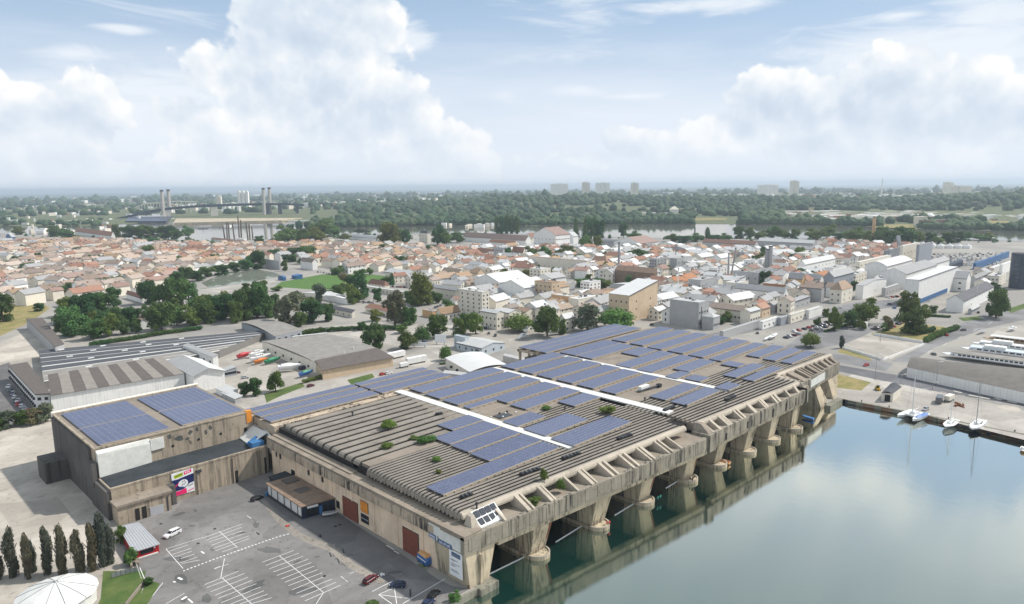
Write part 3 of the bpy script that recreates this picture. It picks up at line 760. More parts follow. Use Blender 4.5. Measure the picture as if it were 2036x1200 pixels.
# low rear roof block under the back rows of panels, and open canopy frame
b = MB(); b.box(127, 263.0, 0, 181.4, 291.5, 19.2); b.build('rear_block', 'cornice_concrete', bunker)
b = MB(); b.box(181.5, 262.9, 0, 226, 292, 19.4); b.build('rear_block', 'cornice_concrete', bunker)
b = MB(); b.box(226.1, 262.8, 0, 292, 263.9, 19.8); b.build('rear_wall', 'cornice_concrete', bunker)
b = MB(); b.box(297, 262.8, 0, 392, 284, 14); b.box(294, 262.9, 17.6, 392, 287.5, 19.0); b.build('rear_block', 'cornice_concrete', bunker)
for x in (295, 303, 311, 319):
    b = MB(); b.box(x, 285.6, 0, x+.9, 287, 17.6); b.build('canopy_post', 'pier_concrete', bunker)
# inside: pen walls, back wall
PIERS = [(154.6, 139.3), (183.3, 137.1), (210.1, 136.4), (238.9, 135.0), (261.0, 134.0), (283.4, 131.8), (304.8, 130.5), (326.5, 129.1), (347.5, 136)]
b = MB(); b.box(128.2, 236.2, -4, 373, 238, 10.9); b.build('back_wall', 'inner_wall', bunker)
for i, (px, ny) in enumerate(PIERS):
    if i == 8: continue
    y0 = ny+1.8; hw = 4.1 if i < 4 else 3.5
    yt = fasc_y(px)+.9
    b = MB()
    b.loft([[(px-hw+.9, ny+4.2, -4), (px+hw-1.0, ny+4.0, -4), (px+hw-1.0, ny+10, -4), (px-hw+.9, ny+10, -4)],
            [(px-hw-.1, max(yt, ny+.8), 10.75), (px+hw+.7, max(yt, ny+.8), 10.75), (px+hw+.7, ny+10, 10.75), (px-hw-.1, ny+10, 10.75)]])
    pr = b.build('pier', 'pier_concrete', bunker)
    b = MB(); b.loft([[(px+hw-1.75, ny+3.75, -2), (px+hw-1.0, ny+3.75, -2), (px+hw-1.0, ny+4.4, -2), (px+hw-1.75, ny+4.4, -2)], [(px+hw-.2, max(yt, ny+.8)-.3, 10.7), (px+hw+.55, max(yt, ny+.8)-.3, 10.7), (px+hw+.55, ny+2.2, 10.7), (px+hw-.2, ny+2.2, 10.7)]]); b.build('pier_rib', 'rust' if i in (0, 2, 3) else 'pier_concrete', pr)
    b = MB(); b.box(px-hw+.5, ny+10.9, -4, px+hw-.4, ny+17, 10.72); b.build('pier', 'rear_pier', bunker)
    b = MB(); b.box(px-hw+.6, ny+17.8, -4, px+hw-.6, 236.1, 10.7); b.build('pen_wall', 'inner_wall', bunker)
    # low rounded cutwater with rim
    pl = []
    for k in range(13):
        a = math.pi+math.pi*k/12; pl.append((px+4.2*math.cos(a), ny+3.6+4.2*math.sin(a)))
    pl += [(px+4.2, ny+17), (px-4.2, ny+17)]
    b = MB(); b.prism(pl, -4, -.95); nose = b.build('cutwater', 'pier_concrete', bunker)
    b = MB()
    for k in range(12):
        (xa, ya), (xb, yb) = pl[k], pl[k+1]; cx, cy = px, ny+3.2
        b.prism([(xa, ya), (xb, yb), (xb+(cx-xb)*.12, yb+(cy-yb)*.12), (xa+(cx-xa)*.12, ya+(cy-ya)*.12)], -.95, -.55)
    b.build('cutwater_rim', 'pale_beam', nose)
# end block at the far corner
b = MB()
b.loft([[(366, 134.6, -3), (377, 134.4, -3), (377, 150, -3), (366, 150, -3)], [(365, 139, 9.8), (372, 139, 9.8), (372, 150, 9.8), (365, 150, 9.8)]])
b.loft([[(381, 134.4, 0), (390, 136, 0), (390, 150, 0), (381, 150, 0)], [(384.0, 139.2, 9.8), (400.5, 139.8, 9.8), (400.5, 150, 9.8), (384.0, 150, 9.8)]])
b.build('end_pier', 'pier_concrete', bunker)
b = MB(); b.box(372, 146, 0, 388, 147, 9.8); b.build('end_recess', 'inner_wall', bunker)
b = MB(); b.box(389.5, 150, 0, 400.6, 262.6, 15); b.build('end_wall', 'cornice_concrete', bunker)
b = MB(); b.box(341, 149, -4, 366, 150, 9.8); b.build('pen_wall', 'inner_wall', bunker)
# window openings of the far fascia: solid boxes, inner shade painted dark
for (x, w, z0, z1) in ((258, 1.1, 11.2, 14), (276, 1.0, 11.6, 14.6), (279.5, 1.0, 11.6, 14.6), (299, 1.4, 11, 14.8), (312, 1.2, 11, 14.6), (322, 1.2, 11.4, 14.8)):
    b = MB(); strip(b, x, x+w, lambda q: fasc_y(q)-.14, lambda q: fasc_y(q)+.02, z0, z1, 1); b.build('opening', 'roof_gap', bunker)
b = MB(); strip(b, 356, 377, lambda q: fasc_y(q)-.2, lambda q: fasc_y(q), 11.4, 15.4, 3); b.build('repair_panel', 'white_band', bunker)
# ------------------------------------------------------------------ solar arrays
def panel_mat():
    m, t, b = newmat('solar_cell'); p = pos(t)
    n = t.noise(p, .05, 3, .5); pt = t.sep(t.voro(p, .55, 'F1', out=1))[0]
    oi = t.new('ShaderNodeObjectInfo').outputs['Random']
    c = t.mix(t.m('ADD', t.m('MULTIPLY', n, .5), t.m('ADD', t.m('MULTIPLY', pt, .35), t.m('MULTIPLY', t.m('SUBTRACT', oi, .5), .5)), None, True), (.084, .098, .168), (.118, .134, .212))
    setb(t, b, c, .32, 0, .35)
panel_mat()
plain('panel_frame', (.37, .39, .47), .5, .4, .2, .1)
plain('wood_rail', (.40, .34, .26), .8, .2, 0, .2)
panel_count = [0]
unit_panel = None
def solar(x0, y0, x1, y1, z=20.75, label='', individual=False, nrow=None, group='solar arrays on the bunker roof', pw=2.05):
    t = thing('solar_array', (x0, y0, z), label, 'solar array', group)
    nx = max(2, int(round((x1-x0)/pw))); ny = nrow or max(2, int(round((y1-y0)/1.75)))
    dx = (x1-x0)/nx; dy = (y1-y0)/ny
    b = MB(); b.box(x0+.02, y0+.02, z-.22, x1-.02, y1-.02, z-.03)
    fr = b.build('frame', 'panel_frame', t)
    b = MB()
    for yy in (y0-.35, (y0+y1)/2, y1-.3): b.box(x0+.3, yy, RT-.3, x1-.3, yy+.3, z-.24)
    n = int((x1-x0)/3.3)
    for k in range(n): xx = x0+1.0+k*(x1-x0-2)/max(1, n-1); b.box(xx, y0-.75, z-.62, xx+.3, y1+.5, z-.25)
    b.build('support_rail', 'wood_rail', t)
    if individual:
        me = MB(); me.box(.1, .09, 0, dx-.1, dy-.09, .06); mesh = me.mesh('panel', 'solar_cell')
        for i in range(nx):
            for j in range(ny): inst('panel', mesh, t, (i*dx, j*dy, -.02))
        panel_count[0] += nx*ny
    else:
        b = MB()
        for i in range(nx):
            for j in range(ny):
                xa = x0+i*dx+.11; ya = y0+j*dy+.1; xb = xa+dx-.22; yb = ya+dy-.2
                b.face([(xa, ya, z+.02), (xb, ya, z+.02), (xb, yb, z+.02), (xa, yb, z+.02)])
                b.face([(xa, ya, z-.03), (xb, ya, z-.03), (xb, ya, z+.02), (xa, ya, z+.02)])
                b.face([(xa, yb, z-.03), (xa, ya, z-.03), (xa, ya, z+.02), (xa, yb, z+.02)])
        tag(b.build('panel_field', 'solar_cell', t), kind='stuff')
    return t
C0, C1, C2, C3, C4 = 160.2, 187.0, 192.0, 248.6, 254.2
solar(130.9, 161.0, 186.3, 169.2, label='long solar array nearest the parking corner, lowest row on the near roof', individual=True)
solar(159.6, 170.6, 187.0, 180.2, label='second solar row up from the long near array, left of the first white joint cover', individual=True)
solar(160.2, 182.0, 187.2, 191.4, label='third solar row up, left of the first white joint cover beside the ribbed roof', individual=True)
solar(160.8, 192.9, 187.4, 202.4, label='fourth solar row, its left end beside two green bushes')
solar(171.5, 203.9, 188.3, 213.0, label='short topmost solar table left of the first white joint cover on bare roof')
lab = 'solar array row on the second roof bay, between the two long white joint covers'
solar(192.3, 188.1, 209, 196.6, label='short solar table just right of the first white joint cover, above two longer rows')
solar(191.7, 172.8, 218, 184.3, label='middle solar row right of the first white joint cover, near the lower roof edge')
solar(190.9, 158.2, 227.6, 169.2, label='lowest solar row right of the first white joint cover, end beside the round green bush')
solar(227.7, 188.4, 246.2, 197.8, label='short solar table alone above the round roof bush, touching the second white joint cover')
solar(210.2, 200.8, 247.2, 210.2, label='solar row with its left end at the dark roof hatch, below the five full rows')
solar(211.2, 213.2, 247.7, 223.4, label='shortened solar row whose left half is only two panels deep')
solar(194.4, 219.0, 210.9, 223.4, label='narrow strip of solar panels along the first white joint cover, two panels deep', nrow=3)
solar(194.4, 227.2, 248.7, 237.2, label='full-width solar row, third from the back wall in the second roof bay')
solar(194.8, 240.2, 249.0, 250.4, label='full-width solar row, second from the back wall in the second roof bay')
solar(195.3, 253.2, 249.3, 263.0, label='rearmost full-width solar row in the second roof bay, beside the white barrel roof')
for (y0, y1, nm) in ((285.4, 290.6, 'rearmost'), (276.8, 283.0, 'middle'), (267.4, 274.8, 'foremost')):
    solar(127.4, y0, 181.3, y1, 20.4, nm+' of the three long solar rows behind the thick ribbed roof part', nrow=3)
    solar(182.6, y0, 225, y1, 20.5, nm+' of the three shorter solar rows reaching to the walled ramp', nrow=3)
ys = [(251.6, 261.6), (238.4, 248.6), (225.2, 235.4), (212.2, 222.2), (199.2, 209.2), (186.2, 195.2)]
for k, (y0, y1) in enumerate(ys):
    solar(255.0+(-.4 if k else 0), y0, [297, 295.6, 295, 294.2, 293.4, 292.6][k], y1, label='solar row %s in the third roof bay between two white covers' % ['at the very back', 'second from the back', 'third from the back', 'third from the front', 'second from the front', 'nearest the roof cabinet'][k])
solar(262.0, 164.4, 291.6, 172.6, label='upper of two solar rows by the third white cover, right of the roof cabinet')
solar(261.4, 153.6, 291.9, 161.4, label='lower of two solar rows by the far white joint cover, nearest the ribbed front edge')
for (y0, y1, nm) in ((280.4, 286.4, 'rear'), (273, 279.2, 'middle'), (264.8, 271.8, 'front')):
    solar(294.4, y0, 390, y1, 20.4, nm+' solar row of the raised open canopy at the back of the bunker', nrow=3)
def PX(u, v): q = g(u, v, 20.75); return q.x, q.y
def solar_px(fl, br, label, **k):
    a = PX(*fl); c = PX(*br); solar(a[0], a[1], c[0], c[1], label=label, **k)
solar_px((1143.7, 705.5), (1203.6, 675), 'rear solar row right of the third white joint cover, next to the raised canopy rows')
solar_px((1176, 712.3), (1235, 682), 'second solar row right of the third white joint cover, above a bare brown roof patch')
solar_px((1268.5, 706.4), (1272.4, 688.8), 'small solar table at the right end of the bare brown roof patch')
solar_px((1252.7, 730), (1312.7, 696.6), 'solar row below the bare brown patch, right of the third white joint cover')
solar_px((1296, 739.4), (1353, 704.5), 'solar row directly along the third white joint cover, lower of two long ones')
solar_px((1368.7, 737.9), (1393, 712.3), 'medium solar table in the middle of the far roof, above bare concrete')
solar_px((1345, 751.6), (1352, 736.5), 'smallest solar table beside the third white joint cover')
solar_px((1391, 757.5), (1380.5, 743.8), 'wide low solar table beside the far end of the third white joint cover')
solar_px((1448, 775), (1446, 758.5), 'lowest solar table at the front end of the third white joint cover')
solar_px((1243, 679), (1312.7, 648.5), 'first long solar row at the rear right, next to the concrete block')
solar_px((1277, 685.8), (1348, 654.4), 'second long solar row from the back on the far right bay')
solar_px((1313.7, 693.7), (1383.4, 660.3), 'third long solar row from the back on the far right bay')
solar_px((1356, 701.5), (1422.7, 666), 'fourth long solar row from the back on the far right bay')
solar_px((1396, 709.4), (1462, 673), 'fifth long solar row from the back on the far right bay')
solar_px((1432.5, 716.7), (1501.3, 680), 'sixth long solar row, last of the long ones on the far right bay')
solar_px((1509, 709.4), (1536.7, 684.8), 'first of three shorter solar rows at the right roof end')
solar_px((1540.6, 716.3), (1570, 690.7), 'middle of three shorter solar rows at the right roof end')
solar_px((1574, 722), (1602.5, 696.6), 'last solar row at the right roof end, nearest the road')
solar_px((1466, 729), (1450, 716.5), 'tiny solar table alone on the bare far roof')
solar_px((1463, 749.7), (1495.4, 721), 'upper of two solar rows above the broken far roof edge')
solar_px((1497.4, 756.5), (1534.7, 727), 'lower of two solar rows above the broken far roof edge')
# ------------------------------------------------------------------ things lying on the roof
def vent_box(fl, br, label):
    a = g(*fl, RT); c = g(*br, RT); d = (c-a); n = max(3, int(d.length/1.5))
    t = thing('roof_vent', (a.x, a.y, RT), label, 'roof vent', 'black ribbed vents on the bunker roof')
    ex = d.normalized(); ey = Vector((-ex.y, ex.x, 0))
    b = MB(); b.obox(((a.x+c.x)/2, (a.y+c.y)/2), ex.xy, d.length, 1.3, RT, RT+.55); b.build('base', 'black_plastic', t)
    for k in range(n):
        p = a+ex*(d.length*(k+.5)/n); q = MB(); q.obox(p.xy, ex.xy, d.length/n*.62, 1.7, RT+.55, RT+1.0); q.build('cap', 'dark_metal' if k % 3 else 'black_plastic', t)
vent_box((916, 992), (938, 983), 'short black vent on the ribs near the skylight corner')
vent_box((1034, 946), (1074, 933), 'black ribbed vent between the long solar row and the yellowish bush')
vent_box((1118, 914), (1153, 902), 'black ribbed vent below the end of the first white joint cover')
vent_box((1228, 875), (1256, 865), 'black ribbed vent nearest the notch in the roof edge')
vent_box((866, 825), (880, 823), 'lone small black vent on the bare roof left of the first white joint cover')
vent_box((1320, 818), (1340, 810), 'wide black vent at the end of the second white joint cover')
vent_box((1442, 797), (1462, 788), 'dark blue black ventilator above the second roof step')
a = g(1000, 826, RT); t = thing('roof_hatch', (a.x, a.y, RT), 'grey roof hatch sheet with scattered dark scrap, right of the first white joint cover', 'roof hatch')
b = MB(); b.obox(a.xy, (1, -.05), 7, 4.6, RT-.1, RT+.2); b.build('cover', 'dark_metal', t)
for k in range(7):
    b = MB(); b.obox((a.x-5+k*1.9, a.y+rr.uniform(-3.2, 3)), (rr.random(), rr.random()), rr.uniform(.6, 1.5), .5, RT, RT+rr.uniform(.3, .8)); b.build('scrap', 'black_plastic' if k % 2 else 'white_paint', t)
a = g(1272, 779, RT); c = g(1310, 769, RT); t = thing('roof_cabinet', (a.x, a.y, RT), 'white cabinet with dark pipe run on the roof beside the third bay arrays', 'cabinet')
b = MB(); b.obox((a.x+4, a.y+.5), (1, 0), 6.5, 2.0, RT, RT+2.2); b.build('body', 'white_paint', t)
b = MB(); b.tube((a.x-1, a.y, RT+.5), (c.x, c.y, RT+.9), .5); b.build('pipe', 'dark_metal', t)
b = MB(); b.obox((c.x, c.y), (1, 0), 2.4, 1.8, RT, RT+1.6); b.build('motor', 'black_plastic', t)
for (u, v) in ((1282, 797), (1364, 811), (948, 1009), (1123, 815), (1206, 813), (701, 826)):
    a = g(u, v, RT); t = thing('vent_pipe', (a.x, a.y, RT), 'short dark vent pipe standing on the bunker roof', 'vent pipe', 'vent pipes on the bunker roof')
    b = MB(); b.tube((a.x, a.y, RT-.3), (a.x, a.y, RT+1.2), .28); b.build('pipe', 'dark_metal', t)
    b = MB(); b.tube((a.x, a.y, RT+1.2), (a.x, a.y, RT+1.7), .55, .4); b.build('cowl', 'black_plastic', t)
# skylight at the near corner
a = g(948, 1040, 17); t = thing('skylight', (a.x, a.y, 16), 'slanted white-framed skylight of dark panes at the near roof corner', 'skylight')
x0, y0 = 130.5, 141.9
def sk(fx, fy): return (x0+fx*9, y0+1.2+fy*3.9, 16.4+fy*3.4)
b = MB(); b.prism([(x0-.3, y0+.9), (x0+9.3, y0+.5), (x0+9.3, y0+5.2), (x0-.3, y0+5.4)], 15.7, [16.3, 16.3, 19.7, 19.7]); b.build('housing', 'white_paint', t)
for i in range(4):
    for j in range(2):
        e = .05; q = MB(); A, B_, C_, D_ = sk(i/4+e*.5, j/2+e), sk((i+1)/4-e*.5, j/2+e), sk((i+1)/4-e*.5, (j+1)/2-e), sk(i/4+e*.5, (j+1)/2-e)
        q.face([(p[0], p[1]-.12, p[2]+.16) for p in (A, B_, C_, D_)]); q.face([(p[0], p[1]-.02, p[2]+.06) for p in (D_, C_, B_, A)]); q.build('pane', 'sky_pane', t)
b = MB(); b.loft([[(x0-3.2, y0+1.6, 15.9), (x0-.4, y0+.8, 15.9), (x0-.4, y0+5, 15.9), (x0-3.0, y0+5.6, 15.9)], [(x0-1.6, y0+3.8, 19.2), (x0-.4, y0+3.8, 19.6), (x0-.4, y0+5.4, 19.6), (x0-1.6, y0+5.6, 19.2)]]); b.build('side_cheek', 'pale_beam', t)
# boom lines and gear along the pen mouths
for (u0, v0, u1, v1) in ((962, 1146, 1044, 1106), (1105, 1077, 1160, 1043), (1222, 1024, 1268, 996), (1324, 970, 1352, 953)):
    a = g(u0, v0, -1.9); c = g(u1, v1, -1.9); b = MB(); b.tube((a.x, a.y, -1.88), (c.x, c.y, -1.88), .16, n=6)
    tag(b.build('floating_boom', 'sign_white'), 'thin white floating boom across a dark pen mouth, beside %s' % {962: 'the near corner quay', 1105: 'the first pier', 1222: 'the orange buoys', 1324: 'the green fenders'}[u0], 'boom', 'white booms across the pen mouths')
plain('buoy_red', (.62, .06, .03), .5, .4); plain('fender_green', (.03, .20, .16), .6, .3, 0, .3); plain('deck_blue', (.05, .17, .36), .6, .3, 0, .2)
def heap(name, u, v, mat_, label, cat, n=6, s=.5, z=-.2):
    a = g(u, v, z); r2 = random.Random(u); b = MB()
    for k in range(n):
        x = a.x+r2.uniform(-1.4, 1.4)*s*2; y = a.y+r2.uniform(-.8, .8)*s*2; rs = s*r2.uniform(.6, 1.1)
        b.tube((x, y, z-.05), (x, y, z+rs*1.5), rs*.55, rs*.75, 8); b.tube((x, y, z+rs*1.5), (x, y, z+rs*2.0), rs*.75, rs*.25, 8)
    tag(b.build(name, mat_), label, cat)
heap('buoy', 1207, 1040, 'buoy_red', 'orange red buoys heaped on the cutwater of the second pier', 'buoys', 4, .4)
heap('fender', 1312, 990, 'fender_green', 'green fenders stacked on the cutwater of the third pier', 'fenders', 6, .45)
heap('bollard', 1378, 951, 'black_plastic', 'dark bollards on the cutwater of the fourth pier', 'bollards', 4, .6)
heap('bollard', 936, 1163, 'rust', 'rusty bollard beside the corner pier of the bunker', 'bollard', 2, .5, .1)
# ------------------------------------------------------------------ vegetation
leafmat('leaf_deep', (.030, .078, .028), (.095, .175, .055))
leafmat('leaf_mid', (.052, .112, .030), (.145, .225, .065))
leafmat('leaf_light', (.062, .105, .028), (.155, .205, .060))
leafmat('leaf_pale', (.085, .095, .055), (.19, .19, .115))
leafmat('leaf_dusk', (.062, .074, .060), (.135, .148, .110), .4)
leafmat('leaf_bright', (.055, .125, .028), (.135, .225, .055))
plain('bark', (.11, .085, .062), .9, .1, 0, .3)
def crown_mesh(name, kind, seed, n, mat_, leaf=.085):
    """crown in a unit box: many small leaf faces spread over uneven limbs' ends"""
    r = np.random.default_rng(seed)
    blobs = []
    if kind in ('round', 'airy'):
        for k in range(16 if kind == 'round' else 11):
            a = r.uniform(0, 6.283); z = r.uniform(.10, .84); rad = .33*math.sqrt(max(.05, 1-((z-.5)/.55)**2))*r.uniform(.35, 1.05)
            blobs.append((math.cos(a)*rad, math.sin(a)*rad, z, r.uniform(.13, .22)*(1 if kind == 'round' else .85)))
        blobs.append((0, 0, .56, .27))
    elif kind == 'cone':
        for k in range(12):
            z = .06+.86*k/11; rad = .30*(1-z)**.8; a = r.uniform(0, 6.283)
            blobs.append((math.cos(a)*rad*.4, math.sin(a)*rad*.4, z, .10+.32*(1-z)**.85*r.uniform(.8, 1.1)))
    elif kind == 'column':
        for k in range(12):
            z = .07+.86*k/11; w = .40*math.sin(math.pi*(.12+.80*z))**.6; a = r.uniform(0, 6.283)
            blobs.append((math.cos(a)*w*.28, math.sin(a)*w*.28, z, w*r.uniform(.62, .95)))
    elif kind == 'dome':
        for k in range(9):
            a = 6.283*k/9; blobs.append((math.cos(a)*.27, math.sin(a)*.27, r.uniform(.25, .5), r.uniform(.20, .26)))
        blobs += [(0, 0, .55, .38)]
    elif kind == 'hedge':
        for k in range(16):
            blobs.append((-.46+.92*k/15, r.uniform(-.1, .1), r.uniform(.35, .6), r.uniform(.34, .44)))
    V = []; F = []; k0 = 0
    vol = np.array([b[3]**2 for b in blobs]); pr = vol/vol.sum()
    sq = np.array([.28, 1.0, 1.0]) if kind == 'hedge' else np.ones(3)
    idx = r.choice(len(blobs), n, p=pr)
    for i in idx:
        b = blobs[i]; d = r.normal(size=3); d /= np.linalg.norm(d)
        if kind != 'hedge' and d[2] < -.55: d[2] *= -.6
        c = np.array(b[:3])+d*b[3]*sq*r.uniform(.72, 1.06)
        nrm = d+r.normal(size=3)*.55; nrm /= np.linalg.norm(nrm)
        t1 = np.cross(nrm, r.normal(size=3)); t1 /= np.linalg.norm(t1)+1e-6; t2 = np.cross(nrm, t1)
        s = leaf*r.uniform(.55, 1.25)
        t1 = t1*s*sq; t2 = t2*s*sq*r.uniform(.6, 1.0)
        V += [c-t1*.5, c+t2*.55, c+t1*.6+nrm*s*.2, c-t2*.5]; F.append((k0, k0+1, k0+2, k0+3)); k0 += 4
    # a few solid inner lumps so that the middle is not see-through
    me = bpy.data.meshes.new(name)
    bmx = bmesh.new()
    for b in blobs:
        q = bmesh.ops.create_icosphere(bmx, subdivisions=1, radius=b[3]*.66, matrix=Matrix.Translation(b[:3]) @ Matrix.Diagonal((*sq, 1)))
    vs = [np.array(v.co) for v in bmx.verts]; fs = [[v.index for v in f.verts] for f in bmx.faces]
    if kind == 'airy': vs = []; fs = []
    bmx.free()
    kk = len(V); V = V+vs; F = F+[tuple(i+kk for i in f) for f in fs]
    V = [v for v in V]
    me.from_pydata([tuple(map(float, v)) for v in V], [], F); me.materials.append(MATS[mat_]); me.update()
    return me
def trunk_mesh():
    b = MB(); b.tube((0, 0, 0), (.01, 0, .45), .045, .03, 7)
    for a in range(4):
        b.tube((.01, 0, .32+.05*a), (.2*math.cos(a*1.7), .2*math.sin(a*1.7), .62+.04*a), .022, .008, 5)
    return b.mesh('trunk', 'bark')
TRUNK = trunk_mesh()
TK = {}
def proto(key, kind, mat_, n, leaf, nv=3):
    TK[key] = [crown_mesh('crown', kind, 100*len(TK)+i, n, mat_, leaf) for i in range(nv)]
proto('deep', 'round', 'leaf_deep', 2600, .07); proto('mid', 'round', 'leaf_mid', 2600, .07)
proto('light', 'round', 'leaf_light', 2400, .07); proto('pale', 'airy', 'leaf_pale', 2300, .07)
proto('bright', 'dome', 'leaf_bright', 1500, .08, 2); proto('dome', 'dome', 'leaf_mid', 1500, .075, 2)
proto('cone', 'cone', 'leaf_deep', 1300, .08, 2); proto('column', 'column', 'leaf_dusk', 2600, .075, 4)
proto('poplar', 'column', 'leaf_deep', 1200, .09, 2); proto('hedge', 'hedge', 'leaf_mid', 2200, .14, 2)
proto('hedgedark', 'hedge', 'leaf_deep', 2200, .14, 2)
KN = {'deep': ('broadleaf_tree', 'dark green broadleaf tree', 'tree'), 'mid': ('broadleaf_tree', 'mid green broadleaf tree', 'tree'),
      'light': ('broadleaf_tree', 'light yellowish green tree', 'tree'), 'pale': ('pale_tree', 'sparse pale olive tree', 'tree'),
      'bright': ('bush', 'bright green rounded bush', 'bush'), 'dome': ('dome_tree', 'dense rounded green tree', 'tree'),
      'cone': ('conifer', 'dark pointed conifer', 'tree'), 'column': ('cypress', 'dusky columnar cypress', 'tree'),
      'poplar': ('poplar_tree', 'slender dark poplar', 'tree')}
tr = random.Random(77); tq = random.Random(61)
def tree(u, v, w, h, kind, where, group=None, z=0.0, label=None, trunk=True):
    p = g(u, v, z); _, _, dep = proj(p); s = dep/FPX
    W_, Hm = w*s*1.16, h*s*1.06
    nm, lb, cat = KN[kind]
    t = thing(nm, tuple(p), label or '%s %s' % (lb, where), cat, group, tr.uniform(0, 6.28))
    low = .0 if kind in ('bright', 'dome', 'cone', 'column', 'poplar') else .0
    inst('crown', tr.choice(TK[kind]), t, (0, 0, Hm*low), 0, (W_, W_, Hm*(1-low)))
    if trunk and kind not in ('bright',): inst('trunk', TRUNK, t, (0, 0, -.1), 0, (Hm*.7, Hm*.7, Hm))
    return t
def hedge(pts, h, w, label, m='hedge', group=None, z=0):
    """clipped or overgrown hedge following surveyed points, one piece of foliage per straight run"""
    P = [g(u, v, z) for u, v in pts]
    t = thing('hedge', tuple(P[0]), label, 'hedge', group)
    for a, c in zip(P, P[1:]):
        d = c-a; n = max(1, int(round(d.length/(h*4))))
        for k in range(n):
            mid = a+d*((k+.5)/n); L = d.length/n
            inst('foliage', tr.choice(TK[m]), t, tuple(mid-P[0]), math.atan2(d.y, d.x), (L*1.06, w, h*tr.uniform(.92, 1.12)))
    return t
# row behind the dark warehouse
for (u, v, w, h, k) in ((140, 668, 54, 60, 'mid'), (163, 640, 56, 56, 'deep'), (205, 632, 52, 52, 'deep'), (185, 674, 50, 40, 'mid'), (216, 668, 42, 46, 'mid'), (247, 664, 34, 40, 'light'),
        (138, 628, 40, 40, 'mid'), (228, 610, 30, 40, 'deep'), (200, 668, 26, 30, 'pale'), (270, 662, 26, 30, 'mid')):
    tree(u, v, w, h, k, 'in the thicket above the long warehouse', 'trees of the left thicket')
for (u, v, w, h, k) in ((295, 604, 42, 46, 'deep'), (325, 612, 46, 46, 'deep'), (355, 612, 52, 62, 'deep'), (376, 608, 48, 46, 'deep'), (322, 656, 54, 54, 'deep'), (352, 646, 32, 36, 'mid'),
        (385, 646, 44, 40, 'mid'), (410, 642, 46, 44, 'deep'), (440, 634, 52, 50, 'deep'), (464, 626, 40, 42, 'mid'), (486, 636, 42, 64, 'deep'), (512, 632, 52, 68, 'deep'), (470, 642, 28, 46, 'mid'), (300, 640, 30, 34, 'mid'),
        (540, 624, 42, 40, 'light'), (622, 640, 54, 44, 'deep'), (598, 648, 30, 28, 'deep')):
    tree(u, v, w, h, k, 'in the tall belt behind the long warehouse', 'trees of the belt behind the warehouse')
tree(575, 648, 72, 70, 'pale', '', label='large pale brownish green tree above the small curved pavilion roof')
C_ = 'trees in the middle yards'
for (u, v, w, h, k, wh) in ((637, 602, 32, 44, 'pale', 'beside the white van shed below the green playing field'), (712, 594, 50, 52, 'deep', 'at the lower right tip of the green playing field'), (692, 572, 36, 30, 'pale', 'at the right edge of the green playing field'),
        (700, 604, 28, 40, 'light', 'in front of the white shed below the playing field'), (653, 638, 26, 36, 'mid', 'beside the orange canopy on the low workshops'), (750, 600, 22, 28, 'deep', 'standing alone in the car yard below the red hall'),
        (785, 646, 44, 66, 'pale', 'tallest at the corner of the low red roofed workshops'), (815, 646, 30, 38, 'mid', 'beside the ochre gabled house right of the workshops'), (838, 606, 60, 64, 'light', 'tall and spreading before the long grey warehouse'), (872, 602, 20, 20, 'deep', 'small at the foot of the long grey warehouse'),
        (745, 694, 52, 52, 'light', 'at the upper end of the flat grey curved roof'), (806, 692, 42, 36, 'light', 'beside the blue parked car on the depot road'), (840, 682, 32, 38, 'dome', 'clipped round behind the white advertising board'), (872, 672, 44, 48, 'deep', 'behind the white advertising board'),
        (886, 716, 22, 32, 'dome', 'small and round at the pale blue house'), (912, 668, 28, 38, 'mid', 'left of two before the beige apartment block'), (946, 664, 44, 46, 'mid', 'right of two before the beige apartment block'), (925, 652, 24, 30, 'deep', 'between the apartment block and the pale blue house'),
        (1032, 658, 52, 38, 'dome', 'broad and clipped in front of the white workshop row'), (1088, 668, 58, 62, 'light', 'tall and drooping beside the parked motor boats'), (1118, 664, 22, 30, 'light', 'slim next to the drooping tree by the boats'), (1168, 656, 64, 60, 'pale', 'with grey blossom in front of the beige mill building'), (1225, 652, 68, 42, 'bright', 'just behind the raised canopy of solar panels'),
        (548, 778, 32, 42, 'light', 'thin crowned at the edge of the storage yard'), (485, 787, 24, 28, 'deep', 'left of a dark pair by the storage yard gate'), (509, 786, 28, 36, 'deep', 'right of a dark pair by the storage yard gate'),
        (240, 1080, 26, 36, 'mid', 'behind the grey roof of the red kiosk'), (258, 1122, 28, 34, 'mid', 'in front of the grey roof of the red kiosk')):
    tree(u, v, w, h, k, wh, C_)
R_ = 'trees along the right hand streets'
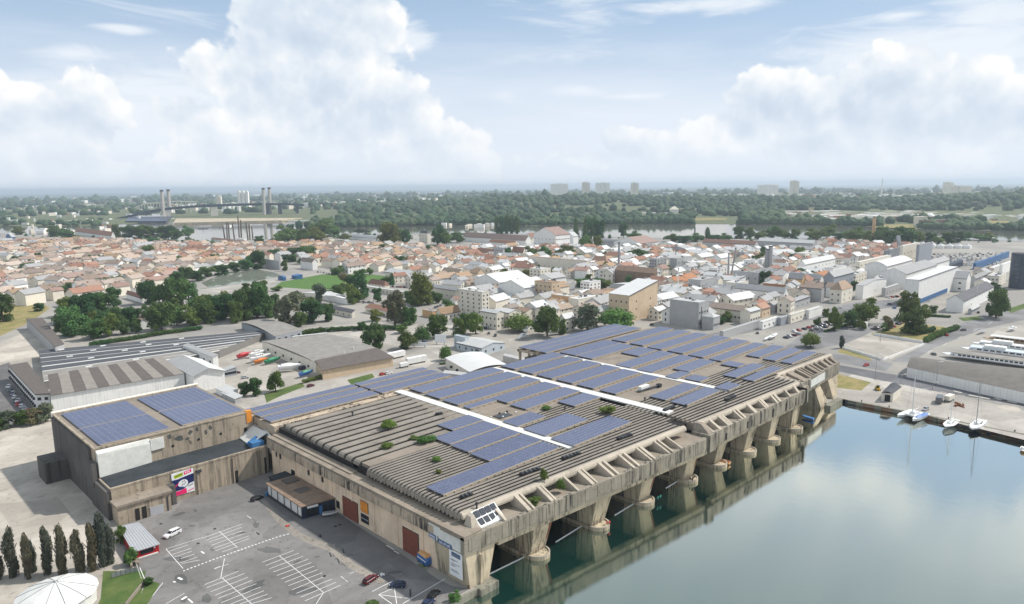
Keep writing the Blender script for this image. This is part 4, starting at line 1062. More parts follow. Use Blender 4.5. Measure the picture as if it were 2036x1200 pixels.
for (u, v, w, h, k, wh) in ((1611, 690, 34, 32, 'dome', 'ball shaped at the bend behind the far bunker end'), (1659, 656, 28, 46, 'mid', 'between the bend and the parked white boats'), (1690, 650, 36, 34, 'deep', 'low and dark left of the big round street tree'), (1722, 642, 48, 48, 'mid', 'big and round at the middle of the street car park'),
        (1712, 655, 20, 20, 'light', 'small beside the white transformer box'), (1673, 692, 12, 22, 'column', 'small at the corner of the pale paved court'), (1805, 634, 46, 54, 'light', 'in front of the white hall with the blue band'), (1765, 656, 24, 28, 'pale', 'slim between parked cars and the meadow'),
        (1815, 662, 58, 52, 'light', 'wide on the dry meadow by the paved court'), (1757, 660, 18, 18, 'mid', 'small on the dry meadow'), (1830, 640, 34, 36, 'mid', 'behind the dark hedge of the dry meadow'), (1980, 632, 38, 58, 'deep', 'big upright beside the dark roofed white hall'), (1968, 628, 20, 24, 'deep', 'low companion of the big upright tree by the white hall'),
        (1857, 622, 18, 16, 'mid', 'in the planted traffic island'), (1624, 648, 14, 18, 'mid', 'left by the white wall at the road'), (1642, 630, 14, 18, 'mid', 'right by the white wall at the road'), (1446, 640, 24, 22, 'light', 'in the court of the red roofed workshop'), (1432, 644, 22, 14, 'deep', 'low in the court of the red roofed workshop')):
    tree(u, v, w, h, k, wh, R_)
V_ = 'trees along the near river bank'
for (u, v, w, h, k) in ((40, 466, 26, 16, 'light'), (108, 470, 28, 22, 'light'), (130, 474, 36, 20, 'mid'), (232, 472, 22, 26, 'light'), (256, 474, 34, 26, 'deep'), (287, 474, 38, 26, 'deep'), (312, 472, 28, 20, 'deep'), (335, 474, 40, 26, 'deep'), (375, 470, 22, 22, 'mid'), (350, 476, 30, 18, 'deep'),
        (516, 482, 20, 14, 'mid'), (560, 482, 34, 26, 'mid'), (575, 478, 44, 30, 'mid'), (606, 484, 36, 30, 'mid'), (628, 480, 40, 28, 'light'), (645, 466, 54, 30, 'light'), (665, 470, 30, 22, 'light'), (690, 478, 32, 14, 'light'), (720, 470, 30, 16, 'pale'),
        (778, 488, 54, 46, 'light'), (803, 488, 30, 32, 'deep'), (870, 486, 32, 40, 'mid'), (888, 486, 30, 26, 'mid'), (908, 482, 30, 20, 'light'), (988, 464, 14, 30, 'poplar'), (998, 464, 14, 32, 'poplar'), (1008, 464, 14, 33, 'poplar'), (1018, 464, 14, 31, 'poplar'), (1028, 464, 14, 32, 'poplar'),
        (1145, 472, 12, 40, 'cone'), (1164, 472, 14, 38, 'cone'), (1176, 476, 24, 44, 'deep'), (1190, 478, 28, 40, 'deep'), (1165, 494, 26, 28, 'bright'), (1188, 494, 24, 26, 'light'), (1240, 470, 20, 28, 'deep'), (1262, 476, 30, 16, 'mid'),
        (1405, 480, 8, 26, 'poplar'), (1385, 480, 34, 16, 'mid'), (1360, 482, 36, 14, 'deep'), (1336, 480, 30, 16, 'mid'), (1420, 480, 26, 14, 'deep'), (1442, 478, 28, 14, 'mid'), (1408, 476, 10, 22, 'cone'), (1468, 474, 24, 24, 'deep'), (1488, 474, 24, 24, 'light'), (1512, 476, 26, 18, 'mid'), (1534, 474, 34, 26, 'mid'), (1556, 474, 28, 20, 'light'), (1580, 474, 22, 20, 'deep'),
        (1622, 476, 40, 22, 'mid'), (1644, 472, 34, 26, 'mid'), (1668, 476, 34, 14, 'deep'), (1700, 482, 44, 30, 'mid'), (1722, 486, 24, 28, 'light'), (1752, 486, 40, 36, 'light'), (1775, 488, 34, 30, 'deep'), (1800, 486, 54, 36, 'mid'), (1822, 484, 34, 30, 'mid'),
        (1848, 484, 24, 22, 'deep'), (1866, 486, 26, 16, 'mid'), (1886, 484, 30, 22, 'deep'), (1902, 482, 26, 22, 'deep'), (1925, 476, 15, 18, 'dome'), (1950, 478, 34, 12, 'mid'), (1968, 478, 24, 16, 'light')):
    tree(u, v, w, h, k, 'on the near river bank', V_)
T_ = 'trees between the town houses'
for (u, v, w, h, k) in ((20, 536, 40, 18, 'deep'), (58, 538, 30, 16, 'deep'), (108, 508, 13, 13, 'deep'), (122, 512, 20, 8, 'mid'), (160, 506, 28, 16, 'deep'), (182, 504, 26, 16, 'deep'), (198, 500, 20, 12, 'deep'), (295, 510, 28, 22, 'deep'), (306, 488, 26, 16, 'deep'), (342, 488, 20, 10, 'mid'), (460, 522, 13, 13, 'deep'),
        (150, 578, 40, 18, 'deep'), (120, 582, 36, 14, 'deep'), (205, 572, 36, 20, 'deep'), (230, 566, 34, 18, 'deep'), (318, 562, 32, 16, 'deep'), (348, 560, 34, 20, 'deep'), (370, 556, 30, 26, 'deep'), (392, 558, 34, 20, 'deep'), (412, 550, 34, 20, 'deep'), (440, 546, 34, 20, 'deep'), (466, 541, 30, 20, 'deep'), (488, 537, 28, 22, 'deep'), (514, 534, 30, 36, 'deep'), (500, 528, 24, 22, 'mid'),
        (545, 515, 26, 20, 'deep'), (590, 516, 40, 24, 'deep'), (612, 514, 40, 26, 'deep'), (582, 520, 24, 14, 'deep'), (567, 538, 14, 22, 'light'), (490, 578, 16, 16, 'deep'), (512, 577, 24, 18, 'deep'), (524, 575, 18, 18, 'deep'), (550, 578, 22, 10, 'mid'), (626, 535, 14, 18, 'deep'), (672, 545, 30, 16, 'mid'), (716, 548, 26, 14, 'mid'), (735, 545, 14, 14, 'mid'), (775, 565, 20, 16, 'deep'), (780, 566, 12, 22, 'cone'), (765, 563, 18, 14, 'mid'), (862, 562, 34, 16, 'mid'), (890, 565, 24, 14, 'deep'),
        (690, 505, 28, 12, 'deep'), (700, 500, 24, 10, 'deep'), (753, 506, 30, 14, 'deep'), (770, 504, 20, 12, 'deep'), (835, 520, 34, 12, 'mid'), (818, 518, 16, 10, 'deep'), (920, 520, 22, 14, 'mid'), (1010, 520, 18, 28, 'deep'), (985, 532, 18, 14, 'deep'), (1045, 530, 12, 12, 'mid'), (1060, 516, 36, 26, 'mid'), (1085, 516, 26, 28, 'mid'), (1125, 516, 52, 28, 'light'), (1120, 520, 30, 18, 'light'), (1150, 518, 40, 14, 'mid'), (1178, 516, 30, 14, 'mid'), (1208, 556, 30, 22, 'mid'),
        (1258, 514, 24, 16, 'deep'), (1275, 516, 40, 22, 'mid'), (1300, 512, 24, 18, 'mid'), (1158, 570, 40, 16, 'mid'), (1185, 572, 40, 20, 'mid'), (1205, 572, 30, 16, 'mid'), (1385, 520, 20, 10, 'mid'), (1520, 572, 28, 34, 'deep'), (1568, 524, 30, 20, 'deep'), (1588, 520, 22, 30, 'mid'), (1598, 530, 14, 12, 'mid'), (1660, 498, 16, 14, 'mid'), (1735, 496, 14, 12, 'deep'), (1700, 500, 30, 12, 'mid'), (1972, 575, 14, 14, 'deep'), (1980, 576, 18, 12, 'mid')):
    tree(u, v, w, h, k, 'among the houses of the old town', T_)
# dusky cypress row in the lower left
for i, (u, v, w, h) in enumerate(((-4, 1150, 36, 90), (27, 1146, 36, 102), (58, 1150, 26, 84), (66, 1138, 22, 76), (97, 1140, 32, 98), (127, 1142, 32, 96), (158, 1138, 34, 104), (186, 1134, 30, 98), (206, 1126, 36, 100), (222, 1120, 28, 92))):
    tree(u, v, w*.8, h*(.78+.2*((i*7) % 3)/2), 'column', '', 'cypress row in the lower left corner', label='dusky columnar cypress in the shaded row above the white round tent')
for i, (u, v, w, h, k) in enumerate(((12, 850, 40, 34, 'pale'), (40, 846, 36, 30, 'deep'), (68, 842, 44, 36, 'pale'), (92, 838, 40, 44, 'light'), (-4, 856, 30, 28, 'deep'))):
    tree(u, v, w, h, k if k != 'light' else 'pale', '', 'shrubs at the left end of the panel roofed block', label='dull scrubby shrub below the long white office wing on the left')
for k in range(26):
    u = tq.uniform(120, 560); tree(u, 668-.085*(u-120)-tq.uniform(0, 26), tq.uniform(26, 46), tq.uniform(26, 44), tq.choice(['deep', 'mid', 'mid', 'light']), 'in the tall belt behind the long warehouse', 'trees of the belt behind the warehouse')
for k in range(46):
    u = tq.uniform(900, 1700); tree(u, tq.uniform(508, 580), tq.uniform(12, 24), tq.uniform(12, 22), tq.choice(['deep', 'mid', 'mid', 'light']), 'between the industrial buildings', 'trees of the industrial quarter', trunk=False)
for k in range(16):
    u = tq.uniform(600, 900); tree(u, tq.uniform(585, 664), tq.uniform(16, 30), tq.uniform(16, 28), tq.choice(['deep', 'mid', 'light']), 'in the yards below the playing field', C_)
tree(6, 640, 44, 56, 'deep', 'at the left edge beside the dry meadow', None); tree(78, 618, 20, 16, 'deep', 'on the far rim of the dry meadow', None)
# plants that have seeded on the bunker roof
for (u, v, w, h, k, lb) in ((773, 852, 28, 20, 'bright', 'bright round bush on the thick roof beams left of the first white cover'), (842, 880, 26, 15, 'bright', 'green bush at the left end of the fourth solar row'), (858, 876, 20, 13, 'dome', 'darker bush touching the left end of the fourth solar row'), (770, 890, 24, 12, 'dome', 'low green patch of plants on the fine ribs, left of the bushes'), (824, 873, 20, 7, 'light', 'flat olive weed patch between the two roof parts'), (868, 916, 18, 10, 'bright', 'small green weed left of the second solar row'), (872, 940, 14, 7, 'light', 'tiny weed patch left of the lowest solar row'),
        (1207, 821, 32, 16, 'mid', 'round bush above the lowest row of the second roof bay'), (1086, 814, 18, 9, 'bright', 'small weed tuft above the middle of the second roof bay'), (1083, 954, 18, 24, 'light', 'yellowish young tree on the front ribs near the edge beam'), (1115, 976, 18, 28, 'bright', 'bright green young tree in the open front recess'), (1064, 1000, 30, 12, 'mid', 'weeds in the open front recess left of the bright young tree'), (590, 870, 16, 12, 'mid', 'small bush on the side ledge at the back corner of the bunker')):
    tree(u, v, w, h, k, '', None, z=(16.2 if u in (1115, 1064, 590) else 19.9), label=lb, trunk=False)
tree(905, 1198, 26, 22, 'mid', 'at the quay edge in the bottom middle', None, trunk=False)
tree(740, 1204, 30, 12, 'light', 'cut by the bottom edge between the parking bays', None, trunk=False)
tree(296, 1162, 20, 14, 'deep', '', None, label='dark bush on the small wedge of grass by the parking entrance', trunk=False)
# hedges
for k in range(64):
    u = tq.uniform(-20, 900); tree(u, tq.uniform(494, 545-.02*u), tq.uniform(10, 26), tq.uniform(8, 18), tq.choice(['deep', 'deep', 'mid', 'mid', 'light']), 'among the houses of the old town', T_, trunk=False)
hedge([(600, 668), (640, 660), (720, 655), (790, 656)], 4.5, 5, 'long dark hedge below the low workshops with the orange canopy', 'hedgedark')
hedge([(642, 748), (690, 738), (735, 727), (786, 708)], 4.2, 4, 'rough green hedge along the beige lean-to of the curved warehouse')
hedge([(604, 762), (640, 752)], 3, 3.2, 'green hedge end beside the blue covered boat')
hedge([(180, 688), (260, 676), (330, 664), (400, 655)], 4, 5, 'dark undergrowth along the rear eaves of the dark striped warehouse', 'hedgedark')
hedge([(1640, 660), (1690, 645)], 2, 3, 'low green hedge strip beside the street car park')
hedge([(1840, 680), (1880, 662), (1904, 654)], 4.5, 6, 'thick green hedge at the right border of the dry meadow')
hedge([(1834, 664), (1856, 658)], 4.5, 5, 'dark hedge in front of the pale shrubs on the dry meadow', 'hedgedark')
hedge([(1834, 628), (1888, 631)], 2.5, 5, 'clipped hedge island on the road before the white halls', 'hedgedark')
hedge([(640, 582), (690, 578)], 3, 4, 'trimmed green hedge along the near touchline of the playing field')
hedge([(875, 525 + 200), (900, 722)], 1.5, 2, 'low hedge at the white wall of the pale blue house')
# ------------------------------------------------------------------ buildings
plain('wall_white', (.82, .81, .78), .85, .2, 0, .12, .25, .10)
plain('wall_cream', (.74, .69, .59), .85, .2, 0, .16, .25, .10)
plain('wall_beige', (.60, .47, .33), .85, .2, 0, .16, .25, .06)
plain('wall_orange', (.60, .39, .21), .85, .2, 0, .16, .25)
plain('wall_grey', (.42, .42, .42), .85, .2, 0, .18, .25, .10)
plain('wall_greyblue', (.30, .32, .35), .7, .3, 0, .15, .25)
plain('wall_blue', (.05, .14, .30), .6, .3, 0, .15, .4)
plain('wall_dark', (.03, .045, .075), .5, .4, 0, .2, .3)
plain('roof_grey', (.36, .36, .36), .85, .2, 0, .16, .2, .18)
plain('roof_pale', (.48, .485, .48), .8, .2, 0, .16, .2, .1)
plain('roof_white', (.60, .60, .595), .7, .2, 0, .10, .2, .08)
plain('roof_dark', (.115, .115, .125), .8, .2, 0, .25, .15, .2)
plain('roof_brown', (.24, .17, .125), .85, .2, 0, .3, .3, .2)
def tilemat(name, c):
    m, t, b = newmat(name); p = pos(t); oi = t.new('ShaderNodeObjectInfo')
    n = t.noise(p, .35, 5, .7); n2 = t.noise(p, 2.5, 3, .7)
    k = t.m('ADD', .72, t.m('ADD', t.m('MULTIPLY', oi.outputs['Random'], .42), t.m('ADD', t.m('MULTIPLY', t.m('SUBTRACT', n, .5), .7), t.m('MULTIPLY', t.m('SUBTRACT', n2, .5), .5))))
    r2 = t.m('FRACT', t.m('MULTIPLY', oi.outputs['Random'], 7.13))
    col = t.mix(t.m('MULTIPLY', r2, .75), c, tuple(.45*q+.16 for q in c))
    setb(t, b, t.vm('MULTIPLY', col, t.xyz(k, k, k)), .88, 0, .15)
tilemat('tile_red', (.32, .175, .125)); tilemat('tile_orange', (.44, .21, .115)); tilemat('tile_ochre', (.39, .27, .175)); tilemat('tile_pale', (.47, .37, .30)); tilemat('tile_dull', (.32, .245, .20))
plain('curtain_glass', (.05, .065, .085), .15, .6, 0, .3, .3)
WU = MB(); WU.box(-.5, -.06, 0, .5, .03, 1, 0); WU.box(-.42, -.075, .06, .42, -.055, .94, 1); WIN = WU.mesh('window', ['wall_grey', 'dark_glass'])
WU = MB(); WU.box(-.5, -.06, 0, .5, .03, 1, 0); WU.box(-.46, -.075, .05, .46, -.055, .95, 1); WINW = WU.mesh('window', ['wall_white', 'dark_glass'])
def run(P, d, du):
    """length along direction d from P whose picture run is du pixels"""
    u0 = proj(P)[0]; lo, hi = 0.0, 900.0
    for _ in range(40):
        m_ = (lo+hi)/2; q = P+d*m_
        if abs(proj(q)[0]-u0) < abs(du): lo = m_
        else: hi = m_
    return lo
def rot(a): a = math.radians(a); return Vector((math.cos(a), math.sin(a), 0)), Vector((-math.sin(a), math.cos(a), 0))
ur = random.Random(83)
def roof_on(name, P, ex, ey, L, Wd, h, kind, rise, m, par, over=.35, wallm=None, h2=None):
    """roof over the rectangle P + ex*L x ey*Wd at height h"""
    z0 = P.z
    def at(a, c, z): q = P+ex*a+ey*c; return (q.x, q.y, z0+z)
    b = MB(); o = over
    if kind == 'flat':
        b.prism([at(-.1, -.1, 0)[:2], at(L+.1, -.1, 0)[:2], at(L+.1, Wd+.1, 0)[:2], at(-.1, Wd+.1, 0)[:2]], z0+h+.01, z0+h+.30); r = b.build(name, m, par)
        b = MB()
        for (a0, c0, a1, c1) in ((0, 0, L, .35), (0, Wd-.35, L, Wd), (0, .36, .35, Wd-.36), (L-.35, .36, L, Wd-.36)):
            b.prism([at(a0, c0, 0)[:2], at(a1, c0, 0)[:2], at(a1, c1, 0)[:2], at(a0, c1, 0)[:2]], z0+h+.31, z0+h+.75)
        b.build('parapet', wallm or m, r)
        if L > 7 and Wd > 5:
            for k in range(2+int(L*Wd > 250)):
                q = MB(); c = P+ex*(L*ur.uniform(.2, .8))+ey*(Wd*ur.uniform(.25, .75)); q.obox(c.xy, ex.xy, ur.uniform(1.2, min(4, L*.3)), ur.uniform(1, min(2.6, Wd*.3)), z0+h+.31, z0+h+ur.uniform(1, 2.3)); q.build('roof_unit', ur.choice(['roof_grey', 'roof_pale', 'roof_dark']), r)
        return r
    t = .22
    if kind == 'gx':
        for s in (0, 1):
            c0, c1 = (-o, Wd/2) if s == 0 else (Wd+o, Wd/2); za = h-rise*o/(Wd/2)
            b.loft([[at(-o, c0, za), at(L+o, c0, za), at(L+o, c1, h+rise), at(-o, c1, h+rise)], [at(-o, c0, za+t), at(L+o, c0, za+t), at(L+o, c1, h+rise+t), at(-o, c1, h+rise+t)]])
    elif kind == 'gy':
        for s in (0, 1):
            a0, a1 = (-o, L/2) if s == 0 else (L+o, L/2); za = h-rise*o/(L/2)
            b.loft([[at(a0, -o, za), at(a0, Wd+o, za), at(a1, Wd+o, h+rise), at(a1, -o, h+rise)], [at(a0, -o, za+t), at(a0, Wd+o, za+t), at(a1, Wd+o, h+rise+t), at(a1, -o, h+rise+t)]])
    elif kind == 'hip':
        i = min(L, Wd)/2; e = [at(-o, -o, h), at(L+o, -o, h), at(L+o, Wd+o, h), at(-o, Wd+o, h)]
        r0, r1 = (at(i, Wd/2, h+rise), at(L-i+.01, Wd/2, h+rise)) if L >= Wd else (at(L/2, i, h+rise), at(L/2, Wd-i+.01, h+rise))
        if L >= Wd: b.face([e[0], e[1], r1, r0]); b.face([e[1], e[2], r1]); b.face([e[2], e[3], r0, r1]); b.face([e[3], e[0], r0])
        else: b.face([e[0], e[1], r0]); b.face([e[1], e[2], r1, r0]); b.face([e[2], e[3], r1]); b.face([e[3], e[0], r0, r1])
        b.face(e[::-1])
    elif kind in ('sx', 'sy'):           # single slope rising along X or Y
        z = [h, h+rise, h+rise, h] if kind == 'sx' else [h, h, h+rise, h+rise]
        pts = [(-o, -o), (L+o, -o), (L+o, Wd+o), (-o, Wd+o)]
        b.loft([[at(a, c, zz+.02) for (a, c), zz in zip(pts, z)], [at(a, c, zz+.02+t) for (a, c), zz in zip(pts, z)]])
    elif kind in ('bx', 'by'):           # barrel vault
        n = 10; ra = []; rb_ = []
        for k in range(n+1):
            f = k/n; zz = h+rise*math.sin(math.pi*f)
            if kind == 'bx': ra.append(at(-o, Wd*f, zz)); rb_.append(at(L+o, Wd*f, zz))
            else: ra.append(at(L*f, -o, zz)); rb_.append(at(L*f, Wd+o, zz))
        b.loft([ra, rb_], closed=False, cap=False); b.loft([[(x, y, z+t) for x, y, z in ra], [(x, y, z+t) for x, y, z in rb_]], closed=False, cap=False)
    r = b.build(name, m, par)
    if kind in ('gx', 'sx', 'bx') and L > 9:
        q = MB(); q.prism([at(-o, -o-.28, 0)[:2], at(L+o, -o-.28, 0)[:2], at(L+o, -o-.02, 0)[:2], at(-o, -o-.02, 0)[:2]], [z0+h-.55]*4 if kind != 'sx' else [z0+h-.35, z0+h+rise-.35, z0+h+rise-.35, z0+h-.35], [z0+h-.05]*4 if kind != 'sx' else [z0+h+.2, z0+h+rise+.2, z0+h+rise+.2, z0+h+.2]); q.build('gutter', 'roof_dark', r)
    elif kind in ('gy', 'sy', 'by') and Wd > 9:
        q = MB(); q.prism([at(-o-.28, -o, 0)[:2], at(-o-.02, -o, 0)[:2], at(-o-.02, Wd+o, 0)[:2], at(-o-.28, Wd+o, 0)[:2]], z0+h-.55, z0+h-.05); q.build('gutter', 'roof_dark', r)
    return r
def house(P, ex, ey, L, Wd, h, kind, rise, wm, rm, name, label, cat, group=None, win=None, winy=None, chim=0, base=None, door=None, wl=WIN):
    """walls + roof (+ windows, door, chimney); P is the near corner, ex/ey the two wall directions"""
    t = thing(name, tuple(P), label, cat, group)
    def at(a, c): q = P+ex*a+ey*c; return (q.x, q.y)
    b = MB()
    if kind in ('gx', 'gy', 'sx', 'sy', 'bx', 'by'):
        fp = [at(0, 0), at(L, 0), at(L, Wd), at(0, Wd)]
        z0 = P.z-.4; H0 = P.z+h
        b.prism(fp, z0, H0)
        if kind in ('gx', 'bx'):
            n = 2 if kind == 'gx' else 8
            for a in (.02, L-.02):
                for k in range(n):
                    f0, f1 = k/n, (k+1)/n
                    zf = (lambda f: rise*(1-abs(2*f-1))) if kind == 'gx' else (lambda f: rise*math.sin(math.pi*f))
                    p0, p1 = at(a, Wd*f0), at(a, Wd*f1)
                    b.face([(*p0, H0), (*p1, H0), (*p1, H0+zf(f1)), (*p0, H0+zf(f0))])
        elif kind in ('gy', 'by'):
            n = 2 if kind == 'gy' else 8
            for c in (.02, Wd-.02):
                for k in range(n):
                    f0, f1 = k/n, (k+1)/n
                    zf = (lambda f: rise*(1-abs(2*f-1))) if kind == 'gy' else (lambda f: rise*math.sin(math.pi*f))
                    p0, p1 = at(L*f0, c), at(L*f1, c)
                    b.face([(*p0, H0), (*p1, H0), (*p1, H0+zf(f1)), (*p0, H0+zf(f0))])
        elif kind == 'sx':
            b.prism([at(0.01, 0.01), at(L-.01, 0.01), at(L-.01, Wd-.01), at(0.01, Wd-.01)], H0-.05, [H0, H0+rise, H0+rise, H0])
        else:
            b.prism([at(0.01, 0.01), at(L-.01, 0.01), at(L-.01, Wd-.01), at(0.01, Wd-.01)], H0-.05, [H0, H0, H0+rise, H0+rise])
    else:
        b.prism([at(0, 0), at(L, 0), at(L, Wd), at(0, Wd)], P.z-.4, P.z+h)
    b.build('wall', wm, t)
    r = roof_on('roof', P, ex, ey, L, Wd, h, kind, rise, rm, t, .35, wm)
    for k in range(chim):
        q = MB(); c = at(L*(.3+.35*k), Wd*.45); q.obox(c, ex.xy, .8, .6, P.z+h+rise*.3, P.z+h+rise+1.3); q.build('chimney', 'tile_dull', r)
    ax = math.atan2(ex.y, ex.x)
    def wins(cols, rows, w, hh, sill, along):
        Ln = L if along == 'x' else Wd; st = (h-sill)/rows
        for i in range(cols):
            for j in range(rows):
                a = Ln*(i+.5)/cols
                p = P+(ex*a-ey*.03 if along == 'x' else ey*a-ex*.03)
                inst('window', wl, t, (p.x-P.x, p.y-P.y, sill+st*j), ax if along == 'x' else ax-math.pi/2, (w, 1, hh))
    if win: wins(*win, 'x')
    if winy: wins(*winy, 'y')
    if door:
        (al, f, w, hh) = door
        p0 = P+(ex*(L*f)-ey*.0 if al == 'x' else ey*(Wd*f))
        q = MB(); q.obox((p0-(ey*.02 if al == 'x' else ex*.02)).xy, (ex if al == 'x' else ey).xy, w, .16, P.z, P.z+hh); q.build('door', 'roof_dark', t)
    return t
def B(u, v, dR, dL, h, kind, rise, wm, rm, label, cat='building', name='building', yaw=0, win=None, winy=None, chim=0, z=0, door=None, minL=3, wl=WIN, group=None):
    """building surveyed from the foot of its near corner: run to the right, run to the left, height (pixels)"""
    P = g(u, v, z); ex, ey = rot(yaw); s = proj(P)[2]/FPX*1.02
    L = max(minL, run(P, ex, dR)); Wd = max(minL, run(P, ey, dL)); hm = h*s; rm_ = rise*s
    def ws(w):
        if not w: return None
        c, r = w[:2]; span = hm/r
        return (c, r, w[2] if len(w) > 2 else min(1.6, 1.1*s*4), min(1.7, span*.5), span*.30)
    return house(P, ex, ey, L, Wd, hm, kind, rm_, wm, rm, name, label, cat, group, ws(win), ws(winy), chim, door=door, wl=wl)
# ------------------------------------------------------------------ named buildings of the middle town
B(959, 634, 14, 44, 52, 'flat', 0, 'wall_cream', 'roof_pale', 'cream seven storey apartment block with flat roof between two green trees', 'apartment block', 'apartment_block', winy=(4, 6), win=(2, 6), door=('y', .5, 2.4, 2.6))
B(1043, 603, 50, 52, 30, 'gx', 13, 'wall_white', 'roof_white', 'white twin-roofed hall, right one with long lit ridge and grey base', 'hall', 'hall', win=(9, 1, 2.5))
B(994, 586, 62, 52, 24, 'gx', 14, 'wall_white', 'roof_white', 'white hall left of its taller twin, behind the cream apartment block', 'hall', 'hall')
B(968, 572, 40, 40, 16, 'gx', 6, 'wall_white', 'roof_white', 'lower white hall at the far left of the white hall group', 'hall', 'hall')
B(1096, 572, 30, 30, 18, 'gx', 8, 'wall_white', 'roof_grey', 'white hall with grey roof touching the right end of the white hall group', 'hall', 'hall')
B(1097, 604, 17, 34, 41, 'flat', 0, 'wall_beige', 'roof_brown', 'ochre beige block of five storeys right of the white twin halls', 'apartment block', 'apartment_block', winy=(4, 4), win=(2, 4))
B(1119, 586, 24, 6, 20, 'flat', 0, 'wall_grey', 'roof_pale', 'low grey wing with tall windows behind the ochre block', 'office', 'office_wing', win=(6, 1, 2))
B(1134, 618, 16, 38, 27, 'flat', 0, 'wall_orange', 'roof_pale', 'plain orange beige warehouse with pale flat roof in front of the ochre block', 'warehouse', 'warehouse', winy=(1, 1))
B(1150, 622, 44, 20, 26, 'flat', 0, 'wall_cream', 'roof_white', 'cream low workshop with white roof between orange warehouse and big beige mill', 'workshop', 'workshop', win=(4, 1))
B(1206, 612, 20, 24, 22, 'flat', 0, 'wall_beige', 'roof_grey', 'small beige annexe hugging the left side of the big beige mill', 'annexe', 'annexe', win=(3, 1), winy=(3, 2))
B(1250, 640, 56, 40, 52, 'sx', 20, 'wall_beige', 'roof_white', 'big blank beige mill building with rising white roof', 'mill', 'mill_building', winy=(4, 3), win=(2, 3, 1.2))
B(1200, 596, 30, 22, 14, 'sx', 2, 'wall_beige', 'roof_brown', 'long low beige house with brown roof behind the mill annexe', 'house', 'house', win=(5, 1), winy=(3, 1))
B(1148, 600, 46, 12, 14, 'gx', 3, 'wall_cream', 'roof_grey', 'cream row of low workshops behind the blossoming pale tree', 'workshop', 'workshop', win=(6, 1))
# workshop rows by the boats
B(988, 655, 14, 32, 32, 'gy', 4, 'wall_cream', 'roof_pale', 'cream two storey workshop with pale blue roof right of the apartment block', 'workshop', 'workshop', winy=(4, 2), win=(2, 2))
B(1012, 652, 24, 22, 30, 'gy', 4, 'wall_cream', 'roof_pale', 'narrow cream workshop with white window bands in the middle of the row', 'workshop', 'workshop', win=(3, 2), winy=(3, 2), wl=WINW)
B(1045, 638, 22, 20, 18, 'gy', 5, 'wall_cream', 'roof_brown', 'small workshop with brown gable behind the clipped round tree', 'workshop', 'workshop', win=(2, 1))
B(1052, 622, 40, 14, 14, 'sx', 2, 'wall_white', 'roof_white', 'low white roofed shed at the foot of the ochre block', 'shed', 'shed')
B(1123, 660, 20, 12, 26, 'gx', 9, 'wall_cream', 'roof_white', 'cream gabled boathouse with white roof between the drooping and the blossoming tree', 'boathouse', 'boathouse', win=(2, 2, 2))
for (u, v, dR, dL, h, ris, wm_, rm_, lb) in ((1052, 594, 10, 34, 10, 2, 'wall_white', 'roof_pale', 'pale low roof with rooftop machines in front of the white twin halls'), (1020, 606, 40, 30, 14, 3, 'wall_grey', 'roof_pale', 'grey flat workshop roof directly below the white twin halls'), (1000, 616, 30, 26, 14, 3, 'wall_cream', 'roof_pale', 'light roofed workshop next to the apartment block wall')):
    B(u, v, dR, dL, h, 'sx', ris, wm_, rm_, lb, 'workshop', 'workshop', win=(3, 1))
B(877, 637, 38, 10, 12, 'gx', 12, 'wall_cream', 'tile_ochre', 'long ochre roofed house with white gable left of the apartment block', 'house', 'house', win=(5, 1), winy=(1, 1))
B(860, 632, 18, 20, 12, 'flat', 0, 'wall_orange', 'roof_grey', 'small orange walled annexe beside the white gable', 'annexe', 'annexe')
B(905, 608, 12, 10, 12, 'gx', 6, 'wall_white', 'tile_red', 'tiny white house with red roof under the apartment block wall', 'house', 'house')
B(912, 598, 10, 62, 20, 'gy', 5, 'wall_cream', 'roof_grey', 'long grey roofed warehouse with pale walls left of the white halls', 'warehouse', 'warehouse', winy=(7, 1, 1))
B(700, 632, 6, 76, 10, 'sx', 5, 'wall_cream', 'roof_dark', 'low workshop with dark roof and pale wall above the long hedge', 'workshop', 'workshop', winy=(7, 1))
B(790, 634, 12, 64, 11, 'sx', 6, 'wall_cream', 'tile_red', 'low workshop with brown red roof right of the orange canopy', 'workshop', 'workshop', winy=(5, 1, 2), door=('y', .4, 3, 2.5))
B(690, 605, 6, 44, 10, 'gx', 2, 'wall_white', 'roof_white', 'white shed in the yard below the playing field', 'shed', 'shed')
B(655, 598, 30, 52, 6, 'gx', 4, 'wall_cream', 'roof_pale', 'pale barrel shed under the hedge of the playing field', 'shed', 'shed')
B(765, 574, 10, 34, 6, 'hip', 9, 'wall_cream', 'tile_red', 'low hall with broad red hipped roof beside the playing field', 'hall', 'hall', winy=(5, 1))
B(813, 592, 10, 90, 9, 'flat', 0, 'wall_cream', 'roof_pale', 'long low pale building with rooftop cars behind the spreading light tree', 'garage', 'garage', winy=(12, 1))
B(812, 560, 22, 46, 14, 'gy', 6, 'wall_cream', 'roof_pale', 'cream hall with pale blue roof at the right end of the playing field', 'hall', 'hall', winy=(6, 1), win=(3, 1))
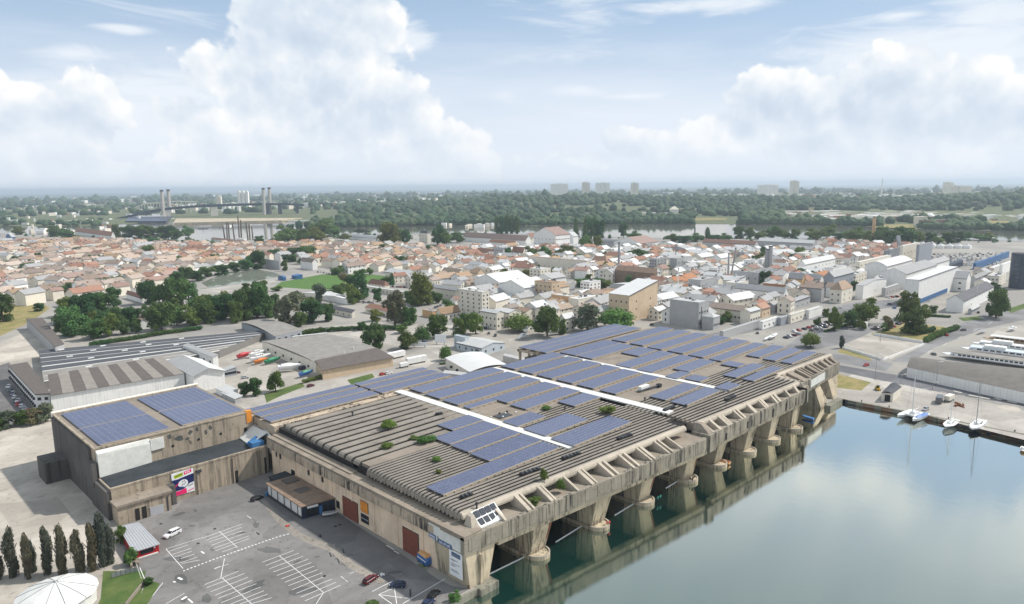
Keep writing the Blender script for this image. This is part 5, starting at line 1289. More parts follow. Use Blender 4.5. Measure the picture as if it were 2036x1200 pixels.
# grey tower group next to the bunker
B(1388, 653, 20, 57, 50, 'flat', 0, 'wall_grey', 'roof_pale', 'windowless pale grey concrete block with glazed end, behind the rear solar rows', 'industrial block', 'industrial_block', win=(4, 2, 2.2))
for k, (du, r_) in enumerate(((-50, .35), (-36, .3), (-22, .35), (-12, .25), (5, .3))):
    q = g(1388+du, 653+du*.30); s = proj(q)[2]/FPX; b = MB(); b.tube((q.x-.5, q.y-.5, 0), (q.x-.5, q.y-.5, (46-5*(k % 2))*s), r_, n=6); tag(b.build('drain_pipe', 'dark_metal'), 'dark vertical pipe on the windowless grey concrete block', 'pipe', 'pipes on the grey concrete block')
B(1418, 656, 13, 23, 25, 'hip', 7, 'wall_grey', 'roof_pale', 'little grey pavilion with glazed side and pale pointed roof beside the grey concrete block', 'pavilion', 'pavilion', win=(5, 1, 1.4))
B(1473, 640, 20, 66, 22, 'gy', 7, 'wall_cream', 'tile_dull', 'long cream house with row of windows and a brown red eave beside the concrete block', 'house', 'house', winy=(9, 1), win=(2, 1))
B(1491, 646, 20, 20, 26, 'gx', 4, 'wall_cream', 'roof_pale', 'cream end house with glazed blue side at the blue barrels', 'house', 'house', win=(4, 1, 2.6))
B(1515, 632, 16, 24, 18, 'gx', 8, 'wall_beige', 'tile_orange', 'house with orange tile roof right of the long cream house', 'house', 'house', win=(2, 1))
B(1540, 622, 24, 20, 14, 'gx', 6, 'wall_greyblue', 'roof_grey', 'grey blue workshop with black round sign near the orange roofs', 'workshop', 'workshop', win=(2, 1))
B(1535, 606, 22, 22, 10, 'gx', 8, 'wall_cream', 'tile_orange', 'small house with bright orange gable roof by the street', 'house', 'house', win=(2, 1))
B(1558, 604, 8, 98, 22, 'gy', 9, 'wall_white', 'roof_grey', 'broad white house with grey roof, its right third orange tiled', 'house', 'house', winy=(7, 1, 1.3))
B(1556, 599, 6, 42, 22, 'gy', 9.6, 'wall_white', 'tile_orange', 'orange tiled extension at the right end of the broad white house', 'house', 'house', winy=(2, 1))
B(1606, 598, 4, 46, 18, 'gx', 4, 'wall_cream', 'tile_dull', 'brown roofed shed right of the broad white house', 'shed', 'shed')
B(1425, 588, 57, 6, 14, 'sx', 14, 'wall_white', 'roof_grey', 'white wedge shaped hall rising to the right', 'hall', 'hall', win=(5, 1, 1))
B(1392, 588, 32, 24, 30, 'flat', 0, 'wall_grey', 'roof_grey', 'grey plant building with pipes left of the white wedge hall', 'plant', 'plant_building', winy=(5, 2), win=(4, 2))
B(1378, 585, 12, 30, 10, 'hip', 10, 'wall_cream', 'tile_orange', 'small cream house with bright orange hipped roof beside the plant', 'house', 'house', winy=(3, 1))
B(1507, 573, 6, 50, 30, 'flat', 0, 'wall_grey', 'roof_pale', 'beige grey box with four small windows below the leaning grey silo', 'industrial block', 'industrial_block', winy=(4, 2))
B(1556, 574, 14, 22, 26, 'gy', 6, 'wall_white', 'roof_grey', 'white grey roofed house left of the ochre gable', 'house', 'house', winy=(2, 2), win=(1, 2))
B(1594, 577, 6, 28, 22, 'gy', 11, 'wall_orange', 'roof_grey', 'ochre gabled warehouse between white houses', 'warehouse', 'warehouse')
B(1630, 571, 6, 34, 16, 'gy', 8, 'wall_white', 'roof_grey', 'white house with grey hip right of the ochre gable', 'house', 'house', winy=(2, 1))
B(1632, 600, 6, 44, 26, 'gy', 4, 'wall_grey', 'tile_dull', 'ribbed grey shed with patchy brown roof above the car park street', 'shed', 'shed')
B(1672, 603, 22, 24, 26, 'hip', 15, 'wall_cream', 'tile_ochre', 'cream many-sided house with ochre pointed roof at the street bend', 'house', 'house', winy=(2, 2), win=(2, 2))
B(1656, 585, 40, 20, 34, 'gx', 10, 'wall_greyblue', 'roof_grey', 'grey gabled industrial house behind the ochre pointed roof', 'house', 'house', win=(4, 2), winy=(2, 2))
B(1600, 548, 60, 14, 22, 'gx', 8, 'wall_white', 'roof_white', 'long white building with windows along its side above the grey roofs', 'office', 'office_building', win=(8, 2), winy=(2, 1))
B(1560, 545, 12, 40, 14, 'gy', 6, 'wall_white', 'roof_grey', 'white hall with slate grey roof above the ochre gable', 'hall', 'hall')
B(1457, 540, 70, 8, 14, 'flat', 0, 'wall_white', 'roof_white', 'flat white hall with two small square windows left of the silo', 'hall', 'hall', win=(4, 1, 1))
for (u, v, dR, dL, h, wm_, rm_, a, c, lb) in ((1282, 596, 20, 22, 30, 'wall_cream', 'roof_pale', 3, 4, 'cream flat block just right of the big beige mill'), (1330, 600, 26, 20, 28, 'wall_white', 'roof_grey', 4, 3, 'white flat block left of the white mast chimney'), (1172, 590, 22, 18, 28, 'wall_white', 'roof_pale', 3, 4, 'white flat block above the mill annexe'),
                                           (1213, 560, 24, 20, 24, 'wall_cream', 'roof_grey', 4, 3, 'cream flat block left of the rust brown barn'), (1425, 562, 26, 16, 28, 'wall_white', 'roof_pale', 4, 4, 'white flat block at the foot of the leaning chimneys'), (1465, 590, 22, 24, 26, 'wall_cream', 'roof_pale', 3, 3, 'cream flat block behind the long cream house'),
                                           (1655, 560, 26, 18, 26, 'wall_white', 'roof_grey', 4, 3, 'white flat block above the grey gabled house'), (1075, 556, 20, 22, 20, 'wall_cream', 'roof_pale', 3, 3, 'cream flat block above the white twin halls'), (1305, 545, 20, 14, 30, 'wall_grey', 'roof_pale', 3, 5, 'grey tall block right of the slim grey chimney'), (1500, 545, 14, 22, 26, 'wall_white', 'roof_pale', 2, 4, 'white tall block left of the twin silo'), (1600, 525, 26, 20, 20, 'wall_cream', 'roof_pale', 5, 3, 'cream tall block right of the twin silo'), (1700, 570, 22, 18, 24, 'wall_cream', 'roof_pale', 4, 3, 'cream block left of the low glazed showroom')):
    B(u, v, dR, dL, h, 'flat', 0, wm_, rm_, lb, 'block', 'flat_block', win=(a, c, 2), winy=(a, c, 2))
# street side: wall with flat canopies along the avenue
for k, (u, v, dR, h, m_, lb) in enumerate(((1438, 672, 74, 12, 'wall_grey', 'dark speckled boundary wall along the avenue by the bunker'), (1516, 655, 34, 14, 'wall_white', 'white poster walled kiosk part of the avenue wall'), (1552, 647, 18, 14, 'wall_greyblue', 'grey blue gate part of the avenue wall'), (1572, 643, 32, 16, 'wall_cream', 'cream flat building at the avenue with long windows'), (1608, 634, 26, 16, 'wall_white', 'white end wall with the round black mark on the avenue'))):
    B(u, v, dR, 5, h, 'flat', 0, m_, 'roof_pale', lb, 'wall', 'street_wall', win=(4, 1, 2) if k in (1, 3) else None)
B(1560, 622, 50, 16, 16, 'sx', 3, 'wall_grey', 'roof_grey', 'grey flat roofed garage behind the avenue wall', 'garage', 'garage', win=(5, 1))
# ------------------------------------------------------------------ right hand white halls
B(1715, 595, 46, 15, 27, 'gy', 5, 'wall_white', 'roof_grey', 'clean white cube with grey roof at the street fork', 'hall', 'hall', win=(1, 1, .9))
B(1760, 590, 30, 8, 16, 'flat', 0, 'wall_grey', 'roof_pale', 'low glazed showroom between the white cube and the big white hall', 'showroom', 'showroom', win=(5, 1, 2.4))
B(1824, 607, 76, 28, 50, 'sx', 1, 'wall_white', 'roof_white', 'biggest white hall with a blue band along its foot', 'hall', 'hall')
P0 = g(1825, 606); ex, ey = rot(0); LL = run(P0, ex, 56)
b = MB(); b.obox((P0+ex*LL/2-ey*.5).xy, ex.xy, LL, 1.0, 1.2, 5.4); tag(b.build('blue_canopy', 'wall_blue'), 'long blue canopy along the foot of the biggest white hall', 'canopy')
B(1800, 575, 60, 50, 30, 'gx', 10, 'wall_white', 'roof_grey', 'stepped white hall behind the biggest white hall', 'hall', 'hall')
B(1846, 552, 40, 20, 24, 'gx', 7, 'wall_white', 'roof_grey', 'white hall with a grey side wall at the back of the white hall group', 'hall', 'hall')
B(1762, 560, 50, 44, 30, 'bx', 8, 'wall_white', 'roof_white', 'white hall with curved roof left of the white hall group', 'hall', 'hall')
B(1708, 548, 62, 8, 26, 'flat', 0, 'wall_cream', 'roof_white', 'cream office with three long window bands above the white cube', 'office', 'office_building', win=(9, 3, 3), winy=(2, 2))
B(1914, 622, 60, 34, 24, 'gx', 10, 'wall_white', 'roof_dark', 'white hall with dark grey gable roof beside the big upright tree', 'hall', 'hall', win=(2, 1, 1.2))
B(1908, 616, 12, 14, 9, 'flat', 0, 'wall_grey', 'roof_grey', 'small grey shed at the gable of the dark roofed white hall', 'shed', 'shed')
B(1932, 625, 16, 6, 9, 'gx', 3, 'wall_grey', 'roof_pale', 'little grey gabled box in front of the dark roofed white hall', 'shed', 'shed')
B(1920, 580, 8, 52, 26, 'gy', 12, 'wall_white', 'roof_grey', 'white gabled hall with grey roof above the dark roofed white hall', 'hall', 'hall', winy=(2, 2, 2.5))
B(1938, 574, 24, 10, 20, 'gx', 6, 'wall_grey', 'roof_grey', 'grey hall with a red strip left of the blue tower', 'hall', 'hall', win=(4, 1))
B(1985, 568, 14, 24, 18, 'flat', 0, 'wall_cream', 'roof_pale', 'cream house beside the blue tower', 'house', 'house', win=(2, 2), winy=(3, 2))
B(1862, 548, 14, 22, 14, 'gx', 4, 'wall_white', 'roof_white', 'small white house behind the white hall group', 'house', 'house')
B(1880, 540, 34, 8, 10, 'bx', 5, 'wall_dark', 'wall_dark', 'dark blue low round roofed shed near the full car park', 'shed', 'shed')
B(1940, 536, 66, 6, 12, 'flat', 0, 'wall_blue', 'wall_blue', 'long navy blue building beside the full car park', 'building', 'building', win=(8, 1, 3))
B(1952, 552, 40, 8, 10, 'flat', 0, 'wall_white', 'roof_white', 'low white building under the navy blue one', 'building', 'building')
B(1992, 545, 20, 6, 18, 'flat', 0, 'wall_white', 'roof_white', 'white box left of the blue tower', 'building', 'building')
# grey glass building with tilted screen
B(1825, 528, 26, 6, 40, 'flat', 0, 'wall_greyblue', 'roof_grey', 'dark grey right wing of the modern cultural building', 'cultural building', 'cultural_building')
B(1793, 526, 34, 6, 36, 'flat', 0, 'wall_cream', 'roof_white', 'middle of the modern building with two rows of warm glazing', 'cultural building', 'cultural_building', win=(5, 2, 3.2))
B(1768, 524, 26, 12, 24, 'flat', 0, 'wall_greyblue', 'roof_dark', 'low dark left wing of the modern cultural building', 'cultural building', 'cultural_building')
P0 = g(1786, 500); s = proj(P0)[2]/FPX; b = MB(); e1, e2 = rot(-10)
b.loft([[tuple(P0+e1*0+Vector((0, 0, 8*s))), tuple(P0+e1*14*s+Vector((0, 0, 8*s))), tuple(P0+e1*14*s+e2*2+Vector((0, 0, 8*s))), tuple(P0+e2*2+Vector((0, 0, 8*s)))],
        [tuple(P0-e1*10*s+Vector((0, 0, 32*s))), tuple(P0+e1*3*s+Vector((0, 0, 32*s))), tuple(P0+e1*3*s+e2*2+Vector((0, 0, 32*s))), tuple(P0-e1*10*s+e2*2+Vector((0, 0, 32*s)))]])
b.tube(tuple(P0+e1*8*s), tuple(P0+e1*8*s+Vector((0, 0, 10*s))), 2*s, 2*s)
tag(b.build('tilted_screen', 'wall_greyblue'), 'tilted dark grey slab standing behind the modern cultural building', 'screen')
# dark blue cylinder tower
P0 = g(2026, 572); s = proj(P0)[2]/FPX; t = thing('round_tower', tuple(P0), 'dark blue round office tower at the right edge', 'tower')
b = MB(); b.tube(tuple(P0), tuple(P0+Vector((0, 0, 68*s))), 18*s, 18*s, 28); b.build('wall', 'wall_dark', t)
b = MB(); b.tube(tuple(P0+Vector((0, 0, 68*s))), tuple(P0+Vector((0, 0, 70*s))), 18.4*s, 17*s, 28); b.build('roof', 'roof_dark', t)
for j in range(8):
    b = MB(); b.tube(tuple(P0+Vector((0, 0, (5+8*j)*s))), tuple(P0+Vector((0, 0, (9+8*j)*s))), 18.12*s, 18.12*s, 28, cap=False); b.build('glazing_band', 'curtain_glass', t)
c = P0+Vector((-.75, -.66, 0)).normalized()*19.5*s+Vector((.7, -.71, 0))*3*s; b = MB(); b.obox(c.xy, (.7, -.71), 8*s, 4*s, 0, 36*s); b.build('stair_shaft', 'wall_orange', t)
for j in range(5):
    b = MB(); b.obox((c+Vector((-.7, -.71, 0))*2.1*s).xy, (.7, -.71), 4*s, .4*s, (3+7*j)*s, (7+7*j)*s); b.build('window', 'curtain_glass', t)
# white peaked tents along the river
for k in range(8):
    u = 1800+k*17.5; P = g(u, 492+.2*k); s = proj(P)[2]/FPX; t = thing('peaked_tent', tuple(P), 'white peaked tent roof in the row below the river trees', 'tent', 'row of white peaked tents')
    b = MB(); w = 9.2*s; q = [P+Vector((math.cos(a)*w, math.sin(a)*w, 0)) for a in (.78, 2.36, 3.93, 5.5)]
    b.prism([p.xy for p in q], 0, 6*s); b.build('side_wall', 'wall_white', t)
    b = MB(); top = P+Vector((0, 0, (14 if k < 4 else 11)*s))
    for i in range(4):
        a, c = q[i], q[(i+1) % 4]; ma = a+Vector((0, 0, 6*s)); mc = c+Vector((0, 0, 6*s)); h1 = ma.lerp(top, .55)-Vector((0, 0, 1.4*s)); h2 = mc.lerp(top, .55)-Vector((0, 0, 1.4*s))
        b.face([ma, mc, h2, h1]); b.face([h1, h2, top])
    b.build('canopy', 'roof_white', t)
# stacks and silos
def stack(u, v, h, w, m_, label, cat='chimney', lean=0, taper=.8, n=10):
    P = g(u, v); s = proj(P)[2]/FPX; t = thing('chimney' if cat == 'chimney' else 'silo', tuple(P), label, cat)
    b = MB(); b.tube(tuple(P), tuple(P+Vector((lean*s*.7, -lean*s*.7, h*s))), w*s/2, w*s/2*taper, n); b.build('shaft', m_, t)
    b = MB(); tp = P+Vector((lean*s*.7, -lean*s*.7, h*s)); b.tube(tuple(tp), tuple(tp+Vector((0, 0, h*s*.03))), w*s/2*taper*1.15, w*s/2*taper*1.1, n); b.build('rim', 'dark_metal', t)
stack(1735, 484, 52, 7, 'wall_orange', 'tall orange brick chimney before the river')
stack(1447, 560, 56, 3.4, 'grey_metal', 'thin grey steel chimney, left of a leaning pair'); stack(1452, 560, 66, 3.6, 'grey_metal', 'leaning grey steel chimney right beside the thin one', lean=8)
stack(1522, 542, 46, 9, 'grey_metal', 'left shaft of the grey twin silo', 'silo', 2, .75); stack(1530, 542, 52, 10, 'roof_grey', 'right taller shaft of the grey twin silo', 'silo', 0, .8)
stack(1230, 543, 60, 5, 'grey_metal', 'slim grey chimney beside the brown barn roof'); stack(1347, 600, 66, 2.6, 'white_paint', 'thin white mast chimney left of the plant')
stack(1381, 478, 26, 3, 'dark_metal', 'dark thin chimney at the river trees'); stack(1560, 610, 40, 1.6, 'white_paint', 'white mast behind the avenue wall'); stack(1940, 606, 40, 1.4, 'white_paint', 'white mast on the dark roofed hall')
# ------------------------------------------------------------------ buildings in the upper middle
B(1105, 500, 28, 44, 32, 'gx', 14, 'wall_white', 'tile_red', 'large white school with red roof and rows of tall windows', 'school', 'school', winy=(6, 3), win=(6, 3, 4), chim=1)
B(1140, 488, 10, 18, 18, 'gx', 8, 'wall_white', 'roof_pale', 'white gabled wing behind the large white school', 'school wing', 'school_wing')
B(1045, 488, 12, 124, 10, 'gy', 9, 'wall_white', 'tile_red', 'very long white hall with dark red roof left of the school', 'hall', 'hall')
B(1022, 492, 10, 50, 8, 'gy', 5, 'wall_white', 'tile_red', 'lower white lean-to with red roof before the very long hall', 'hall', 'hall')
B(1058, 482, 14, 16, 10, 'gx', 8, 'wall_cream', 'tile_red', 'cream house with red gable between long hall and school', 'house', 'house')
B(1274, 500, 36, 54, 16, 'gx', 11, 'wall_white', 'tile_red', 'big white barn with broken red roof near the river', 'barn', 'barn', win=(3, 1))
B(1262, 492, 8, 72, 8, 'by', 6, 'wall_grey', 'roof_grey', 'grey barrel roofed hall left of the red roofed barn', 'hall', 'hall')
B(1166, 546, 6, 116, 26, 'flat', 0, 'wall_cream', 'tile_red', 'long cream arcade wall building with thin red roof edge', 'depot', 'depot_building', winy=(12, 1, 1.4), door=('y', .2, 8, 7))
B(1206, 535, 10, 34, 10, 'hip', 14, 'wall_cream', 'tile_orange', 'house with pointed orange roof right of the arcade building', 'house', 'house', winy=(4, 1))
B(1235, 528, 12, 36, 18, 'hip', 8, 'wall_cream', 'tile_red', 'cream house with rows of windows below the grey slim chimney', 'house', 'house', winy=(6, 2))
B(1300, 570, 6, 78, 26, 'sx', 9, 'roof_brown', 'roof_brown', 'huge rust brown barn with slanting front', 'barn', 'barn')
B(1270, 582, 16, 58, 10, 'bx', 4, 'wall_grey', 'roof_pale', 'pale grey curved roof before the rust brown barn', 'hall', 'hall')
B(985, 515, 10, 44, 10, 'hip', 9, 'wall_cream', 'tile_orange', 'house with orange hipped roof and blue front left of the round dark tree', 'house', 'house', winy=(4, 1))
B(1000, 522, 4, 18, 24, 'gy', 5, 'wall_grey', 'roof_grey', 'narrow grey tower house left of the round dark tree', 'house', 'house')
B(1040, 520, 6, 22, 18, 'gy', 10, 'wall_cream', 'tile_red', 'cream house with red gable roof left of the leafy square', 'house', 'house', winy=(3, 2))
B(912, 556, 12, 34, 12, 'gy', 8, 'wall_cream', 'tile_ochre', 'cream house with three attic windows beside the white halls', 'house', 'house', winy=(4, 1))
B(950, 553, 14, 16, 10, 'gy', 8, 'wall_beige', 'tile_ochre', 'small ochre gabled house next to the three attic windows', 'house', 'house')
B(1500, 500, 8, 104, 14, 'gy', 6, 'wall_grey', 'tile_red', 'long shed with rusty red roof before the river', 'shed', 'shed', winy=(10, 1))
B(1616, 496, 8, 110, 12, 'gy', 6, 'wall_grey', 'roof_pale', 'long shed with pale roof right of the rusty red one', 'shed', 'shed', winy=(16, 1))
B(1480, 520, 10, 16, 18, 'flat', 0, 'wall_grey', 'roof_pale', 'grey cube with blue window beside the leaning chimneys', 'building', 'building', winy=(2, 2))
B(1546, 520, 40, 40, 12, 'gx', 6, 'wall_grey', 'roof_pale', 'broad grey hall roof right of the twin silo', 'hall', 'hall')
B(1345, 498, 10, 42, 10, 'gx', 6, 'wall_white', 'roof_white', 'white hall right of the red roofed barn', 'hall', 'hall')
B(1375, 510, 20, 60, 12, 'gx', 7, 'wall_grey', 'roof_grey', 'grey saw roofed hall below the white hall', 'hall', 'hall')
B(1392, 545, 20, 40, 22, 'flat', 0, 'wall_cream', 'roof_white', 'cream white factory floor with open levels left of the plant', 'factory', 'factory', winy=(6, 3, 3), win=(2, 3))
B(1345, 545, 30, 14, 30, 'flat', 0, 'wall_grey', 'roof_grey', 'grey concrete frame building behind the white mast', 'factory', 'factory', win=(4, 3, 3))
B(1330, 570, 50, 24, 14, 'flat', 0, 'wall_white', 'roof_white', 'flat white roofed plant hall right of the big mill', 'hall', 'hall', win=(6, 1))
B(1345, 628, 40, 12, 26, 'flat', 0, 'wall_greyblue', 'roof_pale', 'dark framed workshop between the mill and the grey concrete block', 'workshop', 'workshop', win=(5, 2, 2.5))
B(1340, 590, 30, 14, 12, 'flat', 0, 'wall_white', 'roof_white', 'small white plant room near the white mast', 'plant', 'plant_building')
# ------------------------------------------------------------------ left: village halls by the river
B(222, 476, 8, 72, 7, 'gy', 8, 'wall_white', 'tile_red', 'large white hall with dark red roof by the river at the left', 'hall', 'hall')
B(303, 472, 8, 22, 5, 'gx', 5, 'wall_cream', 'tile_red', 'red roofed pavilion among the riverside trees', 'house', 'house')
B(490, 486, 6, 70, 4, 'gy', 3, 'wall_white', 'tile_red', 'long low white hall with red roof before the mooring posts', 'hall', 'hall')
B(485, 484, 6, 14, 9, 'flat', 0, 'wall_white', 'roof_white', 'small white cube by the mooring posts', 'building', 'building')
for (u, v, lb) in ((372, 490, 'right'), (24, 476, 'left')):
    B(u, v, 8, 12, 5, 'gx', 6, 'wall_blue', 'roof_pale', 'house with pale blue gable and blue front, %s one of the two' % lb, 'house', 'house')
B(655, 482, 10, 30, 7, 'flat', 0, 'wall_cream', 'tile_dull', 'long pink brown riverside block under tall trees', 'building', 'building', winy=(6, 1))
B(752, 480, 6, 56, 6, 'by', 5, 'wall_white', 'roof_white', 'white arched hall beside the big riverside tree', 'hall', 'hall')
B(850, 484, 6, 16, 20, 'hip', 5, 'wall_cream', 'roof_dark', 'tall cream house by the river between two big trees', 'house', 'house', winy=(3, 3))
B(556, 536, 4, 44, 16, 'flat', 0, 'wall_grey', 'roof_pale', 'grey low building beside the dark blue boat shed', 'building', 'building')
B(552, 534, 8, 30, 12, 'flat', 0, 'wall_dark', 'wall_dark', 'dark blue boat shed at the end of the inner basin', 'boat shed', 'boat_shed')
B(622, 537, 10, 24, 16, 'gy', 6, 'wall_white', 'tile_dull', 'white gabled house at the head of the inner basin', 'house', 'house')
B(565, 558, 4, 12, 6, 'bx', 3, 'wall_blue', 'wall_blue', 'blue round roofed cabin on the inner basin path', 'cabin', 'cabin'); B(590, 555, 12, 10, 6, 'sx', 2, 'wall_blue', 'wall_blue', 'blue slanting cabin at the playing field corner', 'cabin', 'cabin')
B(270, 656, 30, 52, 12, 'gy', 7, 'wall_white', 'tile_dull', 'white hall with long brown roof beyond the dark warehouse belt', 'hall', 'hall')
B(262, 645, 40, 34, 12, 'gx', 6, 'wall_white', 'tile_red', 'low white hall with red brown roof between the two tree groups', 'hall', 'hall')
B(282, 602, 6, 30, 10, 'gy', 6, 'wall_white', 'tile_red', 'white house with red roof left of the dark tree belt', 'house', 'house')
B(135, 618, 6, 22, 9, 'gy', 5, 'wall_white', 'tile_red', 'white house with red roof left of the thicket', 'house', 'house')
# ------------------------------------------------------------------ the packed houses of the old town
proto_house = {}
hr = random.Random(19)
def town_mesh(k, rm):
    L, Wd, h, rise = ((11, 9, 7.0, 2.4), (15, 9, 7.6, 2.6), (9, 8, 8.4, 2.2), (20, 10, 6.4, 2.8))[k]
    wb_ = MB(); wb_.box(-L/2, -Wd/2, -.4, L/2, Wd/2, h)
    for x in (-L/2, L/2): wb_.face([(x, -Wd/2, h), (x, Wd/2, h), (x, 0, h+rise)])
    rb2 = MB(); o = .5
    for s in (-1, 1):
        ze = h-rise*o/(Wd/2)
        rb2.loft([[(-L/2-o, s*(Wd/2+o), ze), (L/2+o, s*(Wd/2+o), ze), (L/2+o, 0, h+rise), (-L/2-o, 0, h+rise)], [(-L/2-o, s*(Wd/2+o), ze+.25), (L/2+o, s*(Wd/2+o), ze+.25), (L/2+o, 0, h+rise+.25), (-L/2-o, 0, h+rise+.25)]])
    rb2.box(-L*.28, -.5, h+rise-.5, -L*.28+1, .5, h+rise+1.2)
    ob = MB(); n = max(2, int(L/3.2))
    for i in range(n):
        for s in (-1, 1):
            x = -L/2+L*(i+.5)/n
            for z in (1.2, 3.9): ob.box(x-.5, s*(Wd/2+.02)-.05, z, x+.5, s*(Wd/2+.02)+.05, z+1.4)
    return (wb_, rb2, ob, L, Wd)
WM = ['wall_white', 'wall_cream', 'wall_cream']; RM = ['tile_red', 'tile_dull', 'tile_ochre', 'tile_orange', 'roof_grey', 'roof_white', 'tile_pale']
HM = {}
for k in range(4):
    wb_, rb2, ob, L, Wd = town_mesh(k, None)
    HM[k] = ({m_: wb_.mesh('wall', m_) for m_ in set(WM)}, {m_: rb2.mesh('roof', m_) for m_ in RM}, ob.mesh('window_front', 'dark_glass'), L, Wd)
occupied = []
def town_house(P, rz, k, wm_, rm_, label, group, sc, wins_=False):
    t = thing('town_house', tuple(P), label, 'house', group, rz)
    inst('wall', HM[k][0][wm_], t, sc=sc); inst('roof', HM[k][1][rm_], t, sc=sc)
    if wins_:
        L, Wd = HM[k][3]*sc, HM[k][4]*sc; n = 3 if L < 20 else 4
        for i in range(n):
            for z in (1.3, 4.6): inst('window', WIN, t, (-L/2+L*(i+.5)/n, -Wd/2, z*sc), 0, (1.5, 1, 1.7*sc)); inst('window', WIN, t, (-L/2, -Wd/4+Wd/2*(i % 2), z*sc), -math.pi/2, (1.4, 1, 1.7*sc)) if i < 2 else None
    return t
def inside(p, poly):
    r = False; n = len(poly)
    for i in range(n):
        (x0, y0), (x1, y1) = poly[i], poly[(i+1) % n]
        if (y0 > p[1]) != (y1 > p[1]) and p[0] < (x1-x0)*(p[1]-y0)/(y1-y0)+x0: r = not r
    return r
taken = []
def near_obj(x, y, d):
    return any((x-a)**2+(y-c)**2 < (d+r)**2 for a, c, r in taken)
for o in list(COL.objects):                     # keep clear of the named buildings and trees
    if o.parent is None and o.type == 'EMPTY' and o.get('category') and o.get('category') not in ('solar array',):
        bx_ = [c for c in o.children if c.name.startswith('wall')]
        if bx_:
            vv = np.array([v.co[:2] for v in bx_[0].data.vertices]); cc = vv.mean(0)+np.array(o.location[:2]); r_ = .5*float(np.linalg.norm(vv.max(0)-vv.min(0)))
            taken.append((cc[0], cc[1], r_*.78))
        elif o.get('category') == 'tree': taken.append((o.location.x, o.location.y, 3))
forb_px = [[(540, 570), (560, 548), (640, 540), (790, 545), (790, 560), (700, 590), (560, 592)], [(395, 580), (400, 555), (520, 525), (580, 540), (590, 560), (480, 585)], [(1850, 500), (2020, 500), (2020, 532), (1850, 532)]]
forb = [[g(u, v).xy for u, v in q] for q in forb_px]
zones = [
    ('old', [(-60, 488), (200, 482), (420, 492), (600, 490), (760, 492), (900, 500), (1010, 515), (930, 550), (800, 552), (640, 530), (540, 520), (500, 532), (380, 550), (300, 575), (180, 600), (60, 612), (-60, 610)], (7.2, 6.6), [0, 0, 1, 1, 2, 6, 6, 4], 'house of the dense old town with %s roof', 'red roofed houses of the old town', 520),
    ('mid', [(900, 500), (1180, 500), (1330, 498), (1640, 505), (1650, 540), (1600, 575), (1400, 575), (1200, 560), (1040, 545), (930, 552)], (11, 10), [0, 4, 5, 4, 2, 0, 5], 'house of the industrial quarter with %s roof', 'houses of the industrial quarter', 110),
    ('right', [(1640, 490), (1800, 495), (1860, 505), (1720, 530), (1650, 560)], (10, 9), [0, 4, 5, 0, 1], 'house near the cultural building with %s roof', 'houses near the cultural building', 40),
    ('infill', [(1235, 600), (1330, 562), (1480, 565), (1640, 560), (1690, 590), (1640, 606), (1500, 636), (1420, 645), (1320, 640)], (9, 8), [0, 4, 4, 3, 5, 1], '', 'houses of the industrial quarter', 60),
    ('fill', [(1690, 540), (1860, 535), (2000, 548), (2000, 590), (1900, 600), (1720, 575)], (9, 8), [4, 5, 5, 4, 1], '', 'houses of the industrial quarter', 60),
    ('court', [(900, 560), (1040, 575), (1230, 600), (1200, 640), (1060, 640), (930, 640)], (9, 8), [4, 5, 1, 2], '', 'houses of the industrial quarter', 60),
    ('yard', [(560, 545), (700, 540), (900, 555), (905, 580), (760, 560), (640, 555)], (11, 10), [0, 1, 2, 4], 'house beside the playing field with %s roof', 'houses beside the playing field', 26),
]
tilemat; RN = {6: 'pale pink', 0: 'red tile', 1: 'faded brown', 2: 'ochre tile', 3: 'orange tile', 4: 'grey', 5: 'white'}
cands = []
for (zn, poly, pitch, pal, lab_, grp, cap) in zones:
    wp = [g(u, v).xy for u, v in poly]
    xs = [p.x for p in wp]; ys = [p.y for p in wp]
    ang = {'old': .42, 'mid': .1, 'right': -.2}.get(zn, .05)
    ca, sa = math.cos(ang), math.sin(ang); cnt = []
    cx_, cy_ = sum(xs)/len(xs), sum(ys)/len(ys); R0 = max(max(xs)-min(xs), max(ys)-min(ys))
    row = -R0
    while row < R0:
        a = -R0
        step_r = {'old': 31, 'yard': 34}.get(zn, 25)*hr.uniform(.62, 1.2)
        while a < R0:
            k = hr.choice([0, 0, 1, 1, 2, 3]); L = HM[k][3]
            sc = hr.uniform(1.15, 1.6)
            a += L*sc*hr.choice([1.04, 1.08, 1.2, 1.9])
            w = row+hr.uniform(-1.5, 1.5)+14*math.sin(a*.011)
            x = cx_+(a-L*sc/2)*ca-w*sa; y = cy_+(a-L*sc/2)*sa+w*ca
            if not inside((x, y), wp) or any(inside((x, y), f) for f in forb) or near_obj(x, y, 5.0 if zn in ('old', 'yard') else 1.5): continue
            cnt.append((Vector((x, y, 0)), ang+hr.uniform(-.2, .2)+(math.pi/2 if hr.random() < .22 else 0), k, sc))
        row += step_r
    hr.shuffle(cnt)
    cands.append((zn, cnt, pal, lab_, grp, cap))
budget = {'old': 130, 'mid': 76, 'right': 26, 'yard': 18, 'infill': 26, 'fill': 20, 'court': 12}
stuff_w = {m_: MB() for m_ in set(WM)}; stuff_r = {m_: MB() for m_ in RM}
def bake(src, dst, P, rz, sc):
    c, s_ = math.cos(rz), math.sin(rz); k = len(dst.v)
    dst.v += [(P.x+(x*c-y*s_)*sc, P.y+(x*s_+y*c)*sc, z*sc) for x, y, z in src.v]
    dst.f += [[i+k for i in f] for f in src.f]; dst.mi += src.mi
GEO = [town_mesh(k, None) for k in range(4)]
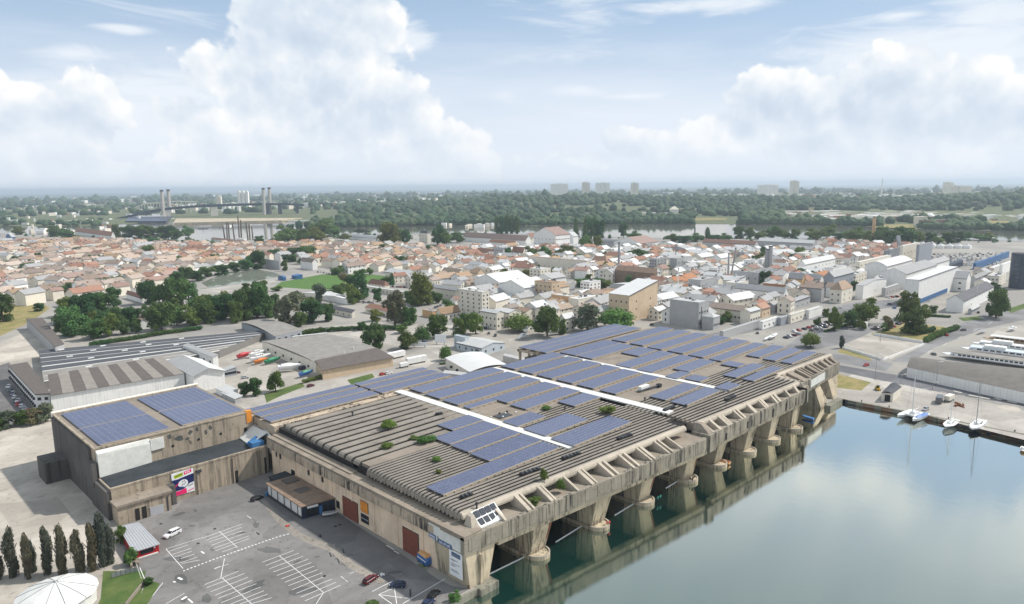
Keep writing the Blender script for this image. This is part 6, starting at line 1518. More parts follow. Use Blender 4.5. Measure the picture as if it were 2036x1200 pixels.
for (zn, cnt, pal, lab_, grp, cap) in cands:
    cnt.sort(key=lambda q: proj(q[0])[2]); 
    for i, (P, rz, k, sc) in enumerate(cnt):
        ri = hr.choice(pal); rm_ = RM[ri]; wm_ = hr.choice(WM)
        if i < budget[zn]:
            u_, v_, _ = proj(P); wd = 'white' if wm_ == 'wall_white' else 'cream'; sz = ('short', 'long', 'square', 'stretched')[k]
            if zn == 'old': pl = ('by the left edge' if u_ < 130 else 'left of the inner basin' if u_ < 400 else 'above the inner basin' if u_ < 620 else 'above the playing field' if u_ < 800 else 'left of the white halls')
            elif zn == 'mid': pl = 'above the white halls' if u_ < 1150 else 'near the slim grey chimney' if u_ < 1350 else 'near the twin silo' if u_ < 1540 else 'above the ochre gable'
            else: pl = {'right': 'near the cultural building', 'yard': 'beside the playing field', 'infill': 'near the grey concrete block', 'fill': 'near the big white halls', 'court': 'near the ochre block'}[zn]
            town_house(P, rz, k, wm_, rm_, '%s %s house with %s roof %s' % (sz, wd, RN[ri], pl), grp, sc, zn != 'old')
        else: bake(GEO[k][0], stuff_w[wm_], P, rz, sc); bake(GEO[k][1], stuff_r[rm_], P, rz, sc)
allm = MB(); ml = sorted(set(WM))+RM
for m_, src in list(stuff_w.items())+list(stuff_r.items()):
    k = len(allm.v); allm.v += src.v; allm.f += [[i+k for i in f] for f in src.f]; allm.mi += [ml.index(m_)]*len(src.f)
tag(allm.build('distant_houses', ml), 'farther roofs of the old town massed together towards the river', 'houses', kind='stuff')
# ------------------------------------------------------------------ second bunker block on the left
concrete('old_concrete', (.43, .36, .275), .9, .5, .12)
concrete('shaded_concrete', (.125, .118, .112), .7, .8, .1)  # darker copy of old_concrete, shade of the left side put into the colour
plain('bitumen', (.045, .052, .058), .92, .1, 0, .6, .12)
plain('corrugated_grey', (.42, .43, .45), .6, .4, .1, .12, .2)
blk = thing('bunker_block', (66, 265, 0), 'high concrete block with solar panels on its roof and stepped dark terrace in front', 'bunker')
X0, X1, Y0, Y1, Y2, ZT, ZB = 66.2, 126.5, 264.8, 281.2, 338.5, 11.2, 21.6
b = MB(); b.box(X0, Y1, -1, X1-1, Y2, ZB); b.build('upper_wall', 'old_concrete', blk)
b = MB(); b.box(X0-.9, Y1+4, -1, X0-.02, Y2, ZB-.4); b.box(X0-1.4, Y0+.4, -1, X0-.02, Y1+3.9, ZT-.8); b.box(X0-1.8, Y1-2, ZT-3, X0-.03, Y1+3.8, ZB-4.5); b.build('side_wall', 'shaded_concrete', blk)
b = MB(); b.box(X0, Y0, -1, 124.3, Y1-.02, ZT); b.build('terrace_wall', 'old_concrete', blk)
b = MB(); b.box(X0+.6, Y0+.8, ZT+.01, 124.3, Y1-.05, ZT+.25); b.build('terrace_roof', 'bitumen', blk)
b = MB(); b.box(X0-.1, Y0-.12, ZT-.1, 124.3, Y0+.78, ZT+.55); b.build('terrace_parapet', 'old_concrete', blk)
b = MB(); b.box(X0, Y1, ZB+.01, X1-1, Y2, ZB+.35); b.build('roof', 'worn_roof', blk)
b = MB(); b.box(X0-.2, Y1-.2, ZB+.02, X1-.9, Y1+.5, ZB+.6); b.box(X0-.2, Y2-.6, ZB+.02, X1-1, Y2+.2, ZB+.9); b.box(X0-.25, Y1+.52, ZB+.02, X0+.6, Y2-.62, ZB+.7); b.build('roof_edge', 'old_concrete', blk)
b = MB(); b.prism([(X0+.4, Y1-2.4), (X0+19, Y1-.6), (X0+19, Y1-.05), (X0+.4, Y1-.05)], ZT+.3, [ZB-1.2, ZB-2.6, ZB-.6, ZB-.4]); b.prism([(X0+19.05, Y1-.7), (X0+24, Y1-.5), (X0+24, Y1-.05), (X0+19.05, Y1-.05)], ZB-5.6, ZB-1.2); b.build('white_cladding', 'white_band', blk)
b = MB(); b.box(X1-2.9, Y1-.25, ZB-4.2, X1-.6, Y1+1.6, ZB+.9); b.build('orange_corner', 'orange_blind', blk)
b = MB(); b.box(X1-1, Y1+.4, -1, X1+.3, Y2, ZB-2); b.build('side_wall', 'old_concrete', blk)
b = MB(); b.box(X1-4.2, Y1-.16, ZT+.3, X1-2.9, Y1+.02, ZT+4.4); b.build('doorway', 'roof_gap', blk)
for x in (93, 103, 112): b = MB(); b.box(x, Y1-.12, ZT+4, x+.9, Y1+.02, ZT+4.9); b.build('vent_hole', 'roof_gap', blk)
plain('flaked_paint', (.10, .105, .10), .9, .1, 0, .6, .8)
rr = random.Random(31)
for k in range(7):
    x = X0+27+k*2.6+rr.uniform(-.8, .8); z = ZB-1.4-rr.uniform(0, 4); w = rr.uniform(.6, 2.2); h = rr.uniform(.7, 2.6)
    b = MB(); pts = [(x+w*math.cos(a)*rr.uniform(.5, 1), z+h*.6*math.sin(a)*rr.uniform(.5, 1)) for a in np.linspace(0, 6.28, 12)[:-1]]
    b.loft([[(p, Y1-.035, q) for p, q in pts], [(p, Y1-.005, q) for p, q in pts]]); b.build('flaked_patch', 'flaked_paint', blk)
# pilasters and pipes on the long lower wall
for (x, w) in ((95.5, 1.3), (109.5, .4), (120.0, .35)):
    b = MB(); b.box(x, Y0-.5, -.2, x+w, Y0+.02, ZT-(1.4 if w > 1 else .5)); b.build('pilaster', 'old_concrete', blk)
b = MB(); b.box(95.2, Y0-.9, ZT-2.6, 97.1, Y0-.02, ZT-1.5); b.build('hopper', 'dark_metal', blk)
b = MB(); b.box(110.2, Y0-.06, 0, 111.4, Y0+.02, 4.8); b.box(122.5, Y0-.06, 0, 123.4, Y0+.02, 6.8); b.build('doorway', 'roof_gap', blk)
b = MB(); b.box(X0-.3, Y0-6.4, 0, 83.5, Y0-.01, 6.6); lo = b.build('porch_wall', 'old_concrete', blk)
b = MB(); b.box(X0-.8, Y0-7, 6.62, 84.1, Y0-.02, 7.5); b.build('porch_roof', 'ledge_concrete', lo)
for (x, w, h, m_) in ((76.2, 4.6, 3.2, 'corrugated_grey'), (73.6, 1.5, 4.4, 'roof_gap'), (71.4, 1.4, 4.4, 'roof_gap'), (82, .5, 5.4, 'dark_metal')):
    b = MB(); b.box(x, Y0-6.55, 0, x+w, Y0-6.38, h); b.build('door', m_, lo)
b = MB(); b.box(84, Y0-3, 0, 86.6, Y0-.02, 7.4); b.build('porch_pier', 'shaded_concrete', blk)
# left low wing and ledge in the shade
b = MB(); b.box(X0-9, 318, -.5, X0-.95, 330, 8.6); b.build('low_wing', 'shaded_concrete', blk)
# banner
bn = thing('banner', (85.5, Y0-.3, 2), 'big hanging banner with navy wave, white oval and pink and lime blocks', 'banner')
bw0, bw1, bz0, bz1, by_ = 86.4, 94.3, 1.9, 10.9, Y0-.22
b = MB(); b.box(bw0, by_, bz0, bw1, by_+.1, bz1); b.build('cloth', 'sign_white', bn)
plain('banner_pink', (.80, .02, .16), .6, .3, 0, .05); plain('banner_navy', (.012, .018, .10), .6, .3, 0, .05); plain('banner_lime', (.42, .50, .02), .6, .3, 0, .05)
def bp(fx, fz, d=.02): return (bw0+(bw1-bw0)*fx, by_-d, bz1-(bz1-bz0)*fz)
def flat(name, pts, m_, d): q = MB(); q.loft([[bp(x, z, d) for x, z in pts], [bp(x, z, d-.012) for x, z in pts]]); q.build(name, m_, bn)
flat('print', [(0, .29), (.25, .30), (.5, .27), (.75, .24), (1, .22), (1, .58), (.8, .60), (.62, .72), (.5, .78), (.3, .80), (.1, .80), (0, .79)], 'banner_navy', .02)
flat('print', [(.10, .10), (.52, .05), (.52, .21), (.12, .25)], 'banner_lime', .02)
flat('print', [(.56, .05), (.92, .01), (.92, .13), (.57, .19)], 'banner_pink', .02)
flat('print', [(0, .81), (.30, .82), (.62, .76), (.64, .99), (.02, 1.0)], 'banner_pink', .02)
flat('print', [(.52+.20*math.cos(a)*(1.0 if math.cos(a) > 0 else 1.3), .54+.17*math.sin(a)) for a in np.linspace(0, 6.283, 25)[:-1]], 'sign_white', .035)
flat('print', [(.02, .72), (.12, .58), (.30, .46), (.30, .50), (.15, .62), (.05, .74)], 'banner_pink', .036)
flat('print', [(.28, .62), (.44, .66), (.60, .72), (.58, .74), (.42, .72), (.30, .66)], 'sign_blue', .05)
for (x, z) in ((.47, .46), (.55, .44), (.60, .52), (.45, .58), (.53, .58)): flat('print', [(x-.025, z-.03), (x+.025, z-.035), (x+.03, z+.03), (x-.02, z+.035)], 'grey_metal', .05)
flat('print', [(.70, .70), (.95, .64), (.96, .69), (.72, .74)], 'grey_metal', .03)
for k in range(6): x = .68+.05*k; flat('lettering', [(x, .905-.01*k), (x+.032, .90-.01*k), (x+.036, .955-.01*k), (x+.004, .96-.01*k)], 'banner_pink', .03)
for k in range(7): x = .15+.05*k; flat('lettering', [(x, .135-.006*k), (x+.03, .13-.006*k), (x+.032, .185-.006*k), (x+.003, .19-.006*k)], 'leaf_deep', .03)
for k in range(3): x = .62+.08*k; flat('lettering', [(x, .075-.006*k), (x+.05, .07-.006*k), (x+.053, .125-.006*k), (x+.003, .13-.006*k)], 'sign_white', .03)
# solar panels on the block: four big arrays
solar(68.6, 309.6, 93.6, 335.6, ZB+.95, 'rear left of four big solar arrays on the high concrete block', True, 12, 'solar arrays on the left block', 2.3)
solar(68.6, 283.4, 93.6, 308.4, ZB+.95, 'front left of four big solar arrays on the high concrete block', True, 12, 'solar arrays on the left block', 2.3)
solar(98.2, 309.6, 123.6, 335.6, ZB+.95, 'rear right of four big solar arrays on the high concrete block', False, 12, 'solar arrays on the left block', 2.3)
solar(98.2, 283.6, 123.6, 308.4, ZB+.95, 'front right of four big solar arrays on the high concrete block', False, 12, 'solar arrays on the left block', 2.3)
# white curved wall and blue shed in the gap between the two bunkers
b = MB(); pts = [(126.6, 282.5), (127.2, 275), (126.2, 268), (124.9, 263.6)]; b.loft([[(x, y, 8) for x, y in pts]+[(x+.5, y, 8) for x, y in pts[::-1]], [(x, y, 15.8) for x, y in pts]+[(x+.5, y, 15.8) for x, y in pts[::-1]]])
b.loft([[(120, 281, 11.6), (126, 281, 15.5), (126.2, 268, 15.5), (119, 270, 11.6)], [(120, 281, 11.9), (126, 281, 15.8), (126.2, 268, 15.8), (119, 270, 11.9)]])
tag(b.build('wind_screen', 'white_membrane'), 'white curved sheet screen in the gap between the two bunkers', 'screen')
b = MB(); b.box(118.5, 265.8, 11.46, 123.5, 269.6, 13.6); b.tube((119, 271, 11.5), (123, 271, 13.8), 1.2, 1.0); tag(b.build('plant_box', 'deck_blue'), 'blue plant box on the dark terrace beside the white screen', 'plant box')
# ------------------------------------------------------------------ long roofs behind the block
def roofpoly(name, pts, h, ris, wm_, rm_, label, cat='warehouse', lines=(), z_extra=0):
    """warehouse from its four surveyed eave corners (near-left, near-right, far-right, far-left) at height h"""
    P = [g(u, v, h) for u, v in pts]
    t = thing(name, (P[0].x, P[0].y, 0), label, cat)
    b = MB(); b.prism([p.xy for p in P], -.3, h-.02); b.build('wall', wm_, t)
    return t, P
def bil(P, a, c, z): 
    p = (P[0]*(1-a)+P[1]*a)*(1-c)+(P[3]*(1-a)+P[2]*a)*c; return Vector((p.x, p.y, z))
plain('roof_gravel0', (.2, .19, .18), .85, .2)
t, P = roofpoly('long_warehouse', [(88, 758), (436, 697), (545, 654), (78, 696)], 5.0, 0, 'roof_gravel0', 'bitumen', 'very long dark roofed warehouse with white seams and small white roof lights')
n = 7
for k in range(n):                               # low folded bays
    c0, c1 = k/n, (k+1)/n; b = MB()
    m_ = 'roof_slate' if k > 1 else 'roof_gravel'
    if 'roof_slate' not in MATS: plain('roof_slate', (.085, .088, .098), .8, .2, 0, .25, .1); plain('roof_gravel', (.255, .24, .222), .85, .2, 0, .35, .2)
    r0 = [bil(P, -.003, c0, 5), bil(P, 1.0, c0, 5), bil(P, 1.0, (c0+c1)/2, 5.15), bil(P, -.003, (c0+c1)/2, 5.15)]
    r1 = [bil(P, -.003, (c0+c1)/2, 5.15), bil(P, 1.0, (c0+c1)/2, 5.15), bil(P, 1.0, c1, 5), bil(P, -.003, c1, 5)]
    b.face(r0); b.face(r1); rf = b.build('roof_bay', m_, t)
    b = MB(); a, c = bil(P, 0, c0, 5.05), bil(P, 1, c0, 5.05); b.tube(a, c, (.3, .12, .25, .4, .14, .3, .12)[k], n=4); b.build('valley_gutter', 'white_membrane', rf)
    for j in range((2, 2, 0, 3, 3, 2, 4)[k]):
        q = bil(P, (j+.5+.4*(k % 2))/(4.2 if k < 6 else 6), (c0+c1)/2, 5.1); b = MB(); e = (P[1]-P[0]).normalized(); b.obox(q.xy, e.xy, 3.6, 1.5, 5.0, 5.6); b.build('roof_light', 'white_paint', rf)
t, P = roofpoly('striped_warehouse', [(100, 786), (366, 742), (322, 716), (96, 752)], 9.0, 0, 'wall_white', 'roof_brown', 'warehouse with alternating brown and grey roof sheets and long white front wall')
plain('sheet_brown', (.125, .108, .098), .8, .2, 0, .3, .3); plain('sheet_tan', (.255, .23, .205), .8, .2, 0, .3, .3)
n = 12
for k in range(n):
    b = MB(); a0, a1 = k/n, (k+1)/n-.002; z = 9.0+.05*(k % 2)
    b.loft([[bil(P, a0, -.02, z), bil(P, a1, -.02, z), bil(P, a1, 1, z+2.2), bil(P, a0, 1, z+2.2)], [bil(P, a0, -.02, z+.2), bil(P, a1, -.02, z+.2), bil(P, a1, 1, z+2.4), bil(P, a0, 1, z+2.4)]])
    b.build('roof_sheet', 'sheet_brown' if k % 2 == 0 else 'sheet_tan', t)
b = MB(); b.box(66, 339.2, 0, 127, 341.5, 22.6); tag(b.build('parapet_wall', 'wall_cream'), 'long cream parapet wall behind the solar panels of the high block', 'wall')
t, P = roofpoly('gabled_shed', [(384, 748), (446, 737), (398, 714), (330, 718)], 9.5, 0, 'wall_white', 'roof_white', 'white gabled shed with half grey half white roof at the storage yard', 'shed')
for (c0, c1, z0, z1, m_) in ((-.04, .5, 9.5, 13, 'roof_grey'), (.5, 1.04, 13, 9.5, 'roof_white')):
    b = MB(); b.loft([[bil(P, c0, -.03, z0), bil(P, c0, 1, z0), bil(P, c1, 1, z1), bil(P, c1, -.03, z1)], [bil(P, c0, -.03, z0+.2), bil(P, c0, 1, z0+.2), bil(P, c1, 1, z1+.2), bil(P, c1, -.03, z1+.2)]]); b.build('roof_slope', m_, t)
b = MB(); b.face([bil(P, 0, 0, 9.45), bil(P, 1, 0, 9.45), bil(P, .5, 0, 12.9)]); b.build('gable', 'wall_white', t)
B(425, 730, 10, 60, 20, 'sx', 3, 'wall_white', 'roof_grey', 'white lean-to office with window strip between the long warehouse and the yard', 'office', 'office_annexe', winy=(5, 1, 2.5))
B(445, 750, 26, 8, 12, 'sx', 4, 'wall_greyblue', 'roof_grey', 'grey roofed open shed at the yard edge, left of the brown truck', 'shed', 'shed', win=(3, 1, 3))
B(452, 792, 22, 22, 10, 'sx', 3, 'wall_white', 'roof_pale', 'upper of two small pale roofed huts above the orange corner', 'hut', 'hut'); B(468, 802, 14, 26, 9, 'sx', 3, 'wall_grey', 'roof_pale', 'lower of two small pale roofed huts above the orange corner', 'hut', 'hut')
# long office wing and dark roof on the far left
t, P = roofpoly('office_wing', [(70, 784), (98, 782), (54, 722), (18, 728)], 9, 0, 'wall_white', 'roof_brown', 'long white office wing with rows of windows in the shade at the left', 'office')
b = MB(); b.prism([bil(P, -.04, -.02, 0).xy, bil(P, 1.04, -.02, 0).xy, bil(P, 1.04, 1.02, 0).xy, bil(P, -.04, 1.02, 0).xy], 9, 9.6); b.build('roof', 'sheet_brown', t)
d = (P[3]-P[0]); L = d.length; az_ = math.atan2(d.y, d.x)
for k in range(18):
    for j in range(2):
        q = P[0]+d*((k+.5)/18); inst('window', WIN, t, (q.x-P[0].x-.05, q.y-P[0].y, 1.6+4*j), az_-math.pi/2, (2.4, 1, 1.7))
for k in range(2):
    for j in range(2):
        e = P[1]-P[0]; q = P[0]+e*((k+.5)/2); inst('window', WIN, t, (q.x-P[0].x, q.y-P[0].y-.05, 1.6+4*j), math.atan2(e.y, e.x), (1.8, 1, 1.7))
t, P = roofpoly('dark_hall', [(110, 690), (128, 684), (84, 632), (52, 634)], 8, 0, 'wall_grey', 'roof_brown', 'long hall with dull brown roof and grey wall beyond the sandy yard', 'hall')
b = MB(); b.prism([p.xy for p in P], 8.0, 8.5); b.build('roof', 'sheet_brown', t)
# curved warehouse and lean-to in the yard
t, P = roofpoly('curved_warehouse', [(628, 720), (752, 694), (650, 664), (521, 678)], 7.2, 0, 'wall_cream', 'roof_gravel', 'low warehouse with broad flat curved grey roof and beige walls')
b = MB(); rings = []
for k in range(13):
    c = k/12; z = 7.25+1.3*math.sin(math.pi*(.08+.84*c)) if 0 < k < 12 else 7.25
    rings.append([bil(P, a, c, z+(.35 if 0 < a < 1 else 0)) for a in (-.01, .33, .66, 1.01)])
b.loft(rings, closed=False, cap=False); b.build('roof', 'roof_gravel', t, True)
b = MB(); b.tube(bil(P, .45, 1, 8.1), bil(P, 1, 1, 8.1), .5); b.build('white_ridge', 'white_membrane', t)
b = MB(); b.tube(bil(P, .48, .05, 8), bil(P, .48, .05, 11), .3); b.tube(bil(P, .70, .12, 8), bil(P, .70, .12, 10), .4); b.build('roof_vent', 'white_paint', t)
for k in range(6): q = bil(P, 0, .12+.15*k, 2.2); d = P[3]-P[0]; inst('window', WIN, t, (q.x-P[0].x-.05, q.y-P[0].y, 2.2), math.atan2(d.y, d.x)-math.pi/2, (2.2, 1, 1.6))
t, P = roofpoly('lean_to', [(641, 736), (781, 710), (748, 697), (628, 722)], 6.0, 0, 'wall_beige', 'sheet_brown', 'beige lean-to with dark roof along the front of the curved warehouse', 'lean-to')
b = MB(); b.loft([[bil(P, -.01, -.05, 6.05), bil(P, 1.01, -.05, 6.05), bil(P, 1.01, 1, 7.9), bil(P, -.01, 1, 7.9)], [bil(P, -.01, -.05, 6.3), bil(P, 1.01, -.05, 6.3), bil(P, 1.01, 1, 8.15), bil(P, -.01, 1, 8.15)]]); b.build('roof', 'sheet_brown', t)
# round-ended pavilion beyond the long roof
t, P = roofpoly('curved_pavilion', [(548, 668), (600, 656), (520, 634), (480, 640)], 6.0, 0, 'wall_greyblue', 'roof_grey', 'small hall with curved grey roof and glazed end behind the long warehouse', 'pavilion')
b = MB(); rings = []
for k in range(11): c = k/10; rings.append([bil(P, a, c, 6.1+1.9*math.sin(math.pi*c)) for a in (-.04, 1.04)])
b.loft(rings, closed=False, cap=False); b.build('roof', 'roof_gravel', t, True)
for k in range(4): q = bil(P, (k+.5)/4, 0, .8); d = P[1]-P[0]; inst('window', WIN, t, (q.x-P[0].x, q.y-P[0].y-.05, .8), math.atan2(d.y, d.x), (3, 1, 3.4))
# pale blue house and white roof behind the bunker
plain('wall_paleblue', (.52, .58, .62), .85, .2, 0, .12)
B(958, 706, 46, 50, 14, 'gy', 6, 'wall_paleblue', 'roof_pale', 'pale blue house with light metal roof behind the white curved roof', 'house', 'house', win=(3, 1), winy=(4, 1), door=('y', .2, 2.5, 3.5))
B(925, 694, 8, 22, 22, 'flat', 0, 'wall_paleblue', 'roof_pale', 'square pale blue block at the left end of the pale blue house', 'house', 'house')
t, P = roofpoly('white_roof_hall', [(932, 738), (1008, 724), (960, 700), (886, 712)], 6, 0, 'wall_cream', 'roof_white', 'hall with smooth white vaulted roof right behind the bunker', 'hall')
b = MB(); rings = []
for k in range(11): a = k/10; rings.append([bil(P, a, c, 6.05+1.6*math.sin(math.pi*a)) for c in (-.04, 1.04)])
b.loft(rings, closed=False, cap=False); b.build('roof', 'roof_white', t, True)
for k in range(3): q = bil(P, 0, .2+.25*k, 2); d = P[3]-P[0]; inst('window', WIN, t, (q.x-P[0].x-.05, q.y-P[0].y, 2), math.atan2(d.y, d.x)-math.pi/2, (3.4, 1, 1.8))
# walled ramps next to it
for (pts, lb) in (([(880, 741), (985, 752), (990, 747), (884, 735)], 'left'), ([(1000, 706), (1040, 716), (1044, 711), (1004, 702)], 'right')):
    t, P = roofpoly('ramp_wall', pts, 5, 0, 'wall_grey', 'roof_grey', 'grey flat capped ramp wall behind the bunker, %s one' % lb, 'wall')
# advertising boards, trailers
for (u, v, w, h, lb) in ((876, 684, 22, 20, 'big white advertising board on the depot road, standing before dark trees'), (834, 690, 30, 10, 'low white board beside the blue parked car')):
    P = g(u, v); s = proj(P)[2]/FPX; t = thing('advertising_board', tuple(P), lb, 'billboard'); d = Vector((.7, -.71))
    b = MB(); b.obox(P.xy, d, w*s, .5, 1.2, h*s); b.build('panel', 'sign_white', t)
    for k in (-1, 1): b = MB(); b.obox(P.xy+d*(k*w*s*.35), d, .4, .4, 0, 1.25); b.build('post', 'dark_metal', t)
def trailer(u, v, L, W_, Hh, ang, m_, label, cat='trailer'):
    P = g(u, v); ex, ey = rot(ang); t = thing('trailer', tuple(P), label, cat)
    b = MB(); b.obox(P.xy, ex.xy, L, W_, 1.0, Hh); b.build('box', m_, t)
    for k in (-.35, .35):
        for s in (-1, 1):
            c = P+ex*(L*k)+ey*(s*W_*.45); b = MB(); b.tube(tuple(c-ey*.15+Vector((0, 0, .5))), tuple(c+ey*.15+Vector((0, 0, .5))), .5, n=10); b.build('wheel', 'black_plastic', t)
trailer(785, 712, 16, 3.4, 4.4, 2, 'white_paint', 'white long trailer left of two on the depot road'); trailer(828, 722, 15, 3.4, 4.6, -4, 'white_paint', 'white box trailer right of two, at the bunker back corner'); trailer(803, 730, 6, 2.5, 3.2, -4, 'white_paint', 'small white container below the two trailers', 'container')
# ------------------------------------------------------------------ annexe in front of the bunker side wall
an = thing('annexe', (112.5, 217, 0), 'low annexe with white left wall and dark blue front on the cream bunker wall', 'annexe')
b = MB(); b.prism([(112.6, 217.0), (124.4, 214.6), (124.4, 243), (113.4, 243.6)], -.2, 4.6); b.build('wall', 'white_paint', an)
plain('rust_roof', (.24, .17, .125), .85, .2, 0, .5, .35); plain('navy_front', (.018, .03, .055), .5, .4, 0, .3, .5)
b = MB(); b.prism([(112.0, 216.2), (124.4, 213.8), (124.4, 243.4), (112.9, 244.4)], 4.62, 5.0); rf = b.build('roof', 'rust_roof', an)
for k in range(7):
    y = 219+k*3.6; b = MB(); b.prism([(112.4, y), (124.3, y-.6), (124.3, y-.3), (112.4, y+.3)], 5.01, 5.12); b.build('roof_seam', 'ledge_concrete', rf)
for bx in ((117.0, 226, 5.02, 122, 231, 5.12), (118, 237, 5.02, 123, 242, 5.5)): b = MB(); b.box(*bx); b.build('roof_patch', 'sheet_brown', rf)
b = MB(); b.prism([(112.5, 216.7), (124.4, 214.3), (124.4, 214.55), (112.5, 216.95)], 0, 4.58); fr = b.build('front', 'navy_front', an)
for (a, w, z0, z1, m_) in ((.10, .34, .6, 3.4, 'dark_glass'), (.52, .09, .1, 3.2, 'deck_blue'), (.64, .12, .1, 3.2, 'roof_gap'), (.8, .15, .6, 3.2, 'dark_glass')):
    xa = 112.6+11.7*a; xb = xa+11.7*w; ya = 216.62-2.4*a; yb = ya-2.4*w; b = MB(); b.prism([(xa, ya), (xb, yb), (xb, yb+.15), (xa, ya+.15)], z0, z1); b.build('window' if 'glass' in m_ else 'door', m_, fr)
b = MB(); b.prism([(114.5, 216.0), (118.2, 215.2), (118.2, 215.5), (114.5, 216.3)], 3.5, 4.3); b.build('sign_board', 'sign_white', fr)
for k in range(5): b = MB(); b.box(112.45+.03*k, 219.5+k*5, 1.0, 112.7+.03*k, 219.7+k*5, 4.6); b.build('wall_post', 'dark_metal', an)
b = MB(); b.prism([(112.35, 217.2), (112.6, 217.2), (113.2, 243.4), (112.95, 243.5)], 0, .9); b.build('plinth', 'dark_metal', an)
b = MB(); b.box(117.5, 244.5, 0, 124.4, 250.5, 4.0); b.box(117.2, 244.2, 4.02, 124.4, 250.8, 4.5); tag(b.build('dark_shed', 'bitumen'), 'small dark flat shed between the annexe and the old concrete wall', 'shed')
q = g(530, 986); b = MB(); b.tube((q.x, q.y, 0), (q.x, q.y, 1.5), .5); b.tube((q.x+1, q.y+.6, 0), (q.x+1, q.y+.6, 1.4), .5); tag(b.build('gas_bottle', 'deck_blue'), 'blue barrels at the outer corner of the annexe', 'barrels')
# red kiosk
ks = thing('kiosk', tuple(g(290, 1120)), 'red walled kiosk with sloping grey metal roof at the parking entrance', 'kiosk')
A, Bq, Cq, Dq = g(267, 1114), g(317, 1098), g(278, 1060), g(240, 1068)
b = MB(); b.prism([p.xy for p in (A, Bq, Cq, Dq)], -.2, [2.9, 2.9, 3.5, 3.5]); b.build('wall', 'kiosk_red' if 'kiosk_red' in MATS else plain('kiosk_red', (.42, .02, .025), .6, .3, 0, .15, .5), ks)
ctr = (A+Bq+Cq+Dq)/4; ov = [ctr+(p-ctr)*1.07 for p in (A, Bq, Cq, Dq)]
b = MB(); b.prism([p.xy for p in ov], [2.95, 2.95, 3.55, 3.55], [3.2, 3.2, 3.8, 3.8]); rf = b.build('roof', 'corrugated_grey', ks)
for k in range(9):
    f = (k+.5)/9; a = ov[0].lerp(ov[1], f); c = ov[3].lerp(ov[2], f); b = MB(); b.tube((a.x, a.y, 3.22), (c.x, c.y, 3.82), .07, n=4); b.build('roof_seam', 'grey_metal', rf)
d = (Bq-A); e = d.normalized(); nrm = Vector((e.y, -e.x, 0))
b = MB(); c = A+d*.52+nrm*.06; b.obox(c.xy, e.xy, d.length*.5, .14, 1.2, 2.5); b.build('window', 'dark_glass', ks)
b = MB(); c = A+d*.55+nrm*.12; b.obox(c.xy, e.xy, d.length*.8, .3, .1, .5); b.build('plinth', 'white_paint', ks)
b = MB(); c = A+d*.82+nrm*.2; b.tube((c.x, c.y, 2.4), (c.x+nrm.x*.1, c.y+nrm.y*.1, 2.4), .3); b.build('lamp', 'sign_white', ks)
P = g(262, 1122); b = MB(); b.obox(P.xy, (.3, .95), 7, .5, 0, 1.5); b.obox((P.x+1.4, P.y-.8), (.3, .95), 3, 1.0, 0, 1.2); tag(b.build('garden_wall', 'ledge_concrete'), 'low grey wall and rubble at the left end of the red kiosk', 'wall')
# white round tent roof
P = g(116, 1203); tt = thing('round_tent', tuple(P), 'large round white tent roof cut by the bottom left edge', 'tent'); R_t = 10
b = MB(); b.tube((P.x, P.y, 0), (P.x, P.y, 4.0), R_t*.97, R_t*.97, 12); b.build('side_wall', 'white_membrane', tt)
for k in range(12):
    a0, a1 = 2*math.pi*k/12, 2*math.pi*(k+1)/12; b = MB(); rings = []
    for (f, z) in ((1.02, 3.7), (1.0, 4.1), (.7, 5.3), (.35, 6.4), (.06, 7.2)):
        rings.append([(P.x+R_t*f*math.cos(a0), P.y+R_t*f*math.sin(a0), z), (P.x+R_t*f*math.cos((a0+a1)/2), P.y+R_t*f*math.sin((a0+a1)/2), z-.18*f), (P.x+R_t*f*math.cos(a1), P.y+R_t*f*math.sin(a1), z)])
    b.loft(rings, closed=False, cap=False); b.build('roof_panel', 'white_membrane', tt)
for k in range(12):
    a0 = 2*math.pi*k/12; b = MB(); pv = None
    for (f, z) in ((1.02, 3.75), (1.0, 4.15), (.7, 5.35), (.35, 6.45), (.06, 7.2)):
        q = (P.x+R_t*f*math.cos(a0), P.y+R_t*f*math.sin(a0), z)
        if pv: b.tube(pv, q, .09, n=4)
        pv = q
    b.build('roof_seam', 'grey_metal', tt)
b = MB(); b.tube((P.x, P.y, 7.1), (P.x, P.y, 7.5), .5, .2); b.build('crown_ring', 'grey_metal', tt)
# fence and kerb by the verge
P = [g(u, v) for u, v in ((222, 1150), (250, 1142), (278, 1136))]
fn = thing('mesh_fence', tuple(P[0]), 'grey panel fence on the grass above the white tent', 'fence')
for a, c in zip(P, P[1:]):
    d = c-a; n = 3
    for k in range(n): q = MB(); m0 = a+d*(k/n); m1 = a+d*((k+.94)/n); q.obox(((m0+m1)/2).xy, d.xy, (m1-m0).length, .06, .25, 1.7); q.build('panel', 'grey_metal', fn); q = MB(); q.tube((m0.x, m0.y, 0), (m0.x, m0.y, 1.9), .06); q.build('post', 'dark_metal', fn)
b = MB(); 
for (u0, v0, u1, v1) in ((250, 1205, 286, 1160), (286, 1160, 292, 1154)):
    a, c = g(u0, v0), g(u1, v1); b.obox(((a+c)/2).xy, (c-a).xy, (c-a).length, .5, 0, .9)
tag(b.build('low_wall', 'ledge_concrete'), 'low grey wall between the two grass wedges at the parking entrance', 'wall')
P = g(281, 1150); b = MB(); b.tube((P.x, P.y, 0), (P.x-.6, P.y+1.2, 4.5), .08); tag(b.build('barrier_pole', 'white_paint'), 'thin white pole at the end of the grass wedge', 'pole')
P = g(816, 1185); b = MB(); b.tube((P.x, P.y, 0), (P.x, P.y, 2.3), .28, .24); tag(b.build('post', 'dark_metal'), 'dark thick post on the hatched parking marking', 'post')
